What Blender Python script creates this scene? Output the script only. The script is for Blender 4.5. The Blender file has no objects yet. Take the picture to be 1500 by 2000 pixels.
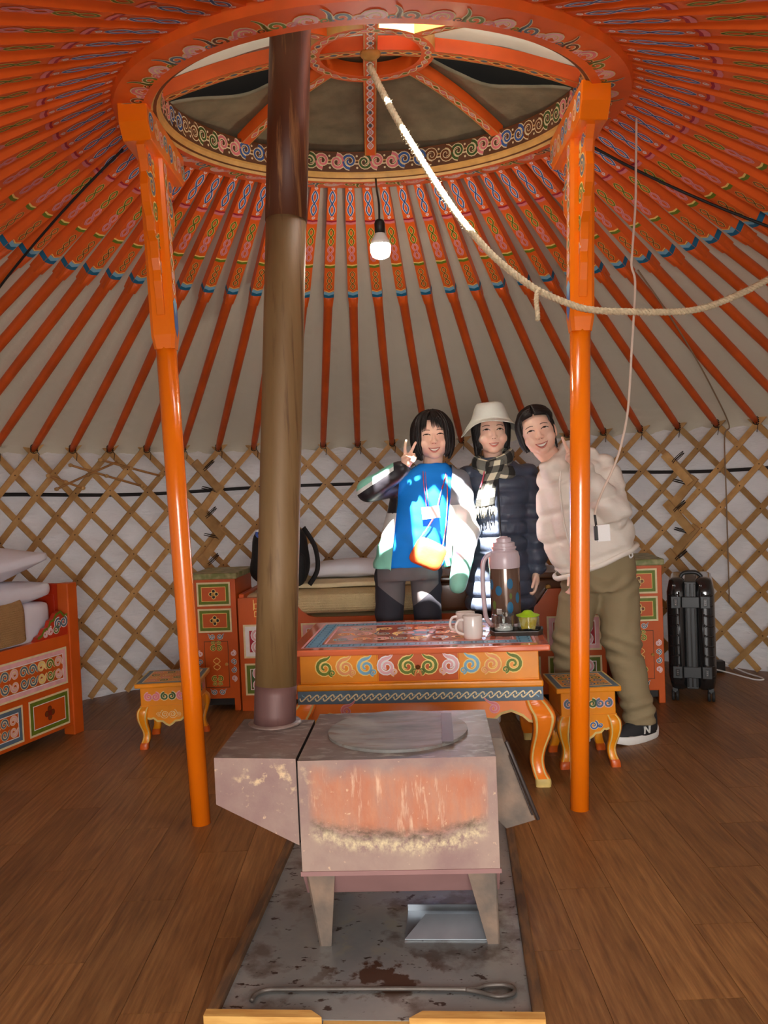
import bpy, bmesh, math, random
import numpy as np
from mathutils import Vector, Matrix
random.seed(7)
scene = bpy.context.scene
col = scene.collection

# ------------------------------------------------------------------ camera
CAM_H, PITCH, ROLL = 1.25, math.radians(1.85), 0.042
cam_data = bpy.data.cameras.new('camera')
cam_data.sensor_fit = 'VERTICAL'
cam_data.sensor_height = 36.0
cam_data.lens = 36.0 * 1700 / 2000
cam_data.clip_start = 0.02
cam = bpy.data.objects.new('camera', cam_data)
col.objects.link(cam)
cam.matrix_world = (Matrix.Translation((0, 0, CAM_H)) @ Matrix.Rotation(math.radians(90) - PITCH, 4, 'X')
                    @ Matrix.Rotation(-ROLL, 4, 'Z'))
scene.camera = cam

# ------------------------------------------------------------------ world, sun, daylight
world = bpy.data.worlds.new('sky')
scene.world = world
world.use_nodes = True
bg = world.node_tree.nodes['Background']
bg.inputs['Color'].default_value = (0.93, 0.96, 1.0, 1)
bg.inputs['Strength'].default_value = 1.35

SUN_DIR = Vector((0.05, 0.80, -1.0)).normalized()
sun_data = bpy.data.lights.new('sun', 'SUN')
sun_data.energy = 46.0
sun_data.angle = math.radians(0.6)
sun_data.color = (1.0, 0.95, 0.86)
sun = bpy.data.objects.new('sun', sun_data)
col.objects.link(sun)
sun.rotation_euler = SUN_DIR.to_track_quat('-Z', 'Y').to_euler()
sun.location = (0, -3, 6)


def area(name, loc, direction, sx, sy, energy, color, portal=False):
    d = bpy.data.lights.new(name, 'AREA')
    d.shape = 'RECTANGLE'
    d.size, d.size_y = sx, sy
    d.energy = energy
    d.color = color
    if portal:
        d.cycles.is_portal = True
    o = bpy.data.objects.new(name, d)
    col.objects.link(o)
    o.location = loc
    o.rotation_euler = Vector(direction).to_track_quat('-Z', 'Y').to_euler()
    return o


# daylight that comes in through the open door behind the photographer and down through the crown
area('door_daylight', (0.1, -2.6, 1.5), (0, 1, -0.04), 2.2, 2.0, 135, (1.0, 0.97, 0.93))
area('crown_daylight', (0.02, 3.2, 3.45), (0, 0.05, -1), 1.3, 1.3, 40, (0.97, 0.98, 1.0))

vs = scene.view_settings
vs.view_transform = 'Standard'
vs.look = 'None'
vs.gamma = 1.0
vs.use_curve_mapping = False
vs.exposure = 1.12
scene.cycles.max_bounces = 7
scene.cycles.diffuse_bounces = 4
scene.cycles.glossy_bounces = 3
scene.cycles.transparent_max_bounces = 6
scene.cycles.caustics_reflective = False
scene.cycles.caustics_refractive = False

# ------------------------------------------------------------------ helpers: colour and materials


def lin(c):
    out = []
    for v in c[:3]:
        v = v / 255.0
        out.append(v / 12.92 if v <= 0.04045 else ((v + 0.055) / 1.055) ** 2.4)
    return (*out, 1.0)


MATS = {}


def mat(name, rgb, rough=0.5, metal=0.0, var=0.10, vscale=6.0, rgb2=None, mix=(0.45, 0.62), bump=0.0, bscale=40.0,
        stretch=(1, 1, 1), coat=0.0, spec=0.5, detail=4.0, sub=0.0, emit=0.0, trans=0.0, ior=1.45, alpha=1.0, coords='Object', sheen=0.0,
        translucent=0.0, bstretch=None, bdist=0.01):
    m = bpy.data.materials.new(name)
    m.use_nodes = True
    nt = m.node_tree
    N, L = nt.nodes, nt.links
    b = N['Principled BSDF']
    b.inputs['Roughness'].default_value = rough
    b.inputs['Metallic'].default_value = metal
    b.inputs['Specular IOR Level'].default_value = spec
    b.inputs['Coat Weight'].default_value = coat
    b.inputs['Coat Roughness'].default_value = 0.12
    b.inputs['IOR'].default_value = ior
    b.inputs['Transmission Weight'].default_value = trans
    b.inputs['Alpha'].default_value = alpha
    b.inputs['Sheen Weight'].default_value = sheen
    if sub:
        b.inputs['Subsurface Weight'].default_value = sub
        b.inputs['Subsurface Radius'].default_value = (0.012, 0.005, 0.003)
        b.inputs['Subsurface Scale'].default_value = 1.0
    tc = N.new('ShaderNodeTexCoord')
    mp = N.new('ShaderNodeMapping')
    mp.inputs['Scale'].default_value = stretch
    L.new(tc.outputs[coords], mp.inputs['Vector'])
    c1 = lin(rgb)
    if var > 0 or rgb2 is not None:
        nz = N.new('ShaderNodeTexNoise')
        nz.inputs['Scale'].default_value = vscale
        nz.inputs['Detail'].default_value = detail
        L.new(mp.outputs['Vector'], nz.inputs['Vector'])
        rp = N.new('ShaderNodeValToRGB')
        if rgb2 is not None:
            rp.color_ramp.elements[0].position = mix[0]
            rp.color_ramp.elements[1].position = mix[1]
            rp.color_ramp.elements[0].color = c1
            rp.color_ramp.elements[1].color = lin(rgb2)
        else:
            rp.color_ramp.elements[0].position = 0.3
            rp.color_ramp.elements[1].position = 0.7
            rp.color_ramp.elements[0].color = tuple(x * (1 - var) for x in c1[:3]) + (1,)
            rp.color_ramp.elements[1].color = tuple(min(1, x * (1 + var)) for x in c1[:3]) + (1,)
        L.new(nz.outputs['Fac'], rp.inputs['Fac'])
        L.new(rp.outputs['Color'], b.inputs['Base Color'])
    else:
        b.inputs['Base Color'].default_value = c1
    if bump > 0:
        nb = N.new('ShaderNodeTexNoise')
        nb.inputs['Scale'].default_value = bscale
        nb.inputs['Detail'].default_value = 5.0
        if bstretch is not None:
            mp2 = N.new('ShaderNodeMapping')
            mp2.inputs['Scale'].default_value = bstretch
            L.new(tc.outputs[coords], mp2.inputs['Vector'])
            L.new(mp2.outputs['Vector'], nb.inputs['Vector'])
        else:
            L.new(mp.outputs['Vector'], nb.inputs['Vector'])
        bp = N.new('ShaderNodeBump')
        bp.inputs['Strength'].default_value = bump
        bp.inputs['Distance'].default_value = bdist
        L.new(nb.outputs['Fac'], bp.inputs['Height'])
        L.new(bp.outputs['Normal'], b.inputs['Normal'])
    if emit:
        b.inputs['Emission Color'].default_value = c1
        b.inputs['Emission Strength'].default_value = emit
    if translucent:
        tr = N.new('ShaderNodeBsdfTranslucent')
        tr.inputs['Color'].default_value = c1
        mx = N.new('ShaderNodeMixShader')
        mx.inputs['Fac'].default_value = translucent
        out = N['Material Output']
        L.new(b.outputs[0], mx.inputs[1])
        L.new(tr.outputs[0], mx.inputs[2])
        L.new(mx.outputs[0], out.inputs['Surface'])
    MATS[name] = m
    return m


# ------------------------------------------------------------------ helpers: meshes


def plane(o, u, v):
    """a flat drawing frame: (a, b, h) -> point, h along the normal u x v"""
    o, u, v = Vector(o), Vector(u).normalized(), Vector(v).normalized()
    n = u.cross(v)
    return lambda a, b, h=0.0: o + u * a + v * b + n * h


class MB:
    """collects geometry of ONE mesh object"""

    def __init__(self):
        self.v, self.f, self.fm, self.fs = [], [], [], []

    def add(self, verts, faces, m, smooth=False):
        k = len(self.v)
        self.v.extend([tuple(p) for p in verts])
        for f in faces:
            self.f.append(tuple(i + k for i in f))
            self.fm.append(m)
            self.fs.append(smooth)
        return self

    def box(self, c, s, m, rot=None):
        cx, cy, cz = c
        hx, hy, hz = s[0] / 2, s[1] / 2, s[2] / 2
        vs_ = [Vector((x, y, z)) for x in (-hx, hx) for y in (-hy, hy) for z in (-hz, hz)]
        if rot is not None:
            vs_ = [rot @ p for p in vs_]
        vs_ = [p + Vector(c) for p in vs_]
        return self.add(vs_, [(0, 1, 3, 2), (4, 6, 7, 5), (0, 4, 5, 1), (2, 3, 7, 6), (0, 2, 6, 4), (1, 5, 7, 3)], m)

    def box2(self, a, b, m):
        return self.box([(a[i] + b[i]) / 2 for i in range(3)], [abs(b[i] - a[i]) for i in range(3)], m)

    def prism(self, poly, fr, h0, h1, m, m_top=None):
        """a closed outline drawn in frame fr, pushed from h0 to h1"""
        n = len(poly)
        vs_ = [fr(a, b, h0) for a, b in poly] + [fr(a, b, h1) for a, b in poly]
        self.add(vs_, [tuple(reversed(range(n)))] + [(i, (i + 1) % n, n + (i + 1) % n, n + i) for i in range(n)], m)
        self.add([fr(a, b, h1) for a, b in poly], [tuple(range(n))], m_top or m)
        return self

    def tube(self, pts, r, m, n=10, cap=True, smooth=True, closed=False, flat=1.0):
        pts = [Vector(p) for p in pts]
        k = len(pts)
        rr = r if isinstance(r, (list, tuple)) else [r] * k
        t0 = (pts[1] - pts[0]).normalized()
        ref = Vector((0, 0, 1)) if abs(t0.z) < 0.9 else Vector((1, 0, 0))
        x = (ref - t0 * ref.dot(t0)).normalized()
        vs_, fs_ = [], []
        for i, p in enumerate(pts):
            if closed:
                t = (pts[(i + 1) % k] - pts[i - 1]).normalized()
            elif i == 0:
                t = t0
            elif i == k - 1:
                t = (pts[-1] - pts[-2]).normalized()
            else:
                t = ((pts[i + 1] - p).normalized() + (p - pts[i - 1]).normalized()).normalized()
            x = (x - t * x.dot(t)).normalized()
            y = t.cross(x)
            for j in range(n):
                a = 2 * math.pi * j / n
                vs_.append(p + x * (rr[i] * math.cos(a)) + y * (rr[i] * flat * math.sin(a)))
        for i in range(k if closed else k - 1):
            i2 = (i + 1) % k
            for j in range(n):
                j2 = (j + 1) % n
                fs_.append((i * n + j, i * n + j2, i2 * n + j2, i2 * n + j))
        if cap and not closed:
            fs_.append(tuple(reversed(range(n))))
            fs_.append(tuple((k - 1) * n + j for j in range(n)))
        return self.add(vs_, fs_, m, smooth)

    def lathe(self, prof, m, n=24, c=(0, 0, 0), mats_=None, smooth=True, M=None):
        """prof: list of (radius, z)"""
        vs_ = []
        for r, z in prof:
            for j in range(n):
                a = 2 * math.pi * j / n
                p = Vector((r * math.cos(a), r * math.sin(a), z))
                if M is not None:
                    p = M @ p
                vs_.append(p + Vector(c))
        k0 = len(self.v)
        self.v.extend([tuple(p) for p in vs_])
        for i in range(len(prof) - 1):
            for j in range(n):
                j2 = (j + 1) % n
                self.f.append((k0 + i * n + j, k0 + i * n + j2, k0 + (i + 1) * n + j2, k0 + (i + 1) * n + j))
                self.fm.append(mats_[i] if mats_ else m)
                self.fs.append(smooth)
        if prof[0][0] > 1e-5:
            self.f.append(tuple(k0 + j for j in reversed(range(n))))
            self.fm.append(mats_[0] if mats_ else m); self.fs.append(False)
        if prof[-1][0] > 1e-5:
            q = k0 + (len(prof) - 1) * n
            self.f.append(tuple(q + j for j in range(n)))
            self.fm.append(mats_[-1] if mats_ else m); self.fs.append(False)
        return self

    def grid(self, pts, nu, nv, m, smooth=True, closed_u=False):
        """pts[i*nv+j]"""
        fs_ = []
        for i in range(nu if closed_u else nu - 1):
            i2 = (i + 1) % nu
            for j in range(nv - 1):
                fs_.append((i * nv + j, i2 * nv + j, i2 * nv + j + 1, i * nv + j + 1))
        return self.add(pts, fs_, m, smooth)

    # ---- painted decoration: thin strokes lying on a surface
    def ribbon(self, fr, pts, w, m, h=0.0006, closed=False):
        k = len(pts)
        ww = w if isinstance(w, (list, tuple)) else [w] * k
        vs_ = []
        for i in range(k):
            if closed:
                a, b = pts[i - 1], pts[(i + 1) % k]
            else:
                a, b = pts[max(i - 1, 0)], pts[min(i + 1, k - 1)]
            tx, ty = b[0] - a[0], b[1] - a[1]
            d = math.hypot(tx, ty) or 1
            nx, ny = -ty / d * ww[i] / 2, tx / d * ww[i] / 2
            vs_ += [fr(pts[i][0] - nx, pts[i][1] - ny, h), fr(pts[i][0] + nx, pts[i][1] + ny, h)]
        fs_ = []
        for i in range(k if closed else k - 1):
            j = (i + 1) % k
            fs_.append((2 * i, 2 * j, 2 * j + 1, 2 * i + 1))
        return self.add(vs_, fs_, m)

    def stroke(self, fr, pts, w, m, edge='p_cream', h=0.0006, k=1.75, closed=False):
        self.ribbon(fr, pts, [x * k for x in w] if isinstance(w, (list, tuple)) else w * k, edge, h, closed)
        self.ribbon(fr, pts, w, m, h + 0.0005, closed)
        return self

    def disc(self, fr, c, r, m, h=0.0006, n=12, ry=None):
        ry = ry or r
        if n < 16:
            return self.add([fr(c[0] + r * math.cos(2 * math.pi * i / n), c[1] + ry * math.sin(2 * math.pi * i / n), h) for i in range(n)],
                            [tuple(range(n))], m)
        # larger spots are built in rings so that they can follow a curved surface
        vs_ = [fr(c[0], c[1], h)]
        for q in (1 / 3, 2 / 3, 1.0):
            vs_ += [fr(c[0] + q * r * math.cos(2 * math.pi * i / n), c[1] + q * ry * math.sin(2 * math.pi * i / n), h) for i in range(n)]
        fs_ = [(0, 1 + i, 1 + (i + 1) % n) for i in range(n)]
        for k in range(2):
            fs_ += [(1 + k * n + i, 1 + (k + 1) * n + i, 1 + (k + 1) * n + (i + 1) % n, 1 + k * n + (i + 1) % n) for i in range(n)]
        return self.add(vs_, fs_, m)

    def poly(self, fr, pts, m, h=0.0006):
        return self.add([fr(a, b, h) for a, b in pts], [tuple(range(len(pts)))], m)

    def frame(self, fr, x0, y0, x1, y1, w, m, h=0.0006):
        """a painted rectangular border"""
        o = [(x0, y0), (x1, y0), (x1, y1), (x0, y1)]
        i = [(x0 + w, y0 + w), (x1 - w, y0 + w), (x1 - w, y1 - w), (x0 + w, y1 - w)]
        return self.add([fr(a, b, h) for a, b in o + i], [(k, (k + 1) % 4, 4 + (k + 1) % 4, 4 + k) for k in range(4)], m)

    def curl(self, fr, cx, cy, s, m, edge='p_cream', a0=0.0, turn=1, h=0.0006, w=None, tail=0.0):
        """a spiral scroll about s across, tail opening in direction a0"""
        pts, ws = [], []
        n = 20
        w = w or s * 0.15
        for i in range(n + 1):
            t = i / n
            r = s * (0.07 + 0.38 * t ** 0.85)
            a = a0 + turn * (-2.9 * math.pi * (1 - t))
            pts.append((cx + r * math.cos(a), cy + r * math.sin(a)))
            ws.append(w * (0.75 + 0.45 * t))
        if tail:
            a = a0 + turn * math.pi / 2
            lx, ly = pts[-1]
            for i in range(1, 6):
                t = i / 5
                aa = a - turn * 1.0 * t
                lx += tail / 5 * math.cos(aa)
                ly += tail / 5 * math.sin(aa)
                pts.append((lx, ly))
                ws.append(w * (1.15 - 0.8 * t))
        return self.stroke(fr, pts, ws, m, edge, h)

    def chain(self, fr, x0, x1, y, amp, waves, m, fill=None, w=0.004, h=0.0006, edge=None, fills=None):
        """two interlaced waves: a row of loops"""
        n = int(waves * 10) + 1
        xs = [x0 + (x1 - x0) * i / n for i in range(n + 1)]
        if fill:
            for k in range(int(waves * 2)):
                cx = x0 + (x1 - x0) * (k + 0.5) / (waves * 2)
                self.disc(fr, (cx, y), (x1 - x0) / waves / 4 * 0.58, (fills or [fill])[k % len(fills or [fill])], h, 8, amp * 0.6)
        for s in (1, -1):
            pts = [(x, y + s * amp * math.sin(2 * math.pi * waves * (x - x0) / (x1 - x0))) for x in xs]
            if edge:
                self.stroke(fr, pts, w, m, edge, h + 0.0004)
            else:
                self.ribbon(fr, pts, w, m, h + 0.0004 + (0.0002 if s > 0 else 0))
        return self

    def mesh(self, name):
        me = bpy.data.meshes.new(name)
        me.from_pydata(self.v, [], self.f)
        keys = []
        for m in self.fm:
            if m not in keys:
                keys.append(m)
        for k in keys:
            me.materials.append(MATS[k])
        idx = {k: i for i, k in enumerate(keys)}
        me.polygons.foreach_set('material_index', [idx[m] for m in self.fm])
        me.polygons.foreach_set('use_smooth', self.fs)
        me.update()
        return me


def link(name, data, parent=None, label=None, cat=None, group=None, kind=None):
    o = bpy.data.objects.new(name, data)
    col.objects.link(o)
    if parent is not None:
        o.parent = parent
    if label:
        o['label'] = label
    if cat:
        o['category'] = cat
    if group:
        o['group'] = group
    if kind:
        o['kind'] = kind
    return o


def obj(name, mb, parent=None, label=None, cat=None, group=None, kind=None, bev=0.0, seg=2, subsurf=0, sharp=None, loc=None):
    me = mb.mesh(name)
    if sharp is not None:
        me.set_sharp_from_angle(angle=math.radians(sharp))
    o = link(name, me, parent, label, cat, group, kind)
    if loc is not None:
        o.location = loc
    if bev:
        b = o.modifiers.new('edge', 'BEVEL')
        b.width = bev
        b.segments = seg
        b.limit_method = 'ANGLE'
        b.angle_limit = math.radians(40)
        b.use_clamp_overlap = True
    if subsurf:
        s = o.modifiers.new('smooth', 'SUBSURF')
        s.levels = s.render_levels = subsurf
    return o


def thing(name, label, cat, loc=(0, 0, 0), rz=0.0, group=None, kind=None):
    o = link(name, None, None, label, cat, group, kind)
    o.location = loc
    o.rotation_euler = (0, 0, rz)
    o.empty_display_size = 0.1
    return o


def copy_tree(o, parent=None):
    c = o.copy()
    col.objects.link(c)
    c.parent = parent
    for ch in [x for x in bpy.data.objects if x.parent == o]:
        copy_tree(ch, c)
    return c


def spline(pts, n=8):
    """Catmull-Rom through the points"""
    P = [Vector(p) for p in pts]
    out = []
    for i in range(len(P) - 1):
        p0, p1, p2, p3 = P[max(i - 1, 0)], P[i], P[i + 1], P[min(i + 2, len(P) - 1)]
        for k in range(n):
            t = k / n
            out.append(0.5 * ((2 * p1) + (p2 - p0) * t + (2 * p0 - 5 * p1 + 4 * p2 - p3) * t * t + (3 * p1 - p0 - 3 * p2 + p3) * t ** 3))
    out.append(P[-1])
    return out


def spline2(pts, n=6):
    return [(p.x, p.y) for p in spline([(a, b, 0) for a, b in pts], n)]


# ------------------------------------------------------------------ paint colours shared by the painted furniture
mat('p_orange', (206, 90, 24), 0.38, var=0.12, vscale=5, coat=0.25)
mat('p_pole', (234, 100, 30), 0.42, var=0.10, vscale=9, coat=0.15)
mat('p_pole_low', (208, 86, 22), 0.45, var=0.14, vscale=7, coat=0.1)
mat('p_post', (255, 124, 8), 0.22, var=0.05, vscale=4, coat=0.5)
mat('p_amber', (234, 144, 20), 0.35, var=0.14, vscale=6, coat=0.2)
mat('p_red', (188, 50, 20), 0.42, var=0.12, vscale=6)
mat('p_darkred', (120, 30, 18), 0.5, var=0.1)
mat('p_cream', (232, 214, 168), 0.5, var=0.08, vscale=30)
mat('p_white', (240, 236, 232), 0.5, var=0.06, vscale=30)
mat('p_yellow', (246, 212, 122), 0.5, var=0.08, vscale=30)
mat('p_gold', (206, 158, 84), 0.4, var=0.14, vscale=20)
mat('p_blue', (58, 96, 158), 0.5, var=0.15, vscale=30)
mat('p_teal', (20, 104, 142), 0.5, var=0.12, vscale=20)
mat('p_sky', (126, 178, 204), 0.5, var=0.1, vscale=20)
mat('p_slate', (88, 110, 126), 0.5, var=0.15, vscale=20)
mat('p_green', (104, 122, 30), 0.5, var=0.18, vscale=20)
mat('p_darkgreen', (66, 92, 40), 0.5, var=0.15, vscale=20)
mat('p_pink', (226, 126, 130), 0.5, var=0.12, vscale=20)
mat('p_rose', (232, 176, 178), 0.5, var=0.12, vscale=20)
mat('p_crimson', (168, 24, 50), 0.5, var=0.12, vscale=20)
mat('p_brown', (112, 62, 24), 0.5, var=0.15, vscale=20)
mat('p_peach', (240, 156, 96), 0.5, var=0.1, vscale=20)
mat('p_black', (34, 30, 28), 0.5, var=0.1)
# ================================================================== the tent: floor, wall lining, lattice, roof
WC = Vector((0.2, 3.35, 0))          # centre of the round wall
RW = 2.80                            # radius of the lattice
CC = Vector((0.02, 3.28, 2.60))      # centre of the crown, lower edge
NP = 72                              # roof poles


def wall_r(a):
    """the tent is a little deeper towards the door"""
    a = abs(math.atan2(math.sin(a), math.cos(a)))
    t = max(0.0, min(1.0, (a - 1.38) / 1.25))
    return RW + 1.15 * t * t * (3 - 2 * t)


def noisy(p, s, seed=0.0):
    from mathutils import noise
    return noise.noise(Vector(p) * s + Vector((seed, seed * 1.7, -seed)))


# ---- floor of wood-look planks
def floor_material():
    m = bpy.data.materials.new('wood_floor')
    m.use_nodes = True
    N, L = m.node_tree.nodes, m.node_tree.links
    b = N['Principled BSDF']
    oi = N.new('ShaderNodeObjectInfo')
    geo = N.new('ShaderNodeNewGeometry')
    cmb = N.new('ShaderNodeCombineXYZ')
    mul = N.new('ShaderNodeMath'); mul.operation = 'MULTIPLY'; mul.inputs[1].default_value = 37.0
    L.new(oi.outputs['Random'], mul.inputs[0])
    for k in 'XYZ':
        L.new(mul.outputs[0], cmb.inputs[k])
    add = N.new('ShaderNodeVectorMath'); add.operation = 'ADD'
    L.new(geo.outputs['Position'], add.inputs[0]); L.new(cmb.outputs[0], add.inputs[1])
    mp = N.new('ShaderNodeMapping'); mp.inputs['Scale'].default_value = (46, 2.6, 1)
    L.new(add.outputs[0], mp.inputs['Vector'])
    nz = N.new('ShaderNodeTexNoise'); nz.inputs['Scale'].default_value = 1.6; nz.inputs['Detail'].default_value = 8; nz.inputs['Roughness'].default_value = 0.65
    L.new(mp.outputs['Vector'], nz.inputs['Vector'])
    rp = N.new('ShaderNodeValToRGB')
    e = rp.color_ramp.elements
    e[0].position, e[0].color = 0.3, lin((104, 66, 34))
    e[1].position, e[1].color = 0.72, lin((164, 116, 68))
    mid = e.new(0.5); mid.color = lin((134, 90, 49))
    L.new(nz.outputs['Fac'], rp.inputs['Fac'])
    hs = N.new('ShaderNodeHueSaturation')
    mr = N.new('ShaderNodeMapRange'); mr.inputs['To Min'].default_value = 0.82; mr.inputs['To Max'].default_value = 1.14
    L.new(oi.outputs['Random'], mr.inputs['Value']); L.new(mr.outputs[0], hs.inputs['Value'])
    L.new(rp.outputs['Color'], hs.inputs['Color'])
    L.new(hs.outputs['Color'], b.inputs['Base Color'])
    b.inputs['Roughness'].default_value = 0.42
    b.inputs['Specular IOR Level'].default_value = 0.4
    bp = N.new('ShaderNodeBump'); bp.inputs['Strength'].default_value = 0.12; bp.inputs['Distance'].default_value = 0.004
    L.new(nz.outputs['Fac'], bp.inputs['Height']); L.new(bp.outputs['Normal'], b.inputs['Normal'])
    MATS['wood_floor'] = m


floor_material()
mat('floor_gap', (52, 30, 16), 0.8)
fl = MB()
fl.lathe([(0.0, -0.05), (4.1, -0.05), (4.1, -0.006), (0.0, -0.006)], 'floor_gap', 72, (WC.x, WC.y, 0), smooth=False)
floor = obj('floor', fl, kind='structure', label='brown wood-look plank floor of the round tent')
PW, PL = 0.166, 0.92
pm = MB()
pm.box((0, 0, -0.005), (PW - 0.0016, PL - 0.0016, 0.010), 'wood_floor')
plank_me = pm.mesh('plank')
ix = 0
for i in range(-16, 17):
    off = (i * 0.37) % 1.0 * PL
    for j in range(0, 8):
        x, y = 0.06 + i * PW, 0.2 + off + j * PL
        if (x - WC.x) ** 2 + (y - WC.y) ** 2 < 3.10 ** 2 and y > 0.5:
            p = link('plank', plank_me, floor)
            p.location = (x, y, 0)

# ---- wall lining (white sheeting behind the lattice)
mat('wall_film', (216, 213, 213), 0.30, var=0.06, vscale=3, bump=1.0, bscale=4, bstretch=(1, 1, 3.0), bdist=0.05, translucent=0.055, detail=6)


def wall_grid(a0, a1, nu, nv, h=1.72, r=2.87):
    pts = []
    for i in range(nu):
        a = a0 + (a1 - a0) * i / (nu - 1)
        for j in range(nv):
            z = -0.004 + h * j / (nv - 1)
            q = (math.sin(a) * 2.9, math.cos(a) * 2.9, z * 1.0)
            d = 0.035 * abs(noisy((q[0] + q[2] * .5, q[1], q[2] * 1.3), 2.8)) + 0.030 * abs(noisy((q[0] - q[2] * .6, q[1] + q[2] * .3, q[2] * 1.5), 5.5, 3.1)) + 0.014 * abs(noisy((q[0], q[1], q[2] * 2), 11.0, 6.1)) - 0.02
            if z < 0.35:
                d += 0.020 * (1 - z / 0.35) * noisy((q[0] * .5, q[1] * .5, q[2] * 9), 3.0, 5.0)
            rr = r - RW + wall_r(a) + d
            pts.append((WC.x + rr * math.sin(a), WC.y + rr * math.cos(a), z))
    return pts


w = MB()
w.grid(wall_grid(-math.pi / 2, math.pi / 2, 380, 90), 380, 90, 'wall_film')
wall_back = obj('wall_back', w, kind='structure', label='white sheeting of the round tent wall behind a wooden lattice')
w = MB()
DH = 0.20                            # half width of the door gap, radians
w.grid(wall_grid(math.pi / 2, math.pi - DH, 60, 24), 60, 24, 'wall_film')
w.grid(wall_grid(-math.pi + DH, -math.pi / 2, 60, 24), 60, 24, 'wall_film')
wall_front = obj('wall_front', w, kind='structure', label='white sheeting of the tent wall on either side of the door')


# ---- lattice slats
def slat_material():
    m = bpy.data.materials.new('lattice_wood')
    m.use_nodes = True
    N, L = m.node_tree.nodes, m.node_tree.links
    b = N['Principled BSDF']
    tc = N.new('ShaderNodeTexCoord'); oi = N.new('ShaderNodeObjectInfo')
    mp = N.new('ShaderNodeMapping'); mp.inputs['Scale'].default_value = (3, 3, 3)
    L.new(tc.outputs['Object'], mp.inputs['Vector'])
    nz = N.new('ShaderNodeTexNoise'); nz.noise_dimensions = '4D'
    nz.inputs['Scale'].default_value = 5; nz.inputs['Detail'].default_value = 5
    ml = N.new('ShaderNodeMath'); ml.operation = 'MULTIPLY'; ml.inputs[1].default_value = 50
    L.new(oi.outputs['Random'], ml.inputs[0]); L.new(ml.outputs[0], nz.inputs['W'])
    L.new(mp.outputs['Vector'], nz.inputs['Vector'])
    rp = N.new('ShaderNodeValToRGB')
    e = rp.color_ramp.elements
    e[0].position, e[0].color = 0.3, lin((178, 134, 76))
    e[1].position, e[1].color = 0.7, lin((210, 168, 108))
    L.new(nz.outputs['Fac'], rp.inputs['Fac'])
    hs = N.new('ShaderNodeHueSaturation')
    mr = N.new('ShaderNodeMapRange'); mr.inputs['To Min'].default_value = 0.68; mr.inputs['To Max'].default_value = 1.12
    L.new(oi.outputs['Random'], mr.inputs['Value']); L.new(mr.outputs[0], hs.inputs['Value'])
    L.new(rp.outputs['Color'], hs.inputs['Color']); L.new(hs.outputs['Color'], b.inputs['Base Color'])
    b.inputs['Roughness'].default_value = 0.55
    MATS['lattice_wood'] = m


slat_material()
mat('leather_tie', (34, 26, 20), 0.8)
mat('rivet_hide', (74, 50, 32), 0.8)
ZT, KRUN = 1.525, 0.95               # crossing height at the pole, sideways run per metre of height
DPH = 2 * math.pi / NP


def slat_mesh(sign, r, name):
    mb = MB()
    n = 14
    hw = 0.0175
    slope = math.atan2(1.0, KRUN)
    vs_, fs_ = [], []
    for i in range(n + 1):
        z = 0.02 + (ZT + 0.07 - 0.02) * i / n
        for (du, dr) in ((-hw, 0), (hw, 0), (hw, 0.011), (-hw, 0.011)):
            # width is measured at right angles to the slat, in the wall surface
            zz = z - du * math.cos(slope) * sign
            u = sign * KRUN * (z - ZT) + du * math.sin(slope)
            a = u / RW
            vs_.append(((r + dr) * math.sin(a), (r + dr) * math.cos(a), zz))
    for i in range(n):
        for j in range(4):
            j2 = (j + 1) % 4
            fs_.append((i * 4 + j, (i + 1) * 4 + j, (i + 1) * 4 + j2, i * 4 + j2))
    fs_ += [(0, 1, 2, 3), (n * 4 + 3, n * 4 + 2, n * 4 + 1, n * 4)]
    mb.add(vs_, fs_, 'lattice_wood')
    if sign > 0:
        dz = RW * DPH / 2 / KRUN
        for k in range(11):
            z = ZT - k * dz
            if z < 0.05:
                break
            a = sign * KRUN * (z - ZT) / RW
            p = Vector(((r - 0.001) * math.sin(a), (r - 0.001) * math.cos(a), z))
            t = Vector((math.cos(a), -math.sin(a), 0))
            mb.add([p + t * (0.0045 * math.cos(q * 1.0472)) + Vector((0, 0, 0.0045 * math.sin(q * 1.0472))) for q in range(6)],
                   [tuple(range(6))], 'rivet_hide')
    return mb.mesh(name)


slat_a = slat_mesh(1, RW - 0.012, 'lattice_slat')
slat_b = slat_mesh(-1, RW + 0.002, 'lattice_slat')
tie = MB()
for s in range(3):
    tie.tube([(0.02 * math.cos(a), -0.002 * s - 0.018 * math.sin(a) * 0.4, 0.012 * s + 0.014 * math.sin(a)) for a in [k * 0.7 for k in range(9)]], 0.0028, 'leather_tie', 5)
tie.tube([(0.01, -0.012, 0.0), (0.022, -0.016, -0.02), (0.016, -0.018, -0.06)], 0.0022, 'leather_tie', 5)
tie_me = tie.mesh('tie_cord')
for k in range(-13, 19):
    for me, sg in ((slat_a, 1), (slat_b, -1)):
        o = link('lattice_slat', me, wall_back)
        o.location = (WC.x, WC.y, random.uniform(-0.012, 0.012))
        o.rotation_euler = (0, 0, -sg * (k + 0.5) * DPH - random.uniform(-0.004, 0.004))
for k in range(-12, 13):
    a = (k + 0.5) * DPH
    o = link('tie_cord', tie_me, wall_back)
    o.location = (WC.x + (RW - 0.02) * math.sin(a), WC.y + (RW - 0.02) * math.cos(a), ZT + 0.0)
    o.rotation_euler = (0, 0, -a + random.uniform(-0.3, 0.3))

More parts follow.
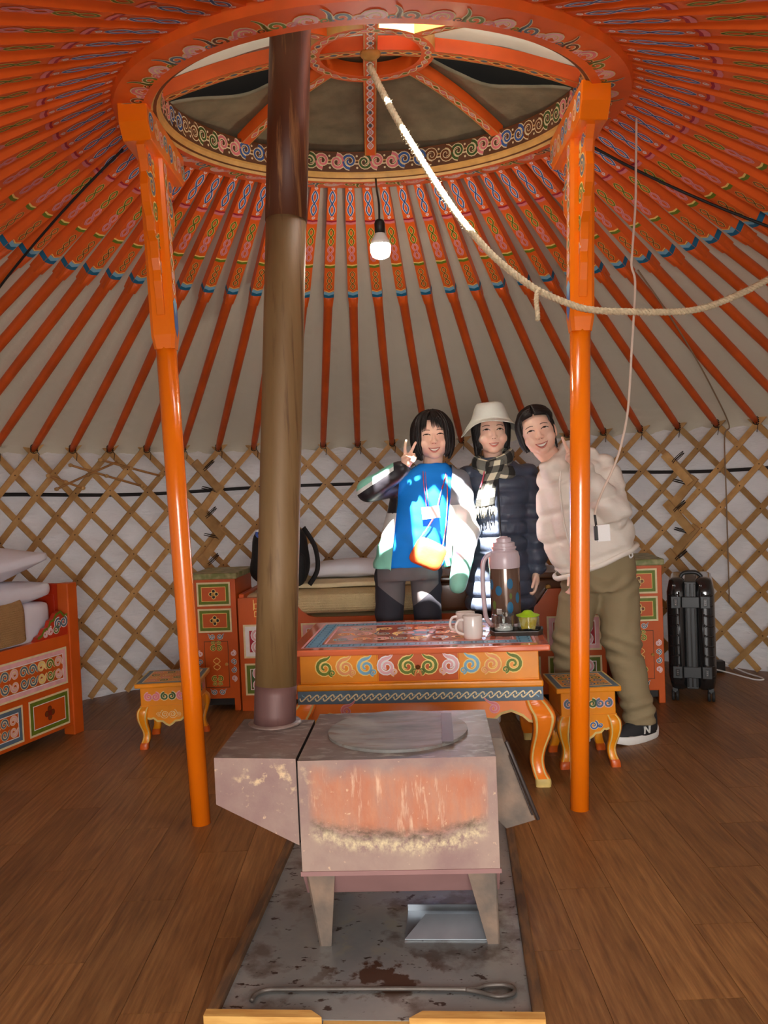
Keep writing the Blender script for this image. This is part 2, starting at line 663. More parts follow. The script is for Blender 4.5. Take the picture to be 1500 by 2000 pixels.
# where two lattice sections overlap: doubled short slats lashed together
sh = MB()
sh.box((0, 0, 0), (0.052, 0.022, 0.25), 'lattice_wood')
short_me = sh.mesh('lashed_slat')
ls = MB()
for q_ in (-0.006, 0.006):
    ls.tube([(0.046 * math.cos(a), 0.018 * math.sin(a), q_ + 0.010 * math.cos(a)) for a in [k * math.pi / 7 for k in range(14)]], 0.0024, 'leather_tie', 6, closed=True)
lash_me = ls.mesh('lashing')
for aj, z0 in ((math.radians(-29.3), 0.42), (math.radians(37.7), 0.34)):
    for k in range(7):
        z = z0 + 0.155 * k
        sgn = 1 if k % 2 else -1
        o = link('lashed_slat', short_me, wall_back)
        rr = RW - (0.026 if k % 2 else 0.050)
        o.location = (WC.x + rr * math.sin(aj + sgn * 0.004), WC.y + rr * math.cos(aj + sgn * 0.004), z)
        o.rotation_euler = (0, sgn * math.radians(40), -aj)
        o2 = link('lashing', lash_me, wall_back)
        o2.location = (WC.x + (rr - 0.012) * math.sin(aj), WC.y + (rr - 0.012) * math.cos(aj), z + 0.07)
        o2.rotation_euler = (0, sgn * 0.5, -aj)

# thin split sticks tied across the lattice on one side
mat('stick_wood', (170, 124, 72), 0.6, var=0.2, vscale=14)
for (a0, z0, a1, z1) in ((-50, 1.30, -41.5, 1.46), (-48, 1.44, -38.5, 1.30), (-44, 1.47, -35.8, 1.36), (-51, 1.38, -46.5, 1.30)):
    st = MB()
    P = []
    for q in range(7):
        a = math.radians(a0 + (a1 - a0) * q / 6)
        P.append((WC.x + (RW - 0.032) * math.sin(a), WC.y + (RW - 0.032) * math.cos(a), z0 + (z1 - z0) * q / 6))
    st.tube(P, 0.007, 'stick_wood', 6)
    for q in (0, 3, 6):
        st.lathe([(0.0, -0.012), (0.013, -0.008), (0.014, 0.006), (0.0, 0.012)], 'lattice_wood', 8, P[q])
    obj('tied_stick', st, wall_back)

# the black band around the wall
mat('band_black', (26, 24, 26), 0.7, var=0.1)
bd = MB()
pts = []
for k in range(121):
    a = math.radians(-75 + 150 * k / 120)
    z = 1.262 + 0.010 * math.sin(a * 5 + 0.6) - 0.010 * math.cos(a * 9)
    for (dr, dz) in ((0, -0.011), (0, 0.011)):
        pts.append((WC.x + (RW + 0.018) * math.sin(a), WC.y + (RW + 0.018) * math.cos(a), z + dz))
bd.grid(pts, 121, 2, 'band_black', smooth=False)
ob = obj('black_band', bd, wall_back)
md = ob.modifiers.new('thick', 'SOLIDIFY'); md.thickness = 0.004


# ---- ceiling: lining and poles
def roof_ends(a):
    T = Vector((CC.x + 0.90 * math.sin(a), CC.y + 0.90 * math.cos(a), 2.655 + 0.062 * math.cos(a)))
    r = wall_r(a)
    B = Vector((WC.x + r * math.sin(a), WC.y + r * math.cos(a), ZT))
    return T, B


mat('roof_film', (186, 177, 160), 0.30, var=0.05, vscale=2.0, bump=0.25, bscale=22, translucent=0.007)
nu, nv = NP * 8, 250
pts = []
rs = random.Random(3)
ph = [(rs.uniform(0, 6.28), rs.uniform(0, 6.28), rs.uniform(0.5, 1.0), rs.uniform(105, 150), rs.uniform(170, 230)) for _ in range(NP)]
for i in range(nu):
    a = 2 * math.pi * (i / nu)
    bay = (i // 8) % NP
    s = (i % 8) / 8.0                         # 0..1 across one bay between poles
    aa = a
    T, B = roof_ends(aa)
    up = Vector((math.sin(aa), math.cos(aa), 0))
    ax = (B - T).normalized()
    nrm = Vector((0, 0, 1)) - ax * ax.z
    nrm.normalize()
    p1, p2, am, f1, f2 = ph[bay]
    for j in range(nv):
        t = -0.03 + 1.13 * j / (nv - 1)
        env = math.sin(math.pi * s)
        bow = 0.05 * env * env
        d = 0.034 - 0.016 * env * min(1, max(0, t) * 2)
        tt = max(0.0, min(1.0, t))
        sl = 0.03 * (s - 0.5) * math.sin(3 * p1)
        wav = math.sin(f1 * (t + bow * 0.5 + sl) + p1 + 3.0 * math.sin(9 * t + p2)) + 0.8 * math.sin(f2 * (t + bow * 0.7 + sl) + p2 + 2.5 * math.sin(13 * t + p1))
        patch = 0.35 + 0.65 * max(0.0, math.sin(7 * t + p2 + 2 * math.sin(3 * t + p1)))
        d += 0.0042 * (0.35 + 0.65 * am) * env * wav * patch * max(0.0, min(1.0, -0.2 + tt * 2.6))
        d += 0.006 * noisy((math.sin(aa) * 3, math.cos(aa) * 3, t * 3), 2.0)
        pts.append(T + (B - T) * t + nrm * d)
cl = MB()
cl.grid(pts, nu, nv, 'roof_film', closed_u=True)
ceiling = obj('ceiling', cl, kind='structure', label='pale wrinkled roof lining of the round tent above orange poles')
# light cloth cover over the roof outside the lining
# ---- roof pole: local x along the pole (0 at the crown, 1 at the wall is scaled), local z towards the room
LP = 2.30


def pole_section(x0, x1, w0, w1, h0, h1, m, mb):
    vs_ = []
    for x, w_, h_ in ((x0, w0, h0), (x1, w1, h1)):
        vs_ += [(x, -w_ / 2, -h_ / 2), (x, w_ / 2, -h_ / 2), (x, w_ / 2, h_ / 2), (x, -w_ / 2, h_ / 2)]
    mb.add(vs_, [(0, 1, 2, 3), (7, 6, 5, 4), (0, 4, 5, 1), (1, 5, 6, 2), (2, 6, 7, 3), (3, 7, 4, 0)], m)


shaft = MB()
xs = [0.80, 0.87, 1.0, 1.4, 1.8, 2.2, LP - 0.01]
shaft.tube([(x, 0, 0) for x in xs], [0.0285, 0.026, 0.025, 0.0245, 0.0235, 0.021, 0.016], 'p_pole_low', 10)
shaft_me = shaft.mesh('roof_pole')
hd = MB()
pole_section(-0.02, 0.20, 0.040, 0.049, 0.040, 0.044, 'p_pole', hd)
pole_section(0.20, 0.80, 0.049, 0.056, 0.044, 0.046, 'p_pole', hd)
pole_section(0.80, 0.875, 0.056, 0.046, 0.046, 0.044, 'p_pole_low', hd)
# the painted face looks into the room; its height follows the slightly thicker lower end
fp = lambda a, b, h=0.0: Vector((a, b, 0.0232 + h + (0.0 if a > 0.2 else -0.0012 * (0.2 - a) * 5)))
hd.chain(fp, 0.075, 0.225, 0, 0.0125, 1.0, 'p_blue', None, 0.0064, edge='p_white')
for x_, s_ in ((0.070, -1), (0.230, 1)):
    hd.curl(fp, x_ + s_ * 0.010, 0.004, 0.020, 'p_white', 'p_rose', 0 if s_ > 0 else math.pi, s_, w=0.0025)
hd.poly(fp, [(0.262, -0.0255), (0.276, -0.0255), (0.281, 0), (0.276, 0.0255), (0.262, 0.0255), (0.266, 0)], 'p_pink')
hd.poly(fp, [(0.252, -0.025), (0.262, -0.0255), (0.266, 0), (0.262, 0.0255), (0.252, 0.025), (0.257, 0)], 'p_crimson')
hd.chain(fp, 0.305, 0.420, 0, 0.0125, 1.0, 'p_green', None, 0.0062, edge='p_yellow')
hd.chain(fp, 0.420, 0.530, 0, 0.0125, 1.0, 'p_pink', None, 0.0062, edge='p_rose')
hd.poly(fp, [(0.548, -0.0265), (0.556, -0.0265), (0.562, 0), (0.556, 0.0265), (0.548, 0.0265), (0.553, 0)], 'p_yellow')
hd.poly(fp, [(0.556, -0.0265), (0.572, -0.0265), (0.578, 0), (0.572, 0.0265), (0.556, 0.0265), (0.562, 0)], 'p_green')
hd.chain(fp, 0.600, 0.735, 0, 0.0120, 1.5, 'p_brown', None, 0.0050, edge='p_yellow')
hd.ribbon(fp, [(0.742, -0.026), (0.756, 0.0), (0.742, 0.026)], 0.005, 'p_yellow')
hd.poly(fp, [(0.748, -0.0275), (0.770, -0.0275), (0.782, 0), (0.770, 0.0275), (0.748, 0.0275), (0.760, 0)], 'p_sky')
hd.poly(fp, [(0.770, -0.0275), (0.796, -0.0275), (0.800, 0), (0.796, 0.0275), (0.770, 0.0275), (0.782, 0)], 'p_teal')
# the blue tip also wraps the flanks
for s_ in (-1, 1):
    hd.add([(0.770, s_ * 0.0283, 0.022), (0.797, s_ * 0.0286, 0.022), (0.797, s_ * 0.0286, -0.022), (0.770, s_ * 0.0283, -0.022)], [(0, 1, 2, 3)], 'p_teal')
head_me = hd.mesh('painted_head')
for k in range(NP):
    a = (k + 0.5) * DPH
    T, B = roof_ends(a)
    ax = (B - T)
    L_ = ax.length
    ax.normalize()
    zz = (Vector((0, 0, -1)) - ax * (-ax.z)).normalized()      # towards the room
    yy = zz.cross(ax)
    M_ = Matrix((ax, yy, zz)).transposed().to_4x4()
    M_.translation = T
    o = link('roof_pole', shaft_me, ceiling)
    o.matrix_world = M_ @ Matrix.Diagonal((L_ / LP, 1, 1, 1))
    o2 = link('painted_head', head_me, o)

# ================================================================== the crown at the top of the roof
mat('ring_ground', (98, 62, 38), 0.5, var=0.15, vscale=12)
mat('felt', (132, 122, 96), 0.95, var=0.25, vscale=9, bump=0.6, bscale=26)
mat('cover_shade', (30, 27, 22), 0.9, var=0.2)
mat('crown_film', (186, 186, 168), 0.5, var=0.12, vscale=5, translucent=0.02, bump=0.3, bscale=7)
crown = thing('skylight_ring', 'round orange roof crown with painted scrolls, spokes and a small inner ring', 'roof crown', CC, math.radians(1.0))
crown.rotation_euler = (math.radians(4.0), 0, math.radians(1.0))


def arch(r):
    return 0.095 + 0.145 * (1 - (r / 0.78) ** 2)


rg = MB()
prof = [(0.765, 0.028), (0.765, 0.118), (0.925, 0.128), (0.935, 0.03), (0.925, 0.0), (0.800, -0.006), (0.792, 0.004), (0.780, 0.006), (0.774, 0.022)]
pm_ = ['ring_ground', 'p_pole', 'p_pole', 'p_pole', 'p_pole', 'p_gold', 'p_brown', 'p_gold', 'p_gold']
n = 96
vs_ = []
for r, z in prof:
    for j in range(n):
        a = 2 * math.pi * j / n
        vs_.append((r * math.sin(a), r * math.cos(a), z))
k0 = len(prof)
for i in range(k0):
    i2 = (i + 1) % k0
    rg.add([vs_[i * n + j] for j in range(n)] + [vs_[i2 * n + j] for j in range(n)],
           [(j, (j + 1) % n, n + (j + 1) % n, n + j) for j in range(n)], pm_[i], True)
fin = lambda a, b, h=0.0: Vector(((0.765 - h) * math.sin(a / 0.765), (0.765 - h) * math.cos(a / 0.765), 0.073 + b))
fun = lambda a, b, h=0.0: Vector(((0.843 + b) * math.sin(a / 0.843), (0.843 + b) * math.cos(a / 0.843), -0.0035 - h))
seq = ['p_darkgreen', 'p_pink', 'p_blue', 'p_brown']
U = 2 * math.pi * 0.765 / 38
for k in range(38):
    x = k * U
    c1, c2 = seq[k % 4], seq[(k + 1) % 4]
    rg.curl(fin, x - U * 0.23, 0.0, 0.074, c1, 'p_cream', math.pi * 0.5, 1, w=0.010)
    rg.curl(fin, x + U * 0.23, 0.004, 0.074, c2, 'p_cream', -math.pi * 0.5, 1, w=0.010)
    rg.ribbon(fin, [(x + U * 0.36, 0.006), (x + U * 0.64, 0.006)], 0.006, 'p_gold', 0.0004)
    rg.ribbon(fin, [(x + U * 0.36, -0.008), (x + U * 0.64, -0.008)], 0.006, 'p_cream', 0.0004)
    rg.disc(fin, (x + U * 0.5, 0.026), 0.005, 'p_cream')
    rg.disc(fin, (x + U * 0.5, -0.026), 0.005, 'p_cream')
rg.ribbon(fin, [(2 * math.pi * 0.765 * i / 96, 0.042) for i in range(97)], 0.004, 'p_brown', 0.0005)
seq2 = ['p_rose', 'p_green', 'p_pink', 'p_brown', 'p_rose', 'p_slate']
U2 = 2 * math.pi * 0.843 / 56
for k in range(56):
    x = k * U2
    c1 = seq2[k % 6]
    rg.curl(fun, x, 0.002, 0.072, c1, 'p_cream', math.pi * 0.1, 1 if k % 2 else -1, w=0.010, tail=0.055)
    rg.curl(fun, x + U2 * 0.5, -0.006, 0.036, seq2[(k + 2) % 6], 'p_yellow', math.pi * 0.9, -1 if k % 2 else 1, w=0.006, tail=0.03)
obj('outer_ring', rg, crown, sharp=35)
ir = MB()
zi = arch(0.21)
vs_ = []
prof = [(0.188, zi), (0.238, zi - 0.004), (0.240, zi + 0.05), (0.188, zi + 0.05)]
for r, z in prof:
    for j in range(48):
        a = 2 * math.pi * j / 48
        vs_.append((r * math.sin(a), r * math.cos(a), z))
for i in range(4):
    i2 = (i + 1) % 4
    ir.add([vs_[i * 48 + j] for j in range(48)] + [vs_[i2 * 48 + j] for j in range(48)],
           [(j, (j + 1) % 48, 48 + (j + 1) % 48, 48 + j) for j in range(48)], ['p_pole', 'p_gold', 'p_pole', 'p_pole'][i], True)
fir = lambda a, b, h=0.0: Vector(((0.213 + b) * math.sin(a / 0.213), (0.213 + b) * math.cos(a / 0.213), zi - 0.003 - h))
ir.chain(fir, 0, 2 * math.pi * 0.213, 0, 0.011, 16, 'p_cream', 'p_pink', 0.004, fills=['p_pink', 'p_slate', 'p_rose', 'p_green'])
obj('inner_ring', ir, crown, sharp=35)


def spoke(ang, r0, r1, w_, m, orn):
    mb = MB()
    n = 14
    d = Vector((math.sin(ang), math.cos(ang), 0))
    s = Vector((math.cos(ang), -math.sin(ang), 0))
    vs_ = []
    for i in range(n + 1):
        r = r0 + (r1 - r0) * i / n
        z = arch(r)
        for (dw, dz) in ((-w_ / 2, 0), (w_ / 2, 0), (w_ / 2, 0.05), (-w_ / 2, 0.05)):
            vs_.append(d * r + s * dw + Vector((0, 0, z + dz)))
    for i in range(n):
        for j in range(4):
            j2 = (j + 1) % 4
            mb.add([vs_[i * 4 + j], vs_[i * 4 + j2], vs_[i * 4 + 4 + j2], vs_[i * 4 + 4 + j]], [(0, 1, 2, 3)], m)
    fs = lambda a, b, h=0.0: d * a + s * b + Vector((0, 0, arch(a) - 0.0008 - h))
    fz = lambda a, b, h=0.0: fs(a, b, h)
    for e in (-1, 1):
        mb.ribbon(fs, [(r0 + (r1 - r0) * i / n, e * w_ * 0.43) for i in range(n + 1)], 0.004, 'p_gold', 0.0004)
    q0, q1 = (r0 + 0.03, r1 - 0.07)
    mb.chain(fs, q0, q1, 0, w_ * 0.24, max(2, round((q1 - q0) / 0.09)), orn[0], orn[1], 0.0045, fills=orn[1:])
    return mb


spoke_defs = [(0, -0.79, 0.79, 0.052, ('p_white', 'p_slate', 'p_rose')), (math.pi / 2, -0.79, 0.79, 0.052, ('p_yellow', 'p_brown', 'p_slate'))]
for q in (1, 3, 5, 7):
    spoke_defs.append((q * math.pi / 4, 0.225, 0.79, 0.044, ('p_cream', 'p_pink', 'p_rose', 'p_green')))
for ang, r0, r1, w_, orn in spoke_defs:
    obj('spoke', spoke(ang, r0, r1, w_, 'p_pole', orn), crown)
bo = MB()
bo.lathe([(0.0, arch(0) - 0.028), (0.020, arch(0) - 0.024), (0.036, arch(0) - 0.012), (0.040, arch(0)), (0.0, arch(0) + 0.002)], 'p_gold', 14)
obj('centre_boss', bo, crown)

# felt flap lying over the far half of the crown, the clear sheet over the near half, and a cover above, coloured dark for the shaded space under it
fe = MB()
pts = []
nu, nv = 50, 30
for i in range(nu):
    x = -0.95 + 1.9 * i / (nu - 1)
    y0 = 0.13 + 0.16 * math.exp(-((abs(x) - 0.48) / 0.22) ** 2) - 0.10 * math.exp(-(x / 0.2) ** 2)
    y1 = 0.96
    for j in range(nv):
        y = y0 + (y1 - y0) * j / (nv - 1)
        r = min(0.95, math.hypot(x, y))
        z = max(arch(r), 0.06) + 0.060 + 0.018 * noisy((x, y, 0), 5) - (0.012 if j == 0 else 0)
        pts.append((x, y, z))
fe.grid(pts, nu, nv, 'felt')
o = obj('felt_flap', fe, crown)
md = o.modifiers.new('thick', 'SOLIDIFY'); md.thickness = 0.012; md.offset = 1
ck = MB()
pts = []
for i in range(40):
    x = -0.98 + 1.96 * i / 39
    for j in range(24):
        y = -0.06 + 1.04 * j / 23
        r = min(1.0, math.hypot(x, y))
        pts.append((x, y, max(arch(r), 0.04) + 0.17 + 0.015 * noisy((x, y, 2), 4)))
ck.grid(pts, 40, 24, 'cover_shade')
obj('shaded_cover', ck, crown)
fi = MB()
nu, nv = 112, 64
G = []
for i in range(nu):
    x = -0.96 + 1.92 * i / (nu - 1)
    for j in range(nv):
        y = -0.96 + 1.0 * j / (nv - 1)
        r = min(0.97, math.hypot(x, y))
        G.append((x, y, max(arch(r), 0.05) + 0.068 + 0.016 * noisy((x, y, 7), 4)))
# the sun comes in here: openings shaped to put its patches on the people
HOLES = ((0.03, 0.46, -0.56, -0.18), (-0.15, -0.07, -0.42, -0.28))
fcs = []
for i in range(nu - 1):
    for j in range(nv - 1):
        cx = (G[i * nv + j][0] + G[(i + 1) * nv + j][0]) / 2
        cy = (G[i * nv + j][1] + G[i * nv + j + 1][1]) / 2
        if any(h[0] < cx < h[1] and h[2] < cy < h[3] for h in HOLES):
            continue
        fcs.append((i * nv + j, (i + 1) * nv + j, (i + 1) * nv + j + 1, i * nv + j + 1))
fi.add(G, fcs, 'crown_film', True)
obj('clear_sheet', fi, crown)

# ================================================================== the two posts that carry the crown
mat('p_post_face', (246, 120, 14), 0.25, var=0.05, coat=0.4)


def support_post(label, foot, lean, s):
    """s = +1: the painted bracket face looks towards +x (towards the middle of the tent)"""
    t = thing('support_post', label, 'post', foot, 0, 'posts under the roof crown')
    t.rotation_euler = (0, lean, 0)
    sh_ = MB()
    sh_.tube([(0, 0, 0.0), (0, 0, 0.6), (0, 0, 1.2), (0, 0, 1.83)], [0.0355, 0.036, 0.037, 0.038], 'p_post', 20)
    obj('shaft', sh_, t)
    up = MB()
    q = 0.044
    c = 0.012
    for z0, z1, e0, e1 in ((1.78, 1.83, 0.037, q), (1.83, 2.475, q, q)):
        vs_ = []
        for z, e in ((z0, e0), (z1, e1)):
            cc = min(c, e * 0.3)
            vs_ += [(-e + cc, -e, z), (e - cc, -e, z), (e, -e + cc, z), (e, e - cc, z), (e - cc, e, z), (-e + cc, e, z), (-e, e - cc, z), (-e, -e + cc, z)]
        up.add(vs_, [tuple(reversed(range(8))), tuple(range(8, 16))] + [(i, (i + 1) % 8, 8 + (i + 1) % 8, 8 + i) for i in range(8)], 'p_post')
    fi_ = plane((s * q, 0, 0), (0, s, 0), (0, 0, 1))
    up.poly(fi_, [(-0.028, 1.86), (0, 1.82), (0.028, 1.86), (0.028, 1.95), (0, 1.90), (-0.028, 1.95)], 'p_blue')
    up.poly(fi_, [(-0.028, 1.95), (0, 1.90), (0.028, 1.95), (0.0, 1.97)], 'p_sky', 0.0008)
    up.chain(fi_lambda(fi_), 1.98, 2.46, 0, 0.018, 5, 'p_cream', 'p_pink', 0.006, fills=['p_pink', 'p_rose', 'p_green'])
    obj('square_head', up, t)
    prof = [(0.0, 1.90), (0.016, 1.90), (0.022, 1.96), (0.040, 2.02), (0.034, 2.06), (0.06, 2.10), (0.065, 2.16), (0.115, 2.19), (0.13, 2.24),
            (0.185, 2.28), (0.20, 2.34), (0.165, 2.39), (0.185, 2.43), (0.235, 2.475), (0.0, 2.475)]
    for e in (-1, 1):
        b = MB()
        P = [(q * 0.9 + y * (1.0 if e > 0 else 0.55), z) for y, z in prof]
        fr = plane((-0.015, 0, 0), (0, e, 0), (0, 0, 1))
        th = 0.03 * (1 if e > 0 else -1)
        # board 3 cm thick, centred on the post
        pts3 = [(x0, e * y, z) for x0 in (-0.015, 0.015) for y, z in P]
        m_ = len(P)
        b.add(pts3, [tuple(range(m_)), tuple(reversed(range(m_, 2 * m_)))] + [(i, m_ + i, m_ + (i + 1) % m_, (i + 1) % m_) for i in range(m_)], 'p_post_face')
        fb = plane((s * 0.015, 0, 0), (0, s, 0), (0, 0, 1))
        es = e * s
        for (y, z, sz, cl_, a0, tr) in ((0.17, 2.35, 0.085, 'p_slate', 2.2, 1), (0.13, 2.26, 0.075, 'p_green', 0.4, -1), (0.085, 2.16, 0.06, 'p_green', 2.4, 1),
                                      (0.19, 2.435, 0.05, 'p_blue', 0.6, -1), (0.065, 2.07, 0.05, 'p_rose', 0.6, -1), (0.10, 2.42, 0.06, 'p_yellow', 2.0, 1)):
            b.curl(fb, es * y * (1.0 if e > 0 else 0.55), z, sz, cl_, 'p_yellow', a0, tr, tail=sz * 0.6)
        b.ribbon(fb, [(es * (p[0] - 0.006), p[1]) for p in P[1:-1]], 0.005, 'p_peach')
        obj('bracket', b, t, bev=0.003)
    cap = MB()
    P = [(-0.24, 2.52), (-0.20, 2.47), (0.28, 2.47), (0.32, 2.52), (0.32, 2.60), (-0.24, 2.59)]
    pts3 = [(x0, y, z) for x0 in (-0.05, 0.05) for y, z in P]
    m_ = len(P)
    cap.add(pts3, [tuple(range(m_)), tuple(reversed(range(m_, 2 * m_)))] + [(i, m_ + i, m_ + (i + 1) % m_, (i + 1) % m_) for i in range(m_)], 'p_post')
    fc = plane((s * 0.05, 0, 0), (0, s, 0), (0, 0, 1))
    for k in range(8):
        cap.curl(fc, s * (-0.19 + 0.068 * k), 2.53, 0.07, ['p_blue', 'p_peach', 'p_pink', 'p_slate'][k % 4], 'p_cream', 0.5 + k, 1 if k % 2 else -1, w=0.009)
    obj('capital', cap, t, bev=0.004)
    return t


def fi_lambda(f):
    # run a chain upwards along the frame's second axis
    return lambda a, b, h=0.0: f(b, a, h)


support_post('glossy orange post left of the stove pipe, under the crown', (-0.738, 3.245, 0), -0.024, 1)
support_post('glossy orange post in front of the person in the cream jacket', (0.687, 3.23, 0), 0.036, -1)
# ================================================================== painted furniture
def rounded(prof, n=5):
    return spline2(prof, n)


def knob(parent, x, y, z, r=0.011, m='p_gold'):
    k = MB()
    M_ = Matrix.Rotation(math.radians(90), 4, 'X')
    k.lathe([(0.0, 0.0), (r * 0.6, 0.0), (r * 0.5, 0.006), (r, 0.012), (r * 0.9, 0.018), (0.0, 0.021)], m, 14, (x, y, z), M=M_)
    return obj('knob', k, parent)


def four_petals(mb, fr, cx, cy, s, m, edge):
    for q in range(4):
        a = q * math.pi / 2
        mb.disc(fr, (cx + s * 0.55 * math.cos(a), cy + s * 0.55 * math.sin(a)), s * 0.42, edge, 0.0006, 10)
        mb.disc(fr, (cx + s * 0.55 * math.cos(a), cy + s * 0.55 * math.sin(a)), s * 0.30, m, 0.0011, 10)
    mb.disc(fr, (cx, cy), s * 0.34, edge, 0.0016, 10)


RZ = math.radians(-5.0)


# ---- narrow cabinets at both ends of the bed
mat('green_top', (122, 128, 74), 0.45, var=0.1, vscale=20, rgb2=(176, 166, 120), mix=(0.4, 0.65))


def cabinet(label, loc, rz, flower, knob_m, edge):
    w, d, h = 0.25, 0.38, 0.785
    t = thing('painted_cabinet', label, 'cabinet', loc, rz, 'narrow cabinets at the ends of the bed')
    b = MB()
    b.box2((-w / 2, -d / 2, 0.07), (w / 2, d / 2, h - 0.03), 'p_orange')
    for sx in (-1, 1):
        for sy in (-1, 1):
            b.box2((sx * w / 2, sy * d / 2, 0), (sx * (w / 2 - 0.035), sy * (d / 2 - 0.035), 0.08), 'p_orange')
    fr = plane((0, -d / 2, 0), (1, 0, 0), (0, 0, 1))
    b.box2((-w / 2 + 0.035, -d / 2 + 0.012, 0.03), (w / 2 - 0.035, d / 2 - 0.01, 0.075), 'p_black')
    tp = MB()
    tp.box2((-w / 2 - 0.012, -d / 2 - 0.014, h - 0.034), (w / 2 + 0.012, d / 2, h), 'green_top')
    obj('top', tp, t, bev=0.006)
    for z0, z1 in ((0.600, 0.735), (0.450, 0.585)):
        dr = MB()
        x0, x1 = -w / 2 + 0.028, w / 2 - 0.028
        dr.box2((x0, -d / 2 - 0.008, z0), (x1, -d / 2 + 0.01, z1), 'p_orange')
        f2 = plane((0, -d / 2 - 0.008, 0), (1, 0, 0), (0, 0, 1))
        dr.frame(f2, x0, z0, x1, z1, 0.010, 'p_cream')
        dr.frame(f2, x0 + 0.010, z0 + 0.010, x1 - 0.010, z1 - 0.010, 0.018, 'p_green')
        dr.frame(f2, x0 + 0.026, z0 + 0.026, x1 - 0.026, z1 - 0.026, 0.003, 'p_yellow', 0.0009)
        four_petals(dr, f2, 0, (z0 + z1) / 2, 0.030, flower, edge)
        o = obj('drawer', dr, t, bev=0.003)
        knob(o, 0, -d / 2 - 0.009, (z0 + z1) / 2, 0.010, knob_m)
    do = MB()
    x0, x1, z0, z1 = -w / 2 + 0.055, w / 2 - 0.055, 0.135, 0.400
    do.box2((x0, -d / 2 - 0.006, z0), (x1, -d / 2 + 0.01, z1), 'p_orange')
    f2 = plane((0, -d / 2 - 0.006, 0), (1, 0, 0), (0, 0, 1))
    do.frame(f2, x0, z0, x1, z1, 0.004, 'p_brown')
    for k in range(2):
        zc = z0 + 0.075 + 0.125 * k
        for s_ in (-1, 1):
            do.curl(f2, s_ * 0.016, zc + (0.025 if k else -0.025), 0.036, 'p_green', edge, math.pi / 2 + s_ * 0.6, s_, w=0.006)
            do.curl(f2, s_ * 0.014, zc + (0.055 if k else -0.055), 0.026, 'p_green', edge, -math.pi / 2 + s_, -s_, w=0.004)
    for s_ in (-1, 1):
        do.ribbon(f2, [(s_ * 0.02 * math.sin(q * 0.9), z0 + 0.10 + 0.010 * q) for q in range(8)], 0.004, 'p_yellow')
    o = obj('door', do, t, bev=0.003)
    knob(o, x1 - 0.010, -d / 2 - 0.007, 0.27, 0.009, 'p_gold')
    # scrolls around the door
    sc = b
    for s_ in (-1, 1):
        for k in range(4):
            sc.curl(fr, s_ * (w / 2 - 0.030), 0.185 + 0.048 * k, 0.034, ['p_rose', 'p_slate', 'p_slate', 'p_rose'][k], 'p_white', math.pi / 2 if k % 2 else -math.pi / 2, s_ * (1 if k % 2 else -1), w=0.005)
        for zz in (0.425, 0.110):
            sc.curl(fr, s_ * 0.022, zz, 0.032, 'p_slate', 'p_white', 0 if s_ > 0 else math.pi, s_, w=0.005, tail=0.02)
    obj('body', b, t, bev=0.004)
    return t


cabinet('narrow orange painted cabinet beside the black bag, dark flower drawers', (-0.965, 5.10, 0), RZ, 'p_black', 'p_gold', 'p_yellow')
cabinet('narrow orange painted cabinet beside the black suitcase, pale flower drawers', (1.375, 4.878, 0), RZ, 'p_brown', 'p_cream', 'p_yellow')


# ---- the bed along the back wall
def panel(parent, fr, x0, z0, x1, z1, c_frame, c_in, motif, name='panel', dep=0.008):
    """a raised frame with a painted field"""
    p = MB()
    p.prism([(x0, z0), (x1, z0), (x1, z1), (x0, z1)], fr, -0.004, 0.004, 'p_orange')
    f2 = lambda a, b, h=0.0: fr(a, b, h + 0.004)
    p.frame(f2, x0, z0, x1, z1, 0.010, 'p_cream')
    p.frame(f2, x0 + 0.010, z0 + 0.010, x1 - 0.010, z1 - 0.010, 0.022, c_frame)
    p.frame(f2, x0 + 0.030, z0 + 0.030, x1 - 0.030, z1 - 0.030, 0.004, 'p_white', 0.0009)
    motif(p, f2, x0 + 0.036, z0 + 0.036, x1 - 0.036, z1 - 0.036)
    return obj(name, p, parent)


def motif_scrolls(cols, edge='p_cream'):
    def f(p, fr, x0, z0, x1, z1):
        hgt = z1 - z0
        n = max(2, int((x1 - x0) / (hgt * 0.52)))
        for k in range(n):
            cx = x0 + (x1 - x0) * (k + 0.5) / n
            c = cols[k % len(cols)] if k < n / 2 else cols[(n - 1 - k) % len(cols)]
            s_ = 1 if k < n / 2 else -1
            for q in (-1, 1):
                p.curl(fr, cx, (z0 + z1) / 2 + q * hgt * 0.24, hgt * 0.48, c, edge, math.pi / 2 * (1 + s_), s_ * q, w=hgt * 0.07, tail=hgt * 0.2)
    return f


def motif_flower(c, edge):
    def f(p, fr, x0, z0, x1, z1):
        four_petals(p, fr, (x0 + x1) / 2, (z0 + z1) / 2, min(x1 - x0, z1 - z0) * 0.36, c, edge)
    return f


def motif_fret(c):
    def f(p, fr, x0, z0, x1, z1):
        p.poly(fr, [(x0, z0), (x1, z0), (x1, z1), (x0, z1)], c, 0.0004)
        cx, cz = (x0 + x1) / 2, (z0 + z1) / 2
        for s_ in (-1, 1):
            p.curl(fr, cx + s_ * (x1 - x0) * 0.3, cz + 0.03, 0.07, 'p_rose', 'p_white', math.pi / 2, s_, h=0.0012)
            p.curl(fr, cx + s_ * (x1 - x0) * 0.3, cz - 0.03, 0.07, 'p_rose', 'p_white', -math.pi / 2, -s_, h=0.0012)
    return f


bed = thing('painted_bed', 'orange painted bed along the back wall between two narrow cabinets', 'bed', (0.20, 5.185, 0), RZ)
BL, BD = 2.03, 0.78
fb = MB()
x0, x1 = -BL / 2, BL / 2
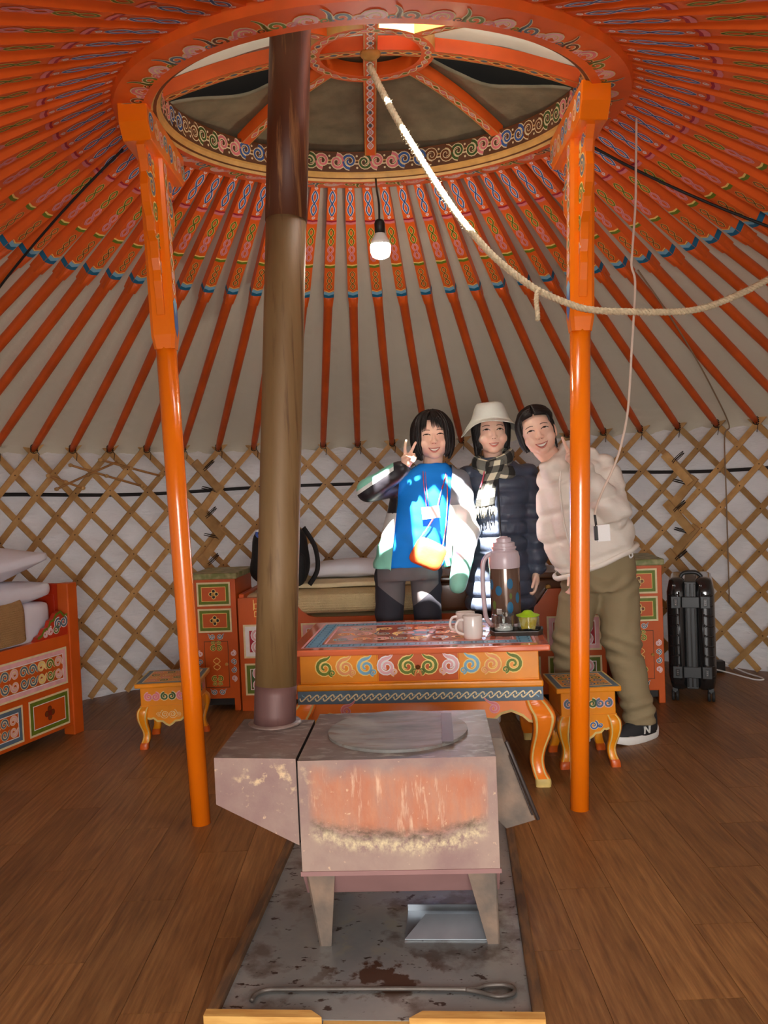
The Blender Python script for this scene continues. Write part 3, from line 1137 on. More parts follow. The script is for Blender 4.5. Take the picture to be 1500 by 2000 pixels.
# front board: high at both ends, stepping down to the middle
front = [(x0, 0.06), (x1, 0.06), (x1, 0.64), (x1 - 0.30, 0.64), (x1 - 0.33, 0.60), (x1 - 0.36, 0.56), (x1 - 0.40, 0.53), (x1 - 0.44, 0.52),
         (x0 + 0.44, 0.52), (x0 + 0.40, 0.53), (x0 + 0.36, 0.56), (x0 + 0.33, 0.60), (x0 + 0.30, 0.64), (x0, 0.64)]
fr = plane((0, -BD / 2, 0), (1, 0, 0), (0, 0, 1))
fb.prism(front, fr, -0.03, 0.0, 'p_orange')
# knot painted near the end of the rail
for s_ in (-1, 1):
    cx = s_ * (BL / 2 - 0.13)
    for a_, b_ in ((0, 0.0), (0.022, 0.022), (-0.022, 0.022), (0.022, -0.022), (-0.022, -0.022)):
        fb.frame(fr, cx + a_ - 0.016, 0.57 + b_ - 0.016, cx + a_ + 0.016, 0.57 + b_ + 0.016, 0.004, 'p_yellow')
    fb.ribbon(fr, [(cx - s_ * 0.02, 0.54), (cx - s_ * 0.09, 0.54)], 0.004, 'p_yellow')
    fb.ribbon(fr, [(cx - s_ * -0.04, 0.57), (cx - s_ * -0.04, 0.63)], 0.004, 'p_yellow')
obj('front_board', fb, bed, bev=0.004)
bk = MB()
bk.box2((x0, BD / 2 - 0.03, 0.06), (x1, BD / 2, 0.62), 'p_orange')
obj('back_board', bk, bed, bev=0.004)
for s_ in (-1, 1):
    e = MB()
    e.box2((s_ * BL / 2, -BD / 2 + 0.03, 0.06), (s_ * (BL / 2 - 0.03), BD / 2 - 0.03, 0.66), 'p_orange')
    obj('end_board', e, bed, bev=0.004)
    for yy in (-1, 1):
        lg = MB()
        lg.box2((s_ * BL / 2, yy * BD / 2, 0), (s_ * (BL / 2 - 0.07), yy * (BD / 2 - 0.06), 0.07), 'p_orange')
        obj('leg', lg, bed)
bs = MB()
bs.box2((x0 + 0.03, -BD / 2 + 0.03, 0.36), (x1 - 0.03, BD / 2 - 0.03, 0.40), 'p_brown')
obj('bed_base', bs, bed)
bed_panels = [(-0.99, -0.70, 'p_white', motif_fret('p_crimson')), (-0.66, -0.10, 'p_rose', motif_scrolls(['p_rose', 'p_green', 'p_slate'])),
              (0.10, 0.66, 'p_rose', motif_scrolls(['p_rose', 'p_green', 'p_slate'])), (0.70, 0.99, 'p_rose', motif_fret('p_crimson'))]
for a_, b_, c_, m_ in bed_panels:
    panel(bed, fr, a_, 0.30, b_, 0.49, c_, None, m_)
for a_, b_, c_, m_ in ((-0.99, -0.70, 'p_green', motif_fret('p_darkgreen')), (-0.66, -0.10, 'p_sky', motif_scrolls(['p_slate', 'p_rose'])),
                       (0.10, 0.66, 'p_sky', motif_scrolls(['p_slate', 'p_rose'])), (0.70, 0.99, 'p_green', motif_fret('p_darkgreen'))):
    panel(bed, fr, a_, 0.09, b_, 0.27, c_, None, m_)

# bedding on the back bed
mat('linen_white', (226, 226, 236), 0.85, var=0.04, vscale=6, bump=0.35, bscale=8)
mat('linen_cream', (222, 204, 164), 0.9, var=0.06, vscale=10, bump=0.25, bscale=30)


def quilt_material(name, rgb, sx, sz):
    m = mat(name, rgb, 0.9, var=0.08, vscale=12)
    N, L = m.node_tree.nodes, m.node_tree.links
    b = N['Principled BSDF']
    tc = N.new('ShaderNodeTexCoord')
    wv = N.new('ShaderNodeTexWave')
    wv.wave_type = 'BANDS'; wv.bands_direction = 'Z'
    wv.inputs['Scale'].default_value = sz
    wv.inputs['Distortion'].default_value = 3.0
    wv.inputs['Detail'].default_value = 0.5
    wv.inputs['Detail Scale'].default_value = sx
    L.new(tc.outputs['Object'], wv.inputs['Vector'])
    bp = N.new('ShaderNodeBump'); bp.inputs['Strength'].default_value = 0.7; bp.inputs['Distance'].default_value = 0.012
    L.new(wv.outputs['Fac'], bp.inputs['Height']); L.new(bp.outputs['Normal'], b.inputs['Normal'])
    return m


quilt_material('quilt_cream', (224, 202, 152), 9.0, 22.0)
quilt_material('quilt_tan', (186, 146, 96), 9.0, 30.0)


def soft_box(c, s, r, m, nx=10, ny=8, nz=4, wob=0.006, seed=0.0, puff=0.0):
    """a rounded block of cloth with slightly uneven sides"""
    mb = MB()
    bm = bmesh.new()
    bmesh.ops.create_cube(bm, size=1.0)
    bmesh.ops.subdivide_edges(bm, edges=bm.edges[:], cuts=7, use_grid_fill=True)
    hx, hy, hz = s[0] / 2, s[1] / 2, s[2] / 2
    out = []
    for v in bm.verts:
        p = Vector((v.co.x * 2 * hx, v.co.y * 2 * hy, v.co.z * 2 * hz))
        q = Vector((max(-hx + r, min(hx - r, p.x)), max(-hy + r, min(hy - r, p.y)), max(-hz + r, min(hz - r, p.z))))
        d = p - q
        if d.length > 1e-6:
            p = q + d.normalized() * r
        if puff:
            k = (1 - (p.x / hx) ** 2) * (1 - (p.y / hy) ** 2)
            p.z += math.copysign(puff, p.z) * max(0, k)
        p += Vector((noisy(p, 7, seed), noisy(p, 7, seed + 9), noisy(p, 7, seed + 4))) * wob
        out.append(p + Vector(c))
    mb.add(out, [tuple(v.index for v in f.verts) for f in bm.faces], m, True)
    bm.free()
    return mb


def bedlocal(x, y, z):
    return Vector((0.20, 5.185, 0)) + Matrix.Rotation(RZ, 3, 'Z') @ Vector((x, y, z))


def on_bed(name, mb, label, cat, p, rz, group=None, sub=1):
    o = obj(name, mb, None, label, cat, group, subsurf=sub)
    o.location = bedlocal(*p)
    o.rotation_euler = (0, 0, RZ + rz)
    return o


on_bed('mattress', soft_box((0, 0, 0), (1.98, 0.70, 0.12), 0.04, 'linen_cream'), 'cream mattress on the bed along the back wall', 'mattress', (0, 0, 0.462), 0)
# folded quilt draped over the front, seen in layers
qm = soft_box((0, 0, 0), (1.00, 0.70, 0.13), 0.045, 'quilt_cream', wob=0.008, seed=2)
on_bed('quilt', qm, 'cream stitched quilt folded thick on the back bed', 'quilt', (-0.42, -0.03, 0.592), 0)
mat('lacquer_brown', (104, 66, 44), 0.18, var=0.1, vscale=5, coat=0.6)
bxs = thing('storage_box', 'glossy brown box on the bed behind the people', 'box', bedlocal(0.50, -0.12, 0.523), RZ)
q_ = MB()
q_.box2((-0.40, -0.20, 0.0), (0.40, 0.20, 0.165), 'lacquer_brown')
obj('box_body', q_, bxs, bev=0.02, seg=3)
q_ = MB()
q_.box2((-0.41, -0.21, 0.166), (0.41, 0.21, 0.20), 'lacquer_brown')
obj('box_lid', q_, bxs, bev=0.012, seg=3)
for x_ in (-0.22, 0.22):
    q_ = MB()
    q_.lathe([(0.0, 0.0), (0.016, 0.0), (0.013, 0.010), (0.0, 0.014)], 'p_gold', 14, (x_, -0.211, 0.12), M=Matrix.Rotation(math.radians(90), 4, 'X'))
    obj('clasp', q_, bxs)
on_bed('sheet', soft_box((0, 0, 0), (0.92, 0.50, 0.035), 0.016, 'linen_cream', wob=0.010, seed=5), 'smooth cream sheet lying over the stitched quilt', 'sheet', (-0.42, 0.07, 0.676), 0.03)
on_bed('folded_duvet', soft_box((0, 0, 0), (0.56, 0.34, 0.075), 0.035, 'linen_white', wob=0.012, seed=8, puff=0.02), 'white folded duvet on the cream sheet beside the stove pipe', 'duvet', (-0.40, 0.12, 0.745), 0.05)

# ---- the bed on the left
LB_P, LB_Q = Vector((-1.645, 4.605, 0)), Vector((-1.842, 4.027, 0))
lb_dir = (LB_Q - LB_P).normalized()                      # from the foot post towards the camera
LBL, LBW = 1.72, 0.58
lb_ang = math.atan2(lb_dir.y, lb_dir.x)
lbed = thing('painted_bed', 'orange painted bed with white pillow, cut off by the left edge', 'bed', LB_P, lb_ang)
# local: x along the front towards the camera, y to the room side is -?, front face at y = 0, bed body at y < 0
# (rotation puts +y on the room side)
lf = plane((0, 0, 0), (-1, 0, 0), (0, 0, 1))             # drawing frame of the front face: a runs back to the post, normal to the room
post = MB()
post.box2((0.0, -0.07, 0.0), (0.075, 0.0, 0.80), 'p_orange')
obj('foot_post', post, lbed, bev=0.006)
hbp = MB()
hbp.box2((0.012, -LBW + 0.06, 0.07), (0.055, -0.07, 0.795), 'p_red')
hbp.box2((0.004, -LBW + 0.10, 0.60), (0.060, -0.10, 0.74), 'p_red')
obj('foot_board', hbp, lbed, bev=0.005)
p2 = MB()
p2.box2((0.0, -LBW, 0.0), (0.075, -LBW + 0.06, 0.78), 'p_orange')
obj('corner_post', p2, lbed, bev=0.006)
hp = MB()
hp.box2((LBL - 0.075, -0.07, 0.0), (LBL, 0.0, 0.80), 'p_orange')
hp.box2((LBL - 0.06, -LBW, 0.06), (LBL - 0.01, -0.07, 0.80), 'p_red')
obj('head_board', hp, lbed, bev=0.006)
fbm = MB()
fbm.box2((0.075, -0.045, 0.055), (LBL - 0.075, -0.008, 0.535), 'p_orange')
obj('front_board', fbm, lbed, bev=0.004)
bb = MB()
bb.box2((0.075, -LBW, 0.06), (LBL - 0.075, -LBW + 0.03, 0.60), 'p_orange')
obj('back_board', bb, lbed)
base = MB()
base.box2((0.075, -LBW + 0.03, 0.40), (LBL - 0.075, -0.045, 0.44), 'p_brown')
obj('bed_base', base, lbed)
# scalloped bracket between post and rail
br = MB()
sc_ = [(-0.075, 0.535), (-0.075, 0.645), (-0.10, 0.64), (-0.125, 0.665), (-0.16, 0.655), (-0.18, 0.63), (-0.205, 0.625), (-0.22, 0.595), (-0.25, 0.59),
       (-0.27, 0.565), (-0.30, 0.555), (-0.32, 0.535)]
br.prism(sc_, plane((0, -0.012, 0), (-1, 0, 0), (0, 0, 1)) if False else (lambda a, b, h=0.0: Vector((-a, -0.026 + h, b))), -0.012, 0.014, 'p_red')
fbr = lambda a, b, h=0.0: Vector((-a, -0.012 + h, b))
br.ribbon(fbr, [(a, b - 0.006) for a, b in sc_[1:-1]], 0.014, 'p_green')
for (a_, b_, s_, c_, t_) in ((-0.105, 0.605, 0.06, 'p_slate', 1), (-0.145, 0.60, 0.06, 'p_slate', -1), (-0.165, 0.575, 0.05, 'p_green', 1), (-0.205, 0.572, 0.045, 'p_rose', -1), (-0.245, 0.562, 0.036, 'p_rose', 1)):
    br.curl(fbr, a_, b_, s_, c_, 'p_white', 1.2, t_, w=s_ * 0.15)
obj('scroll_bracket', br, lbed)


def lpanel(x0, z0, x1, z1, cf, motif):
    f = lambda a, b, h=0.0: Vector((-a, -0.008 + h, b))
    panel(lbed, f, -x1, z0, -x0, z1, cf, None, motif)


lpanel(0.105, 0.285, 0.86, 0.475, 'p_rose', motif_scrolls(['p_rose', 'p_green', 'p_yellow', 'p_slate', 'p_slate']))
lpanel(0.90, 0.285, 1.62, 0.475, 'p_rose', motif_scrolls(['p_rose', 'p_green', 'p_yellow', 'p_slate', 'p_slate']))
lpanel(0.105, 0.075, 0.40, 0.255, 'p_green', motif_flower('p_brown', 'p_darkred'))
lpanel(0.44, 0.075, 1.05, 0.255, 'p_slate', motif_scrolls(['p_rose', 'p_slate', 'p_yellow']))
lpanel(1.10, 0.075, 1.40, 0.255, 'p_green', motif_flower('p_brown', 'p_darkred'))


def on_lbed(name, mb, label, cat, p, rz=0.0, rx=0.0, ry=0.0, sub=1):
    o = obj(name, mb, None, label, cat, subsurf=sub)
    M_ = Matrix.Translation(LB_P) @ Matrix.Rotation(lb_ang, 4, 'Z') @ Matrix.Translation(p) @ Matrix.Rotation(rz, 4, 'Z') @ Matrix.Rotation(ry, 4, 'Y') @ Matrix.Rotation(rx, 4, 'X')
    o.matrix_world = M_
    return o


on_lbed('mattress', soft_box((0, 0, 0), (1.50, 0.46, 0.29), 0.05, 'linen_white', seed=4), 'white sheeted mattress on the cropped bed at the wall', 'mattress', (0.85, -0.295, 0.588))
on_lbed('folded_duvet', soft_box((0, 0, 0), (0.64, 0.48, 0.095), 0.045, 'linen_white', wob=0.012, seed=6, puff=0.012), 'white folded duvet under the pillow on the cropped bed', 'duvet', (0.42, -0.29, 0.776), 0.02)
pl = soft_box((0, 0, 0), (0.74, 0.46, 0.05), 0.024, 'linen_white', wob=0.012, seed=11, puff=0.085)
on_lbed('pillow', pl, 'plump white pillow on top of the cropped bed', 'pillow', (0.50, -0.28, 0.905), -0.10, 0.06, 0.10)
# tan blanket hanging over the side
bl = MB()
pts = []
for i in range(16):
    x = 0.36 + 0.75 * i / 15
    for j, (y, z) in enumerate(((-0.50, 0.742), (-0.35, 0.748), (-0.20, 0.750), (-0.10, 0.746), (-0.058, 0.730), (-0.046, 0.690), (-0.040, 0.630), (-0.036, 0.570), (-0.030, 0.545))):
        wv_ = 0.006 * math.sin(x * 14 + j) + 0.005 * noisy((x, y, z), 9)
        z2 = z + (0.085 if x < 0.76 and j < 4 else 0.0) * (1 if j < 3 else 0.6)
        pts.append((x + 0.01 * math.sin(j), y + (wv_ if j > 4 else 0), z2 + (wv_ if j <= 4 else 0)))
bl.grid(pts, 16, 9, 'quilt_tan')
o = on_lbed('blanket', bl, 'tan stitched blanket hanging over the side of the cropped bed', 'blanket', (0, 0, 0), sub=2)
md = o.modifiers.new('thick', 'SOLIDIFY'); md.thickness = 0.012; md.offset = 1


# ---- low table with curved legs
def cabriole(path, widths, depths, m, trim=None):
    """a curved leg: path of (outward offset, z); square section, built along the diagonal"""
    return path, widths


def curved_leg(sx, sy, cx, cy, prof, m, foot_m, trim_m):
    """prof rows: (outward offset, half size, z), from the top to the floor; the leg bows out on the diagonal"""
    mb = MB()
    rows = spline([(a, b, c) for a, b, c in prof], 5)
    vs_ = []
    for p in rows:
        o_, hs_, z = p.x, p.y, p.z
        x, y = cx + sx * o_, cy + sy * o_
        c = hs_ * 0.25
        vs_.append([(x - hs_, y - hs_ + c, z), (x - hs_ + c, y - hs_, z), (x + hs_ - c, y - hs_, z), (x + hs_, y - hs_ + c, z),
                    (x + hs_, y + hs_ - c, z), (x + hs_ - c, y + hs_, z), (x - hs_ + c, y + hs_, z), (x - hs_, y + hs_ - c, z)])
    n = len(vs_)
    V = [p for r in vs_ for p in r]
    zmin = rows[-1].z
    for i in range(n - 1):
        mm = foot_m if rows[i].z < 0.035 else m
        mb.add(V[i * 8:(i + 2) * 8], [(j, 8 + j, 8 + (j + 1) % 8, (j + 1) % 8) for j in range(8)], mm, True)
    mb.add(vs_[0], [tuple(range(8))], m)
    mb.add(vs_[-1], [tuple(reversed(range(8)))], foot_m)
    # pale worn trim down the outer edges of the front and side faces
    for axis in (0, 1):
        for e in (-1, 1):
            pts = []
            for i, p in enumerate(rows):
                if p.z < 0.03:
                    continue
                hs_ = p.y
                x, y = cx + sx * p.x, cy + sy * p.x
                if axis == 0:
                    pts.append([Vector((x + e * (hs_ - 0.002) - e * 0.35 * hs_, y + sy * (hs_ + 0.0008), p.z)), Vector((x + e * (hs_ - hs_ * 0.2), y + sy * (hs_ + 0.0008), p.z))])
                else:
                    pts.append([Vector((x + sx * (hs_ + 0.0008), y + e * (hs_ - 0.002) - e * 0.35 * hs_, p.z)), Vector((x + sx * (hs_ + 0.0008), y + e * (hs_ - hs_ * 0.2), p.z))])
            vv = [q for pr in pts for q in pr]
            mb.add(vv, [(2 * i, 2 * i + 1, 2 * i + 3, 2 * i + 2) for i in range(len(pts) - 1)], trim_m)
    return mb


mat('table_top', (224, 112, 70), 0.07, var=0.08, vscale=6, coat=0.8, spec=0.6)
mat('p_trim', (214, 186, 112), 0.55, var=0.2, vscale=18)
TW, TD, TH = 1.07, 0.72, 0.580
table = thing('low_table', 'low orange table with painted drawers, curved legs and a glossy top', 'table', (0.141, 3.867, 0), RZ)
tp = MB()
tp.box2((-TW / 2, -TD / 2, TH - 0.026), (TW / 2, TD / 2, TH), 'table_top')
ft = plane((0, 0, TH), (1, 0, 0), (0, 1, 0))
X, Y = TW / 2, TD / 2
tp.frame(ft, -X + 0.05, -Y + 0.05, X - 0.05, Y - 0.05, 0.010, 'p_rose')
tp.frame(ft, -X + 0.065, -Y + 0.065, X - 0.065, Y - 0.065, 0.060, 'p_sky')
for s_ in (-1, 1):
    for k in range(12):
        yy = -Y + 0.09 + (2 * Y - 0.18) * k / 11
        tp.frame(ft, s_ * (X - 0.095) - 0.022, yy - 0.018, s_ * (X - 0.095) + 0.022, yy + 0.018, 0.006, 'p_teal', 0.0009)
    for k in range(18):
        xx = -X + 0.14 + (2 * X - 0.28) * k / 17
        tp.frame(ft, xx - 0.018, s_ * (Y - 0.095) - 0.020, xx + 0.018, s_ * (Y - 0.095) + 0.020, 0.006, 'p_slate', 0.0009)
tp.frame(ft, -X + 0.135, -Y + 0.135, X - 0.135, Y - 0.135, 0.008, 'p_rose')
for k in range(9):
    for r in (-1, 0, 1):
        cx, cy = -0.34 + 0.085 * k, 0.125 * r
        tp.curl(ft, cx, cy, 0.080, ['p_peach', 'p_rose', 'p_slate', 'p_yellow', 'p_sky'][(k + r) % 5], 'p_cream', k * 1.3 + r, 1 if (k + r) % 2 else -1, w=0.009, tail=0.04)
four_petals(tp, ft, 0, 0, 0.09, 'p_rose', 'p_sky')
obj('top', tp, table, bev=0.007, seg=3)
bdy = MB()
bw, bd_ = TW / 2 - 0.045, TD / 2 - 0.035
bdy.box2((-bw, -bd_, 0.432), (bw, bd_, TH - 0.026), 'p_amber')
fbd = plane((0, -bd_, 0), (1, 0, 0), (0, 0, 1))
obj('body', bdy, table, bev=0.003)
# the three drawer fronts
cols9 = ['p_green', 'p_peach', 'p_sky', 'p_rose', 'p_green', 'p_green', 'p_rose', 'p_sky', 'p_peach', 'p_green']
edges = [-bw, -0.165, 0.165, bw]
for d_ in range(3):
    a_, b_ = edges[d_], edges[d_ + 1]
    dr = MB()
    dr.box2((a_ + 0.002, -bd_ - 0.005, 0.440), (b_ - 0.002, -bd_ + 0.01, TH - 0.030), 'p_orange' if d_ == 1 else 'p_amber')
    f2 = plane((0, -bd_ - 0.005, 0), (1, 0, 0), (0, 0, 1))
    for k in range(10):
        cx = -0.385 + 0.0856 * k
        if a_ < cx < b_:
            s_ = 1 if k >= 5 else -1
            dr.curl(f2, cx, 0.500, 0.078, cols9[k], 'p_yellow' if cols9[k] != 'p_rose' else 'p_white', math.pi / 2 if s_ < 0 else math.pi / 2, s_, w=0.011, tail=0.03)
            dr.curl(f2, cx - s_ * 0.030, 0.478, 0.030, cols9[k], 'p_yellow', -math.pi / 2, -s_, w=0.006)
    o = obj('drawer', dr, table, bev=0.002)
    if d_ == 1:
        kn = MB()
        kn.lathe([(0, 0), (0.009, 0.002), (0.010, 0.008), (0.0, 0.014)], 'p_brown', 12, (0, -bd_ - 0.006, 0.497), M=Matrix.Rotation(math.radians(90), 4, 'X'))
        for s_ in (-1, 1):
            kn.tube([(0, -bd_ - 0.012, 0.494), (s_ * 0.009, -bd_ - 0.012, 0.478), (s_ * 0.013, -bd_ - 0.011, 0.462)], [0.002, 0.004, 0.006], 'p_peach', 6)
        obj('tassel_knob', kn, o)
bse = MB()
bse.box2((-bw - 0.015, -bd_ - 0.015, 0.405), (bw + 0.015, bd_ + 0.015, 0.433), 'p_amber')
obj('moulding', bse, table, bev=0.008, seg=3)
wv_ = MB()
wv_.box2((-bw - 0.012, -bd_ - 0.012, 0.350), (bw + 0.012, bd_ + 0.012, 0.406), 'p_slate')
f2 = plane((0, -bd_ - 0.012, 0), (1, 0, 0), (0, 0, 1))
for k in range(30):
    cx = -bw + 0.02 + (2 * bw - 0.04) * k / 29
    wv_.ribbon(f2, [(cx - 0.023 + 0.046 * q / 16 - 0.006 * math.sin(2 * math.pi * q / 16), 0.378 + 0.0125 * math.sin(math.pi * (q / 8 - 1))) for q in range(17)], 0.0075, 'p_slate', 0.0006 + 0.0004 * (k % 3))
    wv_.ribbon(f2, [(cx - 0.023 + 0.046 * q / 16 - 0.006 * math.sin(2 * math.pi * q / 16), 0.378 + 0.0125 * math.sin(math.pi * (q / 8 - 1))) for q in range(17)], 0.0055, 'p_cream', 0.0008 + 0.0004 * (k % 3))
    wv_.ribbon(f2, [(cx + 0.014 * math.cos(q * 0.45), 0.364 + 0.010 * math.sin(q * 0.45)) for q in range(8)], 0.003, 'p_sky', 0.0005)
    wv_.ribbon(f2, [(cx + 0.014 * math.cos(q * 0.45), 0.393 - 0.010 * math.sin(q * 0.45)) for q in range(8)], 0.003, 'p_sky', 0.0005)
obj('wave_band', wv_, table)
mat('p_amber_apron', (236, 126, 30), 0.3, var=0.08, vscale=6, coat=0.4)
ap = MB()
ax_, ay_ = bw + 0.012, bd_ + 0.012


def apron(mb, fr, half, ztop, m, depth=0.022):
    prof_ = [(-half, ztop), (-half, 0.255), (-half + 0.06, 0.262), (-half + 0.085, 0.285), (-half + 0.13, 0.305), (-half + 0.17, 0.295), (-half + 0.20, 0.272),
             (-half + 0.25, 0.275), (0, 0.262)]
    P = prof_ + [(-a, b) for a, b in reversed(prof_[:-1])]
    mb.prism(P, fr, -depth, 0.0, m)
    mb.ribbon(fr, [(a, b + 0.006) for a, b in P[1:-1]], 0.010, 'p_trim')


for fr_, half in ((plane((0, -ay_, 0), (1, 0, 0), (0, 0, 1)), ax_), (plane((0, ay_, 0), (-1, 0, 0), (0, 0, 1)), ax_),
                  (plane((ax_, 0, 0), (0, 1, 0), (0, 0, 1)), ay_), (plane((-ax_, 0, 0), (0, -1, 0), (0, 0, 1)), ay_)):
    a1 = MB()
    apron(a1, fr_, half, 0.352, 'p_amber_apron')
    for s_ in (-1, 1):
        a1.curl(fr_, s_ * (half - 0.20), 0.322, 0.045, 'p_pink', 'p_rose', math.pi / 2, s_, w=0.007, tail=0.05)
    obj('apron', a1, table)
legp = [(-0.020, 0.040, 0.352), (-0.004, 0.048, 0.325), (0.012, 0.047, 0.29), (0.008, 0.038, 0.23), (-0.012, 0.030, 0.15), (-0.018, 0.028, 0.10), (-0.010, 0.028, 0.055), (0.002, 0.031, 0.028), (0.002, 0.030, 0.0)]
for sx in (-1, 1):
    for sy in (-1, 1):
        obj('leg', curved_leg(sx, sy, sx * (ax_ - 0.015), sy * (ay_ - 0.015), legp, 'p_amber_apron', 'p_trim', 'p_trim'), table, sharp=50)


# ---- the two stools
def stool(label, loc, rz, w, d, h, cols):
    t = thing('painted_stool', label, 'stool', loc, rz, 'painted stools')
    X, Y = w / 2, d / 2
    tp = MB()
    tp.box2((-X, -Y, h - 0.022), (X, Y, h), 'p_amber')
    ft = plane((0, 0, h), (1, 0, 0), (0, 1, 0))
    tp.frame(ft, -X, -Y, X, Y, 0.008, 'p_trim')
    tp.frame(ft, -X + 0.008, -Y + 0.008, X - 0.008, Y - 0.008, 0.022, 'p_slate')
    tp.frame(ft, -X + 0.030, -Y + 0.030, X - 0.030, Y - 0.030, 0.006, 'p_cream')
    for i in range(4):
        for j in range(4):
            tp.curl(ft, -X + 0.068 + (w - 0.136) * i / 3, -Y + 0.068 + (d - 0.136) * j / 3, 0.050, cols[(i + 2 * j) % len(cols)], 'p_yellow', i * 1.9 + j, 1 if (i + j) % 2 else -1, w=0.007, tail=0.02)
    obj('top', tp, t, bev=0.005)
    b = MB()
    bx, by = X - 0.022, Y - 0.022
    zb = h * 0.64
    b.box2((-bx, -by, zb), (bx, by, h - 0.022), 'p_amber')
    for fr_, half in ((plane((0, -by, 0), (1, 0, 0), (0, 0, 1)), bx), (plane((bx, 0, 0), (0, 1, 0), (0, 0, 1)), by)):
        zc = (zb + h - 0.022) / 2
        for k, c in enumerate((cols[0], cols[1], cols[0])):
            cx = (-0.55 + 0.55 * k) * half * 1.05
            for s_ in (-1, 1):
                b.curl(fr_, cx + s_ * 0.017, zc, 0.040, c, 'p_cream' if k == 1 else 'p_rose', math.pi / 2, s_, w=0.008)
    obj('box', b, t, bev=0.004)
    lz = zb + 0.005
    for fr_, half in ((plane((0, -by - 0.004, 0), (1, 0, 0), (0, 0, 1)), bx), (plane((0, by + 0.004, 0), (-1, 0, 0), (0, 0, 1)), bx),
                      (plane((bx + 0.004, 0, 0), (0, 1, 0), (0, 0, 1)), by), (plane((-bx - 0.004, 0, 0), (0, -1, 0), (0, 0, 1)), by)):
        a1 = MB()
        P = [(-half, lz), (-half, lz - 0.055), (-half + 0.045, lz - 0.070), (-half * 0.55, lz - 0.066), (-half * 0.42, lz - 0.082), (-half * 0.22, lz - 0.084), (-half * 0.12, lz - 0.097), (0, lz - 0.106)]
        P = P + [(-a, b_) for a, b_ in reversed(P[:-1])]
        a1.prism(P, fr_, -0.016, 0.0, 'p_amber')
        a1.ribbon(fr_, [(a, b_ + 0.005) for a, b_ in P[1:-1]], 0.009, 'p_trim')
        for s_ in (-1, 1):
            a1.curl(fr_, s_ * 0.019, lz - 0.045, 0.042, cols[2], 'p_cream', math.pi / 2 - s_ * 0.4, s_, w=0.006)
            a1.curl(fr_, s_ * 0.048, lz - 0.046, 0.022, cols[2], 'p_cream', math.pi, -s_, w=0.004)
        obj('apron', a1, t)
    q = h / 0.35
    lp = [(-0.010, 0.022, lz), (0.002, 0.027, lz - 0.025 * q), (0.006, 0.025, lz - 0.06 * q), (0.002, 0.020, lz - 0.10 * q), (-0.008, 0.017, 0.085 * q), (-0.006, 0.018, 0.05 * q), (0.003, 0.020, 0.022), (0.005, 0.020, 0.0)]
    for sx in (-1, 1):
        for sy in (-1, 1):
            obj('leg', curved_leg(sx, sy, sx * (bx - 0.012), sy * (by - 0.012), lp, 'p_amber', 'p_orange', 'p_trim'), t, sharp=50)
    return t


stool('painted stool behind the orange post, right of the low table', (0.835, 3.815, 0), math.radians(1), 0.278, 0.30, 0.350, ['p_slate', 'p_darkgreen', 'p_blue'])
stool('painted stool half hidden by the post beside the bed with the pillow', (-1.10, 4.375, 0), math.radians(2), 0.315, 0.32, 0.325, ['p_pink', 'p_darkgreen', 'p_amber'])
# ================================================================== hearth mat, stove, pipe
def node_mat(name):
    m = bpy.data.materials.new(name)
    m.use_nodes = True
    MATS[name] = m
    return m, m.node_tree.nodes, m.node_tree.links, m.node_tree.nodes['Principled BSDF']


def mixc(N, L, fac, a, b):
    mx = N.new('ShaderNodeMix'); mx.data_type = 'RGBA'
    if isinstance(fac, float):
        mx.inputs[0].default_value = fac
    else:
        L.new(fac, mx.inputs[0])
    for i, c in ((6, a), (7, b)):
        if isinstance(c, tuple):
            mx.inputs[i].default_value = c
        else:
            L.new(c, mx.inputs[i])
    return mx.outputs[2]


def noise_fac(N, L, vec, scale, lo, hi, detail=5, stretch=(1, 1, 1), rough=0.6):
    mp = N.new('ShaderNodeMapping'); mp.inputs['Scale'].default_value = stretch
    L.new(vec, mp.inputs['Vector'])
    nz = N.new('ShaderNodeTexNoise'); nz.inputs['Scale'].default_value = scale; nz.inputs['Detail'].default_value = detail; nz.inputs['Roughness'].default_value = rough
    L.new(mp.outputs['Vector'], nz.inputs['Vector'])
    mr = N.new('ShaderNodeMapRange'); mr.inputs['From Min'].default_value = lo; mr.inputs['From Max'].default_value = hi
    L.new(nz.outputs['Fac'], mr.inputs['Value'])
    return mr.outputs[0]


def math_n(N, L, op, a, b=None):
    n_ = N.new('ShaderNodeMath'); n_.operation = op; n_.use_clamp = op in ('MULTIPLY', 'ADD', 'SUBTRACT') and False
    for i, v in ((0, a), (1, b)):
        if v is None:
            continue
        if isinstance(v, (int, float)):
            n_.inputs[i].default_value = v
        else:
            L.new(v, n_.inputs[i])
    return n_.outputs[0]


def gauss_mask(N, L, vec, c, s):
    """soft blob: 1 at c, falling off with the radii s (object space)"""
    sx = N.new('ShaderNodeSeparateXYZ'); L.new(vec, sx.inputs[0])
    tot = None
    for k, ax in enumerate('XYZ'):
        if s[k] is None:
            continue
        d = math_n(N, L, 'DIVIDE', math_n(N, L, 'SUBTRACT', sx.outputs[ax], c[k]), s[k])
        d2 = math_n(N, L, 'MULTIPLY', d, d)
        tot = d2 if tot is None else math_n(N, L, 'ADD', tot, d2)
    return math_n(N, L, 'POWER', 2.718, math_n(N, L, 'MULTIPLY', tot, -1.0))


def sat(N, L, v, lo=0.0, hi=1.0):
    mr = N.new('ShaderNodeMapRange'); mr.inputs['From Min'].default_value = lo; mr.inputs['From Max'].default_value = hi
    L.new(v, mr.inputs['Value'])
    return mr.outputs[0]


m, N, L, b = node_mat('stove_rust')
tc = N.new('ShaderNodeTexCoord').outputs['Object']
c = mixc(N, L, noise_fac(N, L, tc, 7, 0.35, 0.65), lin((146, 116, 110)), lin((166, 140, 126)))
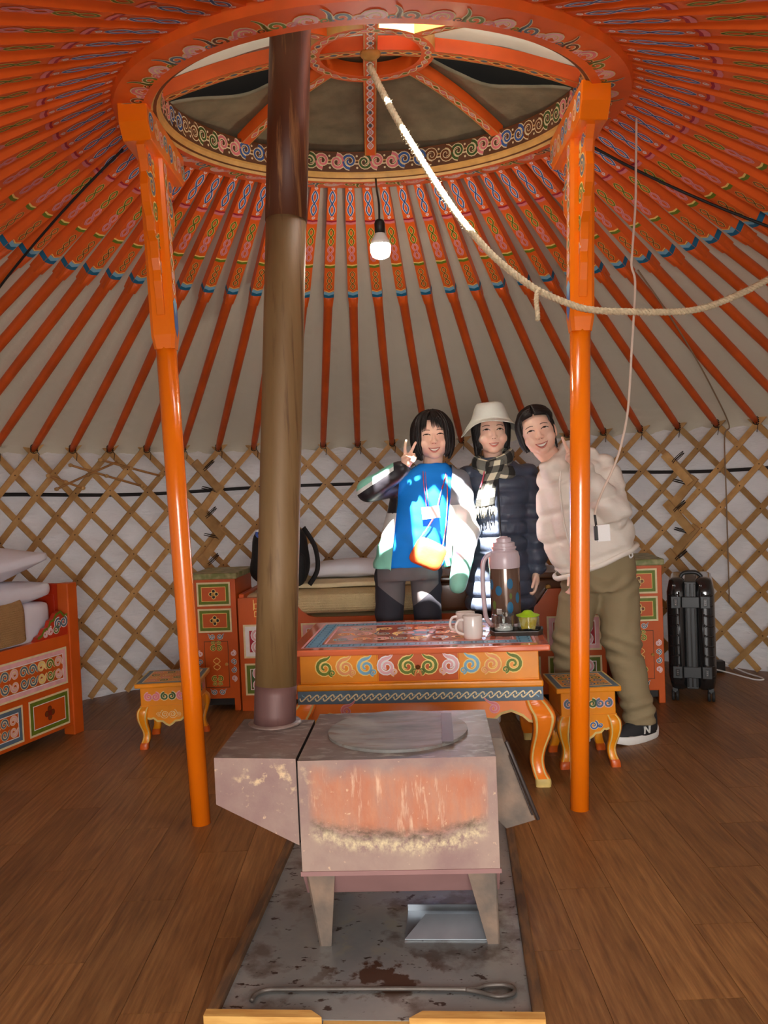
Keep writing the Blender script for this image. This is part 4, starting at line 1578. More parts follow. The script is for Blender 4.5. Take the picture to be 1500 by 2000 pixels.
# the burnt field: its lower rim hangs like a bowl; orange above, a sooty line, then a pale mineral crust
sp = N.new('ShaderNodeSeparateXYZ'); L.new(tc, sp.inputs[0])
u = math_n(N, L, 'DIVIDE', sp.outputs['X'], 0.245)
u2 = math_n(N, L, 'MULTIPLY', u, u)
u8 = math_n(N, L, 'POWER', u2, 4.0)
wob = math_n(N, L, 'MULTIPLY', math_n(N, L, 'SUBTRACT', noise_fac(N, L, tc, 9, 0, 1, 6), 0.5), 0.05)
h = math_n(N, L, 'ADD', math_n(N, L, 'SUBTRACT', sp.outputs['Z'], math_n(N, L, 'ADD', 0.258, math_n(N, L, 'MULTIPLY', u2, 0.045))), wob)
inside = math_n(N, L, 'SUBTRACT', 1.0, sat(N, L, math_n(N, L, 'ADD', u8, math_n(N, L, 'MULTIPLY', wob, 8.0)), 0.35, 0.95))
topf = math_n(N, L, 'SUBTRACT', 1.0, sat(N, L, math_n(N, L, 'ADD', sp.outputs['Z'], math_n(N, L, 'MULTIPLY', wob, 1.6)), 0.445, 0.492))
body = math_n(N, L, 'MULTIPLY', math_n(N, L, 'MULTIPLY', sat(N, L, h, 0.030, 0.060), topf), inside)
streak = noise_fac(N, L, tc, 24, 0.30, 0.70, 7, (1.6, 1, 0.30), 0.7)
c = mixc(N, L, math_n(N, L, 'MULTIPLY', body, math_n(N, L, 'ADD', 0.42, math_n(N, L, 'MULTIPLY', streak, 0.5))), c, lin((200, 132, 96)))
c = mixc(N, L, math_n(N, L, 'MULTIPLY', math_n(N, L, 'MULTIPLY', body, noise_fac(N, L, tc, 12, 0.42, 0.66, 7, (1, 1, 0.45), 0.7)), 0.75), c, lin((182, 104, 72)))
c = mixc(N, L, math_n(N, L, 'MULTIPLY', math_n(N, L, 'MULTIPLY', body, noise_fac(N, L, tc, 40, 0.58, 0.70, 5, (1.5, 1, 0.25))), 0.7), c, lin((226, 190, 160)))


def band(h_, c0, w_):
    d = math_n(N, L, 'DIVIDE', math_n(N, L, 'SUBTRACT', h_, c0), w_)
    return math_n(N, L, 'POWER', 2.718, math_n(N, L, 'MULTIPLY', math_n(N, L, 'MULTIPLY', d, d), -1.0))


c = mixc(N, L, math_n(N, L, 'MULTIPLY', math_n(N, L, 'MULTIPLY', math_n(N, L, 'MULTIPLY', band(h, 0.036, 0.018), inside), noise_fac(N, L, tc, 34, 0.40, 0.60, 7, (1, 1, 1.5), 0.75)), 0.85), c, lin((86, 70, 52)))
c = mixc(N, L, math_n(N, L, 'MULTIPLY', math_n(N, L, 'MULTIPLY', math_n(N, L, 'MULTIPLY', band(h, 0.008, 0.018), inside), noise_fac(N, L, tc, 55, 0.40, 0.62, 7, (1, 1, 0.8), 0.75)), 0.95), c, lin((224, 204, 160)))
speck = math_n(N, L, 'MULTIPLY', gauss_mask(N, L, tc, (-0.34, -0.22, 0.44), (0.12, None, 0.07)), noise_fac(N, L, tc, 30, 0.55, 0.68, 6))
c = mixc(N, L, sat(N, L, speck, 0.05, 0.8), c, lin((220, 190, 150)))
fleck = noise_fac(N, L, tc, 60, 0.66, 0.74, 3)
c = mixc(N, L, math_n(N, L, 'MULTIPLY', fleck, 0.7), c, lin((222, 186, 150)))
L.new(c, b.inputs['Base Color'])
b.inputs['Roughness'].default_value = 0.75
bp = N.new('ShaderNodeBump'); bp.inputs['Strength'].default_value = 0.25; bp.inputs['Distance'].default_value = 0.004
L.new(noise_fac(N, L, tc, 45, 0, 1, 5), bp.inputs['Height']); L.new(bp.outputs['Normal'], b.inputs['Normal'])

m, N, L, b = node_mat('stove_top')
tc = N.new('ShaderNodeTexCoord').outputs['Object']
c = mixc(N, L, noise_fac(N, L, tc, 5, 0.35, 0.65), lin((96, 84, 80)), lin((140, 124, 116)))
c = mixc(N, L, noise_fac(N, L, tc, 16, 0.52, 0.70, 6, (1, 2, 1)), c, lin((176, 168, 158)))
c = mixc(N, L, math_n(N, L, 'MULTIPLY', noise_fac(N, L, tc, 3, 0.45, 0.7), 0.6), c, lin((132, 96, 84)))
L.new(c, b.inputs['Base Color'])
b.inputs['Roughness'].default_value = 0.48
b.inputs['Metallic'].default_value = 0.25
bp = N.new('ShaderNodeBump'); bp.inputs['Strength'].default_value = 0.2; bp.inputs['Distance'].default_value = 0.004
L.new(noise_fac(N, L, tc, 30, 0, 1, 5), bp.inputs['Height']); L.new(bp.outputs['Normal'], b.inputs['Normal'])

m, N, L, b = node_mat('lid_iron')
tc = N.new('ShaderNodeTexCoord').outputs['Object']
c = mixc(N, L, noise_fac(N, L, tc, 4, 0.35, 0.65, 5, (1, 2.5, 1)), lin((92, 90, 88)), lin((150, 144, 136)))
c = mixc(N, L, noise_fac(N, L, tc, 12, 0.55, 0.72, 6, (0.6, 2.5, 1)), c, lin((120, 86, 70)))
L.new(c, b.inputs['Base Color'])
b.inputs['Roughness'].default_value = 0.55
b.inputs['Metallic'].default_value = 0.2
mat('stove_leg', (102, 90, 80), 0.6, rgb2=(138, 114, 96), mix=(0.42, 0.66), vscale=9, metal=0.2, bump=0.15, bscale=40)
mat('stove_low', (146, 108, 104), 0.65, var=0.1, vscale=8)
mat('iron_dark', (62, 52, 48), 0.5, var=0.2, vscale=12, metal=0.3)

# ---- hearth mat: sheet metal in a wooden frame
m, N, L, b = node_mat('hearth_metal')
tc = N.new('ShaderNodeTexCoord').outputs['Object']
c = mixc(N, L, noise_fac(N, L, tc, 3.5, 0.35, 0.65), lin((136, 140, 140)), lin((160, 160, 156)))
c = mixc(N, L, noise_fac(N, L, tc, 8, 0.52, 0.64, 6), c, lin((112, 104, 98)))
spots = noise_fac(N, L, tc, 26, 0.63, 0.68, 3, (1, 1.6, 1))
c = mixc(N, L, spots, c, lin((62, 48, 42)))
stain = math_n(N, L, 'MULTIPLY', gauss_mask(N, L, tc, (0.01, -0.42, 0), (0.15, 0.10, None)), noise_fac(N, L, tc, 8, 0.46, 0.56, 5))
c = mixc(N, L, sat(N, L, stain, 0.2, 0.5), c, lin((84, 60, 46)))
pale = math_n(N, L, 'MULTIPLY', gauss_mask(N, L, tc, (-0.08, -0.20, 0), (0.12, 0.14, None)), noise_fac(N, L, tc, 11, 0.48, 0.62, 6))
c = mixc(N, L, sat(N, L, pale, 0.1, 0.9), c, lin((166, 160, 136)))
L.new(c, b.inputs['Base Color'])
b.inputs['Roughness'].default_value = 0.36
b.inputs['Metallic'].default_value = 0.45
bp = N.new('ShaderNodeBump'); bp.inputs['Strength'].default_value = 0.12; bp.inputs['Distance'].default_value = 0.01
L.new(noise_fac(N, L, tc, 6, 0, 1, 3), bp.inputs['Height']); L.new(bp.outputs['Normal'], b.inputs['Normal'])
mat('frame_wood_old', (112, 78, 46), 0.7, rgb2=(84, 60, 40), mix=(0.4, 0.6), vscale=9, stretch=(6, 1, 1))
mat('frame_wood_pine', (214, 166, 92), 0.6, rgb2=(190, 136, 66), mix=(0.4, 0.65), vscale=8, stretch=(1, 6, 6))
MR = math.radians(-4.8)
hm = thing('hearth_mat', 'grey metal hearth sheet in a wooden frame under the stove', 'hearth mat', (-0.0245, 2.580, 0), MR)
W2, L2 = 0.395, 0.627
s_ = MB()
s_.box2((-W2 + 0.02, -L2 + 0.02, 0.0), (W2 - 0.02, L2 - 0.02, 0.012), 'hearth_metal')
obj('metal_sheet', s_, hm)
for sx in (-1, 1):
    e = MB()
    e.box2((sx * W2, -L2 + 0.028, 0), (sx * (W2 - 0.028), L2, 0.030), 'frame_wood_old')
    obj('side_rail', e, hm, bev=0.004)
e = MB()
e.box2((-W2 + 0.028, L2 - 0.028, 0), (W2 - 0.028, L2, 0.030), 'frame_wood_old')
obj('end_rail', e, hm, bev=0.004)
for a_, b_ in ((-W2, -0.115), (0.085, W2)):
    e = MB()
    q0, q1 = (b_, b_ + 0.028) if a_ < 0 else (a_, a_ - 0.028)
    poly = [(a_, 0.0), (b_ , 0.0), (b_, 0.030), (a_, 0.030)]
    # the inner end is cut at a slant
    if a_ < 0:
        top = [(a_, -L2), (b_ + 0.0, -L2), (b_ - 0.03, -L2 + 0.028), (a_, -L2 + 0.028)]
    else:
        top = [(a_, -L2), (b_, -L2), (b_, -L2 + 0.028), (a_ + 0.03, -L2 + 0.028)]
    e.prism(top, plane((0, 0, 0), (1, 0, 0), (0, 1, 0)), 0.0, 0.030, 'frame_wood_pine')
    obj('pine_rail', e, hm, bev=0.002)
e = MB()
e.box2((-0.115, -L2 + 0.004, 0), (0.085, -L2 + 0.022, 0.010), 'frame_wood_pine')
obj('sill', e, hm)

# ---- stove
SR = math.radians(-3.2)
stove = thing('iron_stove', 'rusty iron box stove with a round lid standing on four plate legs', 'stove', (0.0175, 2.535, 0.012), SR)
Z1 = 0.505
HX, HY = 0.265, 0.2375
bx = MB()
prof = [(-HY, 0.200), (-0.165, 0.110), (0.165, 0.110), (HY, 0.200), (HY, Z1), (-HY, Z1)]
sx_ = []
n = len(prof)
for x in (-HX, HX):
    sx_ += [(x, y, z) for y, z in prof]
bx.add(sx_, [(0, n, n + 5, 5)], 'stove_rust')                       # front
bx.add(sx_, [(0, 1, n + 1, n), (1, 2, n + 2, n + 1), (2, 3, n + 3, n + 2)], 'stove_low')
bx.add(sx_, [(3, 4, n + 4, n + 3)], 'stove_rust')
bx.add(sx_, [(4, 5, n + 5, n + 4)], 'stove_top')
bx.add(sx_, [tuple(range(n)), tuple(reversed(range(n, 2 * n)))], 'stove_rust')
bm_o = obj('firebox', bx, stove, bev=0.006, seg=2)
rim = MB()
rim.box2((-HX - 0.004, -HY - 0.003, 0.192), (HX + 0.004, -HY + 0.004, 0.204), 'stove_low')
obj('seam', rim, stove)
lid = MB()
lid.lathe([(0.0, Z1 + 0.002), (0.05, Z1 + 0.002), (0.12, Z1 + 0.003), (0.17, Z1 + 0.006), (0.200, Z1 + 0.009), (0.206, Z1 + 0.008), (0.206, Z1 - 0.001)], 'lid_iron', 48, (-0.005, 0.018, 0))
o = obj('lid', lid, stove, sharp=50)
st = MB()
st.box2((0.125, -0.135, Z1 + 0.006), (0.157, 0.165, Z1 + 0.012), 'iron_dark')
obj('lid_strap', st, o)
for sx in (-1, 1):
    for sy in (-1, 1):
        lg = MB()
        x0 = sx * (HX - 0.010)
        P = [(x0, 0.200), (x0 - sx * 0.078, 0.200), (x0 - sx * 0.058, 0.0), (x0 - sx * 0.026, 0.0)]
        if sx < 0:
            P = [(x0, 0.200), (x0 + 0.078, 0.200), (x0 + 0.060, 0.0), (x0 + 0.028, 0.0)]
        else:
            P = [(x0 - 0.078, 0.200), (x0, 0.200), (x0 + 0.002, 0.0), (x0 - 0.030, 0.0)]
        yy = sy * (HY + 0.002)
        pts3 = [(a, yy, z) for a, z in P] + [(a, yy - sy * 0.006, z) for a, z in P]
        lg.add(pts3, [(0, 1, 2, 3), (7, 6, 5, 4), (0, 4, 5, 1), (1, 5, 6, 2), (2, 6, 7, 3), (3, 7, 4, 0)], 'stove_leg')
        # the second flange of the bent plate
        xo = P[3][0] if sx < 0 else P[2][0]
        xt = x0
        fl_ = [(xt, yy, 0.2), (xo, yy, 0.0), (xo, yy - sy * 0.03, 0.0), (xt, yy - sy * 0.06, 0.2)]
        fl2 = [(p[0] - sx * 0.005, p[1], p[2]) for p in fl_]
        lg.add(fl_ + fl2, [(0, 1, 2, 3), (7, 6, 5, 4), (0, 4, 5, 1), (1, 5, 6, 2), (2, 6, 7, 3), (3, 7, 4, 0)], 'stove_leg')
        obj('leg', lg, stove)
# flue box on the chimney side, with a slanting underside
fx = MB()
P = [(-0.500, 0.380), (-0.275, 0.262), (-0.275, Z1 - 0.004), (-0.500, Z1 + 0.004)]
fxp = [(x, y, z) for y in (-0.205, 0.185) for x, z in P]
fx.add(fxp, [(0, 1, 2, 3)], 'stove_rust')
fx.add(fxp, [(7, 6, 5, 4), (0, 3, 7, 4), (0, 4, 5, 1)], 'stove_rust')
fx.add(fxp, [(1, 5, 6, 2)], 'iron_dark')
fx.add(fxp, [(3, 2, 6, 7)], 'stove_top')
fx.box2((-0.277, -0.20, 0.27), (-0.262, 0.18, Z1 - 0.03), 'iron_dark')
obj('flue_box', fx, stove, bev=0.004)
# stoking door on the other side, hanging out at a slant
dp = MB()
P = [(0.267, 0.262), (0.300, 0.226), (0.385, 0.250), (0.300, Z1 - 0.015), (0.267, Z1 - 0.012)]
dq = [(x, y, z) for y in (-0.03, 0.18) for x, z in P]
k = len(P)
dp.add(dq, [tuple(range(k)), tuple(reversed(range(k, 2 * k)))] + [(i, k + i, k + (i + 1) % k, (i + 1) % k) for i in range(k)], 'stove_leg')
dp.tube([(0.392, -0.04, 0.255), (0.308, -0.04, Z1 - 0.02)], 0.006, 'iron_dark', 6)
dp.tube([(0.375, -0.045, 0.27), (0.315, -0.045, Z1 - 0.06)], 0.003, 'iron_dark', 6)
obj('stoking_door', dp, stove, bev=0.003)


# ---- stove pipe
def pipe_mat(name, c1, c2, c3, rough=0.42):
    m, N, L, b = node_mat(name)
    tc = N.new('ShaderNodeTexCoord').outputs['Object']
    c = mixc(N, L, noise_fac(N, L, tc, 3, 0.3, 0.7, 5, (3, 3, 0.35)), lin(c1), lin(c2))
    c = mixc(N, L, noise_fac(N, L, tc, 10, 0.56, 0.72, 6, (4, 4, 0.18)), c, lin(c3))
    L.new(c, b.inputs['Base Color'])
    b.inputs['Roughness'].default_value = rough
    b.inputs['Metallic'].default_value = 0.15
    bp = N.new('ShaderNodeBump'); bp.inputs['Strength'].default_value = 0.15; bp.inputs['Distance'].default_value = 0.004
    L.new(noise_fac(N, L, tc, 30, 0, 1, 4, (1, 1, 0.3)), bp.inputs['Height']); L.new(bp.outputs['Normal'], b.inputs['Normal'])


pipe_mat('pipe_foot', (92, 62, 62), (112, 78, 72), (78, 56, 56), 0.55)
pipe_mat('pipe_tan', (138, 110, 72), (112, 82, 46), (86, 58, 34), 0.55)
pipe_mat('pipe_burnt', (96, 50, 22), (72, 36, 18), (158, 108, 62), 0.5)
PB, PT = Vector((-0.369, 2.703, 0.517)), Vector((-0.235, 2.85, 2.735))
pd = (PT - PB)
pat = lambda z: PB + pd * ((z - PB.z) / pd.z)
pipe = thing('stove_pipe', 'tall rusty metal stove pipe rising through the crown', 'stove pipe', PB)


def pipe_seg(name, z0, z1, r0, r1, m):
    mb = MB()
    mb.tube([pat(z0 + (z1 - z0) * i / 4) - PB for i in range(5)], [r0 + (r1 - r0) * i / 4 for i in range(5)], m, 32)
    return obj(name, mb, pipe)


pipe_seg('pipe_foot', 0.5175, 0.635, 0.066, 0.0655, 'pipe_foot')
pipe_seg('pipe_section', 0.632, 2.16, 0.065, 0.0645, 'pipe_tan')
pipe_seg('pipe_section', 2.10, 3.4, 0.067, 0.066, 'pipe_burnt')
cl_ = MB()
cl_.tube([Vector((0, 0, 0.0)), Vector((0, 0, 0.006))], [0.085, 0.08], 'stove_top', 28)
obj('pipe_collar', cl_, pipe)

# ---- poker and ash tray on the mat
mat('poker_iron', (92, 84, 78), 0.5, var=0.25, vscale=20, metal=0.5)
pk = MB()
z = 0.019
pk.tube(spline([(-0.369, 2.060, z), (-0.362, 2.085, z), (-0.335, 2.103, z), (-0.27, 2.101, z), (-0.036, 2.086, z), (0.10, 2.075, z), (0.168, 2.069, z), (0.20, 2.082, z), (0.245, 2.082, z),
                (0.266, 2.062, z), (0.256, 2.042, z), (0.22, 2.036, z), (0.182, 2.056, z), (0.150, 2.069, z)], 6), 0.0055, 'poker_iron', 8)
obj('poker', pk, None, 'long iron poker with a looped handle lying on the hearth sheet', 'poker')
mat('ash_metal', (150, 156, 162), 0.3, var=0.12, vscale=10, metal=0.6)
tray = thing('ash_tray', 'bright sheet-metal ash tray lying under the stove', 'ash tray', (0.13, 2.40, 0.012), MR)
a1 = MB()
a1.box2((-0.115, -0.085, 0.0), (0.115, 0.07, 0.004), 'ash_metal')
obj('tray_floor', a1, tray)
a1 = MB()
a1.add([(-0.115, -0.09, 0.004), (0.115, -0.09, 0.004), (0.115, -0.02, 0.038), (-0.06, -0.02, 0.038), (-0.115, -0.09, 0.001), (0.115, -0.09, 0.001), (0.115, -0.02, 0.035), (-0.06, -0.02, 0.035)],
       [(0, 1, 2, 3), (7, 6, 5, 4), (0, 4, 5, 1), (1, 5, 6, 2), (2, 6, 7, 3), (3, 7, 4, 0)], 'ash_metal')
obj('tray_lip', a1, tray)
a1 = MB()
a1.box2((-0.115, 0.066, 0.0), (0.115, 0.07, 0.022), 'ash_metal')
obj('tray_back', a1, tray)
# ================================================================== smaller things
m, N, L, b = node_mat('glass')
tr_ = N.new('ShaderNodeBsdfTransparent'); tr_.inputs['Color'].default_value = (0.93, 0.95, 0.94, 1)
gl_ = N.new('ShaderNodeBsdfGlossy'); gl_.inputs['Roughness'].default_value = 0.05
lw_ = N.new('ShaderNodeLayerWeight'); lw_.inputs['Blend'].default_value = 0.25
mr_ = N.new('ShaderNodeMapRange'); mr_.inputs['To Min'].default_value = 0.05; mr_.inputs['To Max'].default_value = 0.55
L.new(lw_.outputs['Facing'], mr_.inputs['Value'])
mx_ = N.new('ShaderNodeMixShader'); L.new(mr_.outputs[0], mx_.inputs[0]); L.new(tr_.outputs[0], mx_.inputs[1]); L.new(gl_.outputs[0], mx_.inputs[2])
L.new(mx_.outputs[0], N['Material Output'].inputs['Surface'])
mat('ceramic_white', (226, 216, 208), 0.18, var=0.02, coat=0.4)
mat('plastic_lilac', (196, 178, 184), 0.3, var=0.03, coat=0.2)
mat('flask_brown', (104, 78, 62), 0.14, var=0.06, vscale=4, metal=0.35, coat=0.6)
mat('flask_blue', (44, 104, 142), 0.25, var=0.05)
mat('flask_green', (92, 108, 50), 0.25, var=0.05)
mat('tray_black', (58, 50, 44), 0.32, var=0.06)
mat('lid_green', (160, 204, 20), 0.3, var=0.04)
mat('sugar', (236, 234, 232), 0.6, var=0.05, vscale=60, bump=0.6, bscale=90)
mat('tea_yellow', (222, 190, 60), 0.5, rgb2=(240, 222, 140), mix=(0.45, 0.55), vscale=40)
mat('label_white', (236, 236, 234), 0.5, var=0)

# ---- vacuum flask
TZ = 0.5803
fl_ = thing('vacuum_flask', 'tall brown vacuum flask with lilac lid and handle on the table', 'flask', (0.530, 3.90, TZ), math.radians(-8))
b = MB()
b.lathe([(0.0, 0.0), (0.066, 0.0), (0.069, 0.006), (0.069, 0.022), (0.066, 0.026)], 'plastic_lilac', 32)
obj('base', b, fl_, sharp=40)
b = MB()
b.lathe([(0.066, 0.024), (0.067, 0.03), (0.067, 0.278), (0.066, 0.284)], 'flask_brown', 40)
fcyl = lambda a, v, h=0.0: Vector(((0.0672 + h) * math.sin(a / 0.067), -(0.0672 + h) * math.cos(a / 0.067), v))
for (a, v, rx, ry, c_) in ((-0.030, 0.175, 0.016, 0.022, 'flask_blue'), (0.022, 0.205, 0.014, 0.024, 'flask_blue'), (0.020, 0.10, 0.014, 0.026, 'flask_blue'), (0.060, 0.14, 0.012, 0.024, 'flask_blue'),
                          (0.024, 0.150, 0.006, 0.014, 'flask_green'), (-0.055, 0.11, 0.010, 0.02, 'flask_green'), (-0.07, 0.20, 0.012, 0.024, 'flask_blue')):
    b.disc(fcyl, (a, v), rx, c_, 0.0008, 16, ry)
b.ribbon(fcyl, [(-0.042 + 0.003 * q, 0.083) for q in range(9)], 0.024, 'label_white', 0.0008)
for q in range(9):
    b.ribbon(fcyl, [(-0.039 + 0.0022 * q, 0.076), (-0.039 + 0.0022 * q, 0.090)], 0.0008 + 0.0003 * (q % 3), 'p_black', 0.0012)
obj('body', b, fl_, sharp=40)
b = MB()
b.lathe([(0.069, 0.272), (0.070, 0.285), (0.070, 0.318), (0.064, 0.342), (0.052, 0.350), (0.052, 0.356), (0.056, 0.358), (0.056, 0.366), (0.050, 0.368), (0.050, 0.382), (0.046, 0.386), (0.034, 0.387),
         (0.034, 0.402), (0.030, 0.406), (0.020, 0.407), (0.018, 0.412), (0.0, 0.414)], 'plastic_lilac', 36)
o = obj('lid', b, fl_, sharp=40)
b = MB()
b.tube(spline([(-0.050, -0.02, 0.338), (-0.078, -0.026, 0.325), (-0.094, -0.03, 0.29), (-0.098, -0.03, 0.20), (-0.094, -0.03, 0.10), (-0.088, -0.026, 0.05), (-0.066, -0.018, 0.015)], 6), 0.0105, 'plastic_lilac', 10, flat=0.8)
obj('handle', b, fl_)


# ---- mugs
def mug(label, x, y, rz, h=0.098, r=0.042):
    t = thing('mug', label, 'mug', (x, y, TZ), rz, 'white mugs on the low table')
    b = MB()
    b.lathe([(0.0, 0.0), (r * 0.86, 0.0), (r * 0.94, 0.006), (r, 0.02), (r, h - 0.003), (r - 0.0015, h), (r - 0.004, h - 0.003), (r - 0.005, 0.012), (0.0, 0.008)], 'ceramic_white', 36)
    obj('cup', b, t, sharp=60)
    b = MB()
    b.tube(spline([(-r + 0.003, 0, h - 0.018), (-r - 0.020, 0, h - 0.020), (-r - 0.032, 0, h - 0.042), (-r - 0.026, 0, 0.032), (-r + 0.002, 0, 0.018)], 6), 0.006, 'ceramic_white', 10, flat=0.75)
    obj('handle', b, t)
    return t


mug('white ceramic mug standing in front of the other mug', 0.356, 3.678, math.radians(12))
mug('white ceramic mug partly hidden behind another mug', 0.335, 3.775, math.radians(20))

# ---- black serving tray with two glass jars
tr = thing('serving_tray', 'small black tray holding two glass jars on the table', 'tray', (0.548, 3.735, TZ), math.radians(-7))
b = MB()
prof = [(-0.115, -0.03), (-0.095, -0.062), (0.095, -0.062), (0.115, -0.03), (0.115, 0.03), (0.095, 0.062), (-0.095, 0.062), (-0.115, 0.03)]
fp_ = plane((0, 0, 0), (1, 0, 0), (0, 1, 0))
b.prism([(a * 0.95, c_ * 0.93) for a, c_ in prof], fp_, 0.0, 0.008, 'tray_black')
obj('tray_floor', b, tr, bev=0.003)
b = MB()
outer = [(a, c_) for a, c_ in prof]
k = len(outer)
hts = [0.026, 0.020, 0.020, 0.026, 0.026, 0.020, 0.020, 0.026]
V = []
for (a, c_), hh in zip(outer, hts):
    V += [(a * 0.95, c_ * 0.93, 0.0), (a, c_, hh), (a * 0.95, c_ * 0.92, hh), (a * 0.90, c_ * 0.86, 0.008)]
F = []
for i in range(k):
    j = (i + 1) % k
    for q in range(3):
        F.append((i * 4 + q, j * 4 + q, j * 4 + q + 1, i * 4 + q + 1))
b.add(V, F, 'tray_black')
obj('tray_rim', b, tr, bev=0.003)


def jar(label, p, r, h, fill_name, fill_fn, lid_fn):
    t = thing('glass_jar', label, 'jar', p, 0, 'glass jars on the black tray')
    b = MB()
    b.lathe([(0.0, 0.0), (r * 0.95, 0.0), (r, 0.006), (r, h), (r - 0.003, h), (r - 0.003, 0.008), (0.0, 0.006)], 'glass', 32)
    obj('glass_body', b, t, sharp=50)
    b = MB()
    fill_fn(b, r, h)
    obj(fill_name, b, t)
    b = MB()
    lid_fn(b, r, h)
    obj('lid', b, t, sharp=50)
    return t


def sugar_fill(b, r, h):
    rr_ = random.Random(4)
    for k in range(9):
        a = k * 2.4
        d = (r - 0.018) * math.sqrt((k + 0.5) / 9)
        b.box((d * math.cos(a), d * math.sin(a), 0.016 + 0.010 * (k % 2)), (0.018, 0.014, 0.014), 'sugar', Matrix.Rotation(a, 3, 'Z') @ Matrix.Rotation(0.4 * k, 3, 'X'))
    b.lathe([(0.0, 0.009), (r - 0.006, 0.009), (r - 0.006, 0.018), (0.0, 0.022)], 'sugar', 20)


def clear_lid(b, r, h):
    b.lathe([(r + 0.001, h), (r + 0.002, h + 0.004), (r * 0.7, h + 0.008), (0.008, h + 0.010), (0.008, h + 0.014), (0.012, h + 0.020), (0.0, h + 0.023)], 'glass', 28)


def tea_fill(b, r, h):
    for k in range(5):
        x = -0.018 + 0.009 * k
        b.box((x, -0.006 + 0.003 * (k % 3), 0.038), (0.004, 0.038, 0.052), 'tea_yellow', Matrix.Rotation(0.12 * (k - 2), 3, 'Y') @ Matrix.Rotation(0.9, 3, 'Z'))


def green_lid(b, r, h):
    b.lathe([(0.0, h - 0.002), (r - 0.004, h - 0.002), (r + 0.004, h), (r + 0.005, h + 0.004), (r * 0.72, h + 0.008), (0.024, h + 0.014), (0.016, h + 0.022), (0.0, h + 0.025)], 'lid_green', 28)


trw = lambda x, y: tuple((Matrix.Translation(tr.location) @ Matrix.Rotation(math.radians(-7), 4, 'Z') @ Vector((x, y, 0.0085))))
jar('clear glass jar of white sugar cubes on the black tray', trw(-0.052, 0.008), 0.046, 0.072, 'sugar_cubes', sugar_fill, clear_lid)
jar('glass jar of yellow tea bags with a lime green lid', trw(0.052, 0.008), 0.046, 0.068, 'tea_bags', tea_fill, green_lid)

# ---- light bulb on its cord
mat('bulb_glow', (255, 246, 226), 0.4, var=0, emit=70.0)
mat('bulb_white', (228, 226, 220), 0.4, var=0)
mat('socket_black', (32, 28, 26), 0.45, var=0)
BP = Vector((0.033, 3.80, 2.275))
bulb = thing('light_bulb', 'lit white bulb hanging from the crown on a black cord', 'light bulb', BP)
b = MB()
b.lathe([(0.0, -0.052), (0.020, -0.050), (0.036, -0.042), (0.043, -0.025), (0.044, 0.0), (0.043, 0.008)], 'bulb_glow', 24)
obj('globe', b, bulb)
b = MB()
b.lathe([(0.043, 0.008), (0.040, 0.024), (0.030, 0.042), (0.022, 0.056), (0.019, 0.062)], 'bulb_white', 24)
obj('neck', b, bulb)
b = MB()
b.lathe([(0.0, 0.055), (0.022, 0.055), (0.023, 0.10), (0.019, 0.112), (0.008, 0.118), (0.0, 0.12)], 'socket_black', 18)
obj('socket', b, bulb)
b = MB()
b.tube(spline([(0, 0, 0.115), (0.001, 0.02, 0.19), (-0.003, 0.10, 0.26), (-0.006, 0.22, 0.345), (-0.006, 0.30, 0.41)], 6), 0.0045, 'socket_black', 8)
obj('cord', b, bulb)

# ---- ropes and cords
mat('rope_hair', (214, 196, 160), 0.9, var=0.2, vscale=60, bump=0.5, bscale=120)
mat('rope_dark', (142, 112, 82), 0.9, var=0.3, vscale=50, bump=0.5, bscale=120)
mat('cord_white', (216, 196, 178), 0.7, var=0.1)
mat('wire_black', (24, 22, 22), 0.6, var=0)
mat('string_tan', (148, 124, 98), 0.8, var=0.1)


def twisted(name, path, r, m, label, cat, parent=None, strands=3, pitch=0.05, fuzz=0, core=0.55):
    P = spline(path, 14)
    # arc length
    s_, acc = [0.0], 0.0
    for i in range(1, len(P)):
        acc += (P[i] - P[i - 1]).length
        s_.append(acc)
    mb = MB()
    x = Vector((0, 1, 0))
    fr_ = []
    for i, p in enumerate(P):
        t = (P[min(i + 1, len(P) - 1)] - P[max(i - 1, 0)]).normalized()
        x = (x - t * x.dot(t)).normalized()
        fr_.append((x.copy(), t.cross(x)))
    # resample finely so that the strands wind properly
    n = int(acc / (pitch / 6)) + 2
    pos = []
    j = 0
    for i in range(n):
        d = acc * i / (n - 1)
        while j < len(s_) - 2 and s_[j + 1] < d:
            j += 1
        u = (d - s_[j]) / max(1e-6, s_[j + 1] - s_[j])
        pos.append((P[j].lerp(P[j + 1], u), fr_[j][0], fr_[j][1], d))
    for k in range(strands):
        pts = []
        for p, u, v, d in pos:
            a = 2 * math.pi * (d / pitch + k / strands)
            pts.append(p + u * (r * 0.5 * math.cos(a)) + v * (r * 0.5 * math.sin(a)))
        mb.tube(pts, r * 0.62, m, 6)
    if fuzz:
        rr_ = random.Random(9)
        for q in range(fuzz):
            p, u, v, d = pos[rr_.randrange(len(pos))]
            a = rr_.uniform(0, 6.28)
            dirn = u * math.cos(a) + v * math.sin(a)
            e = Vector((rr_.uniform(-1, 1), rr_.uniform(-1, 1), rr_.uniform(-1, 1))) * 0.006
            q0 = p + dirn * r * 0.8
            q1 = p + dirn * (r * 0.8 + rr_.uniform(0.004, 0.012)) + e
            side = e.cross(dirn).normalized() * 0.0006
            mb.add([q0 - side, q0 + side, q1], [(0, 1, 2)], m)
    return obj(name, mb, parent, label, cat)


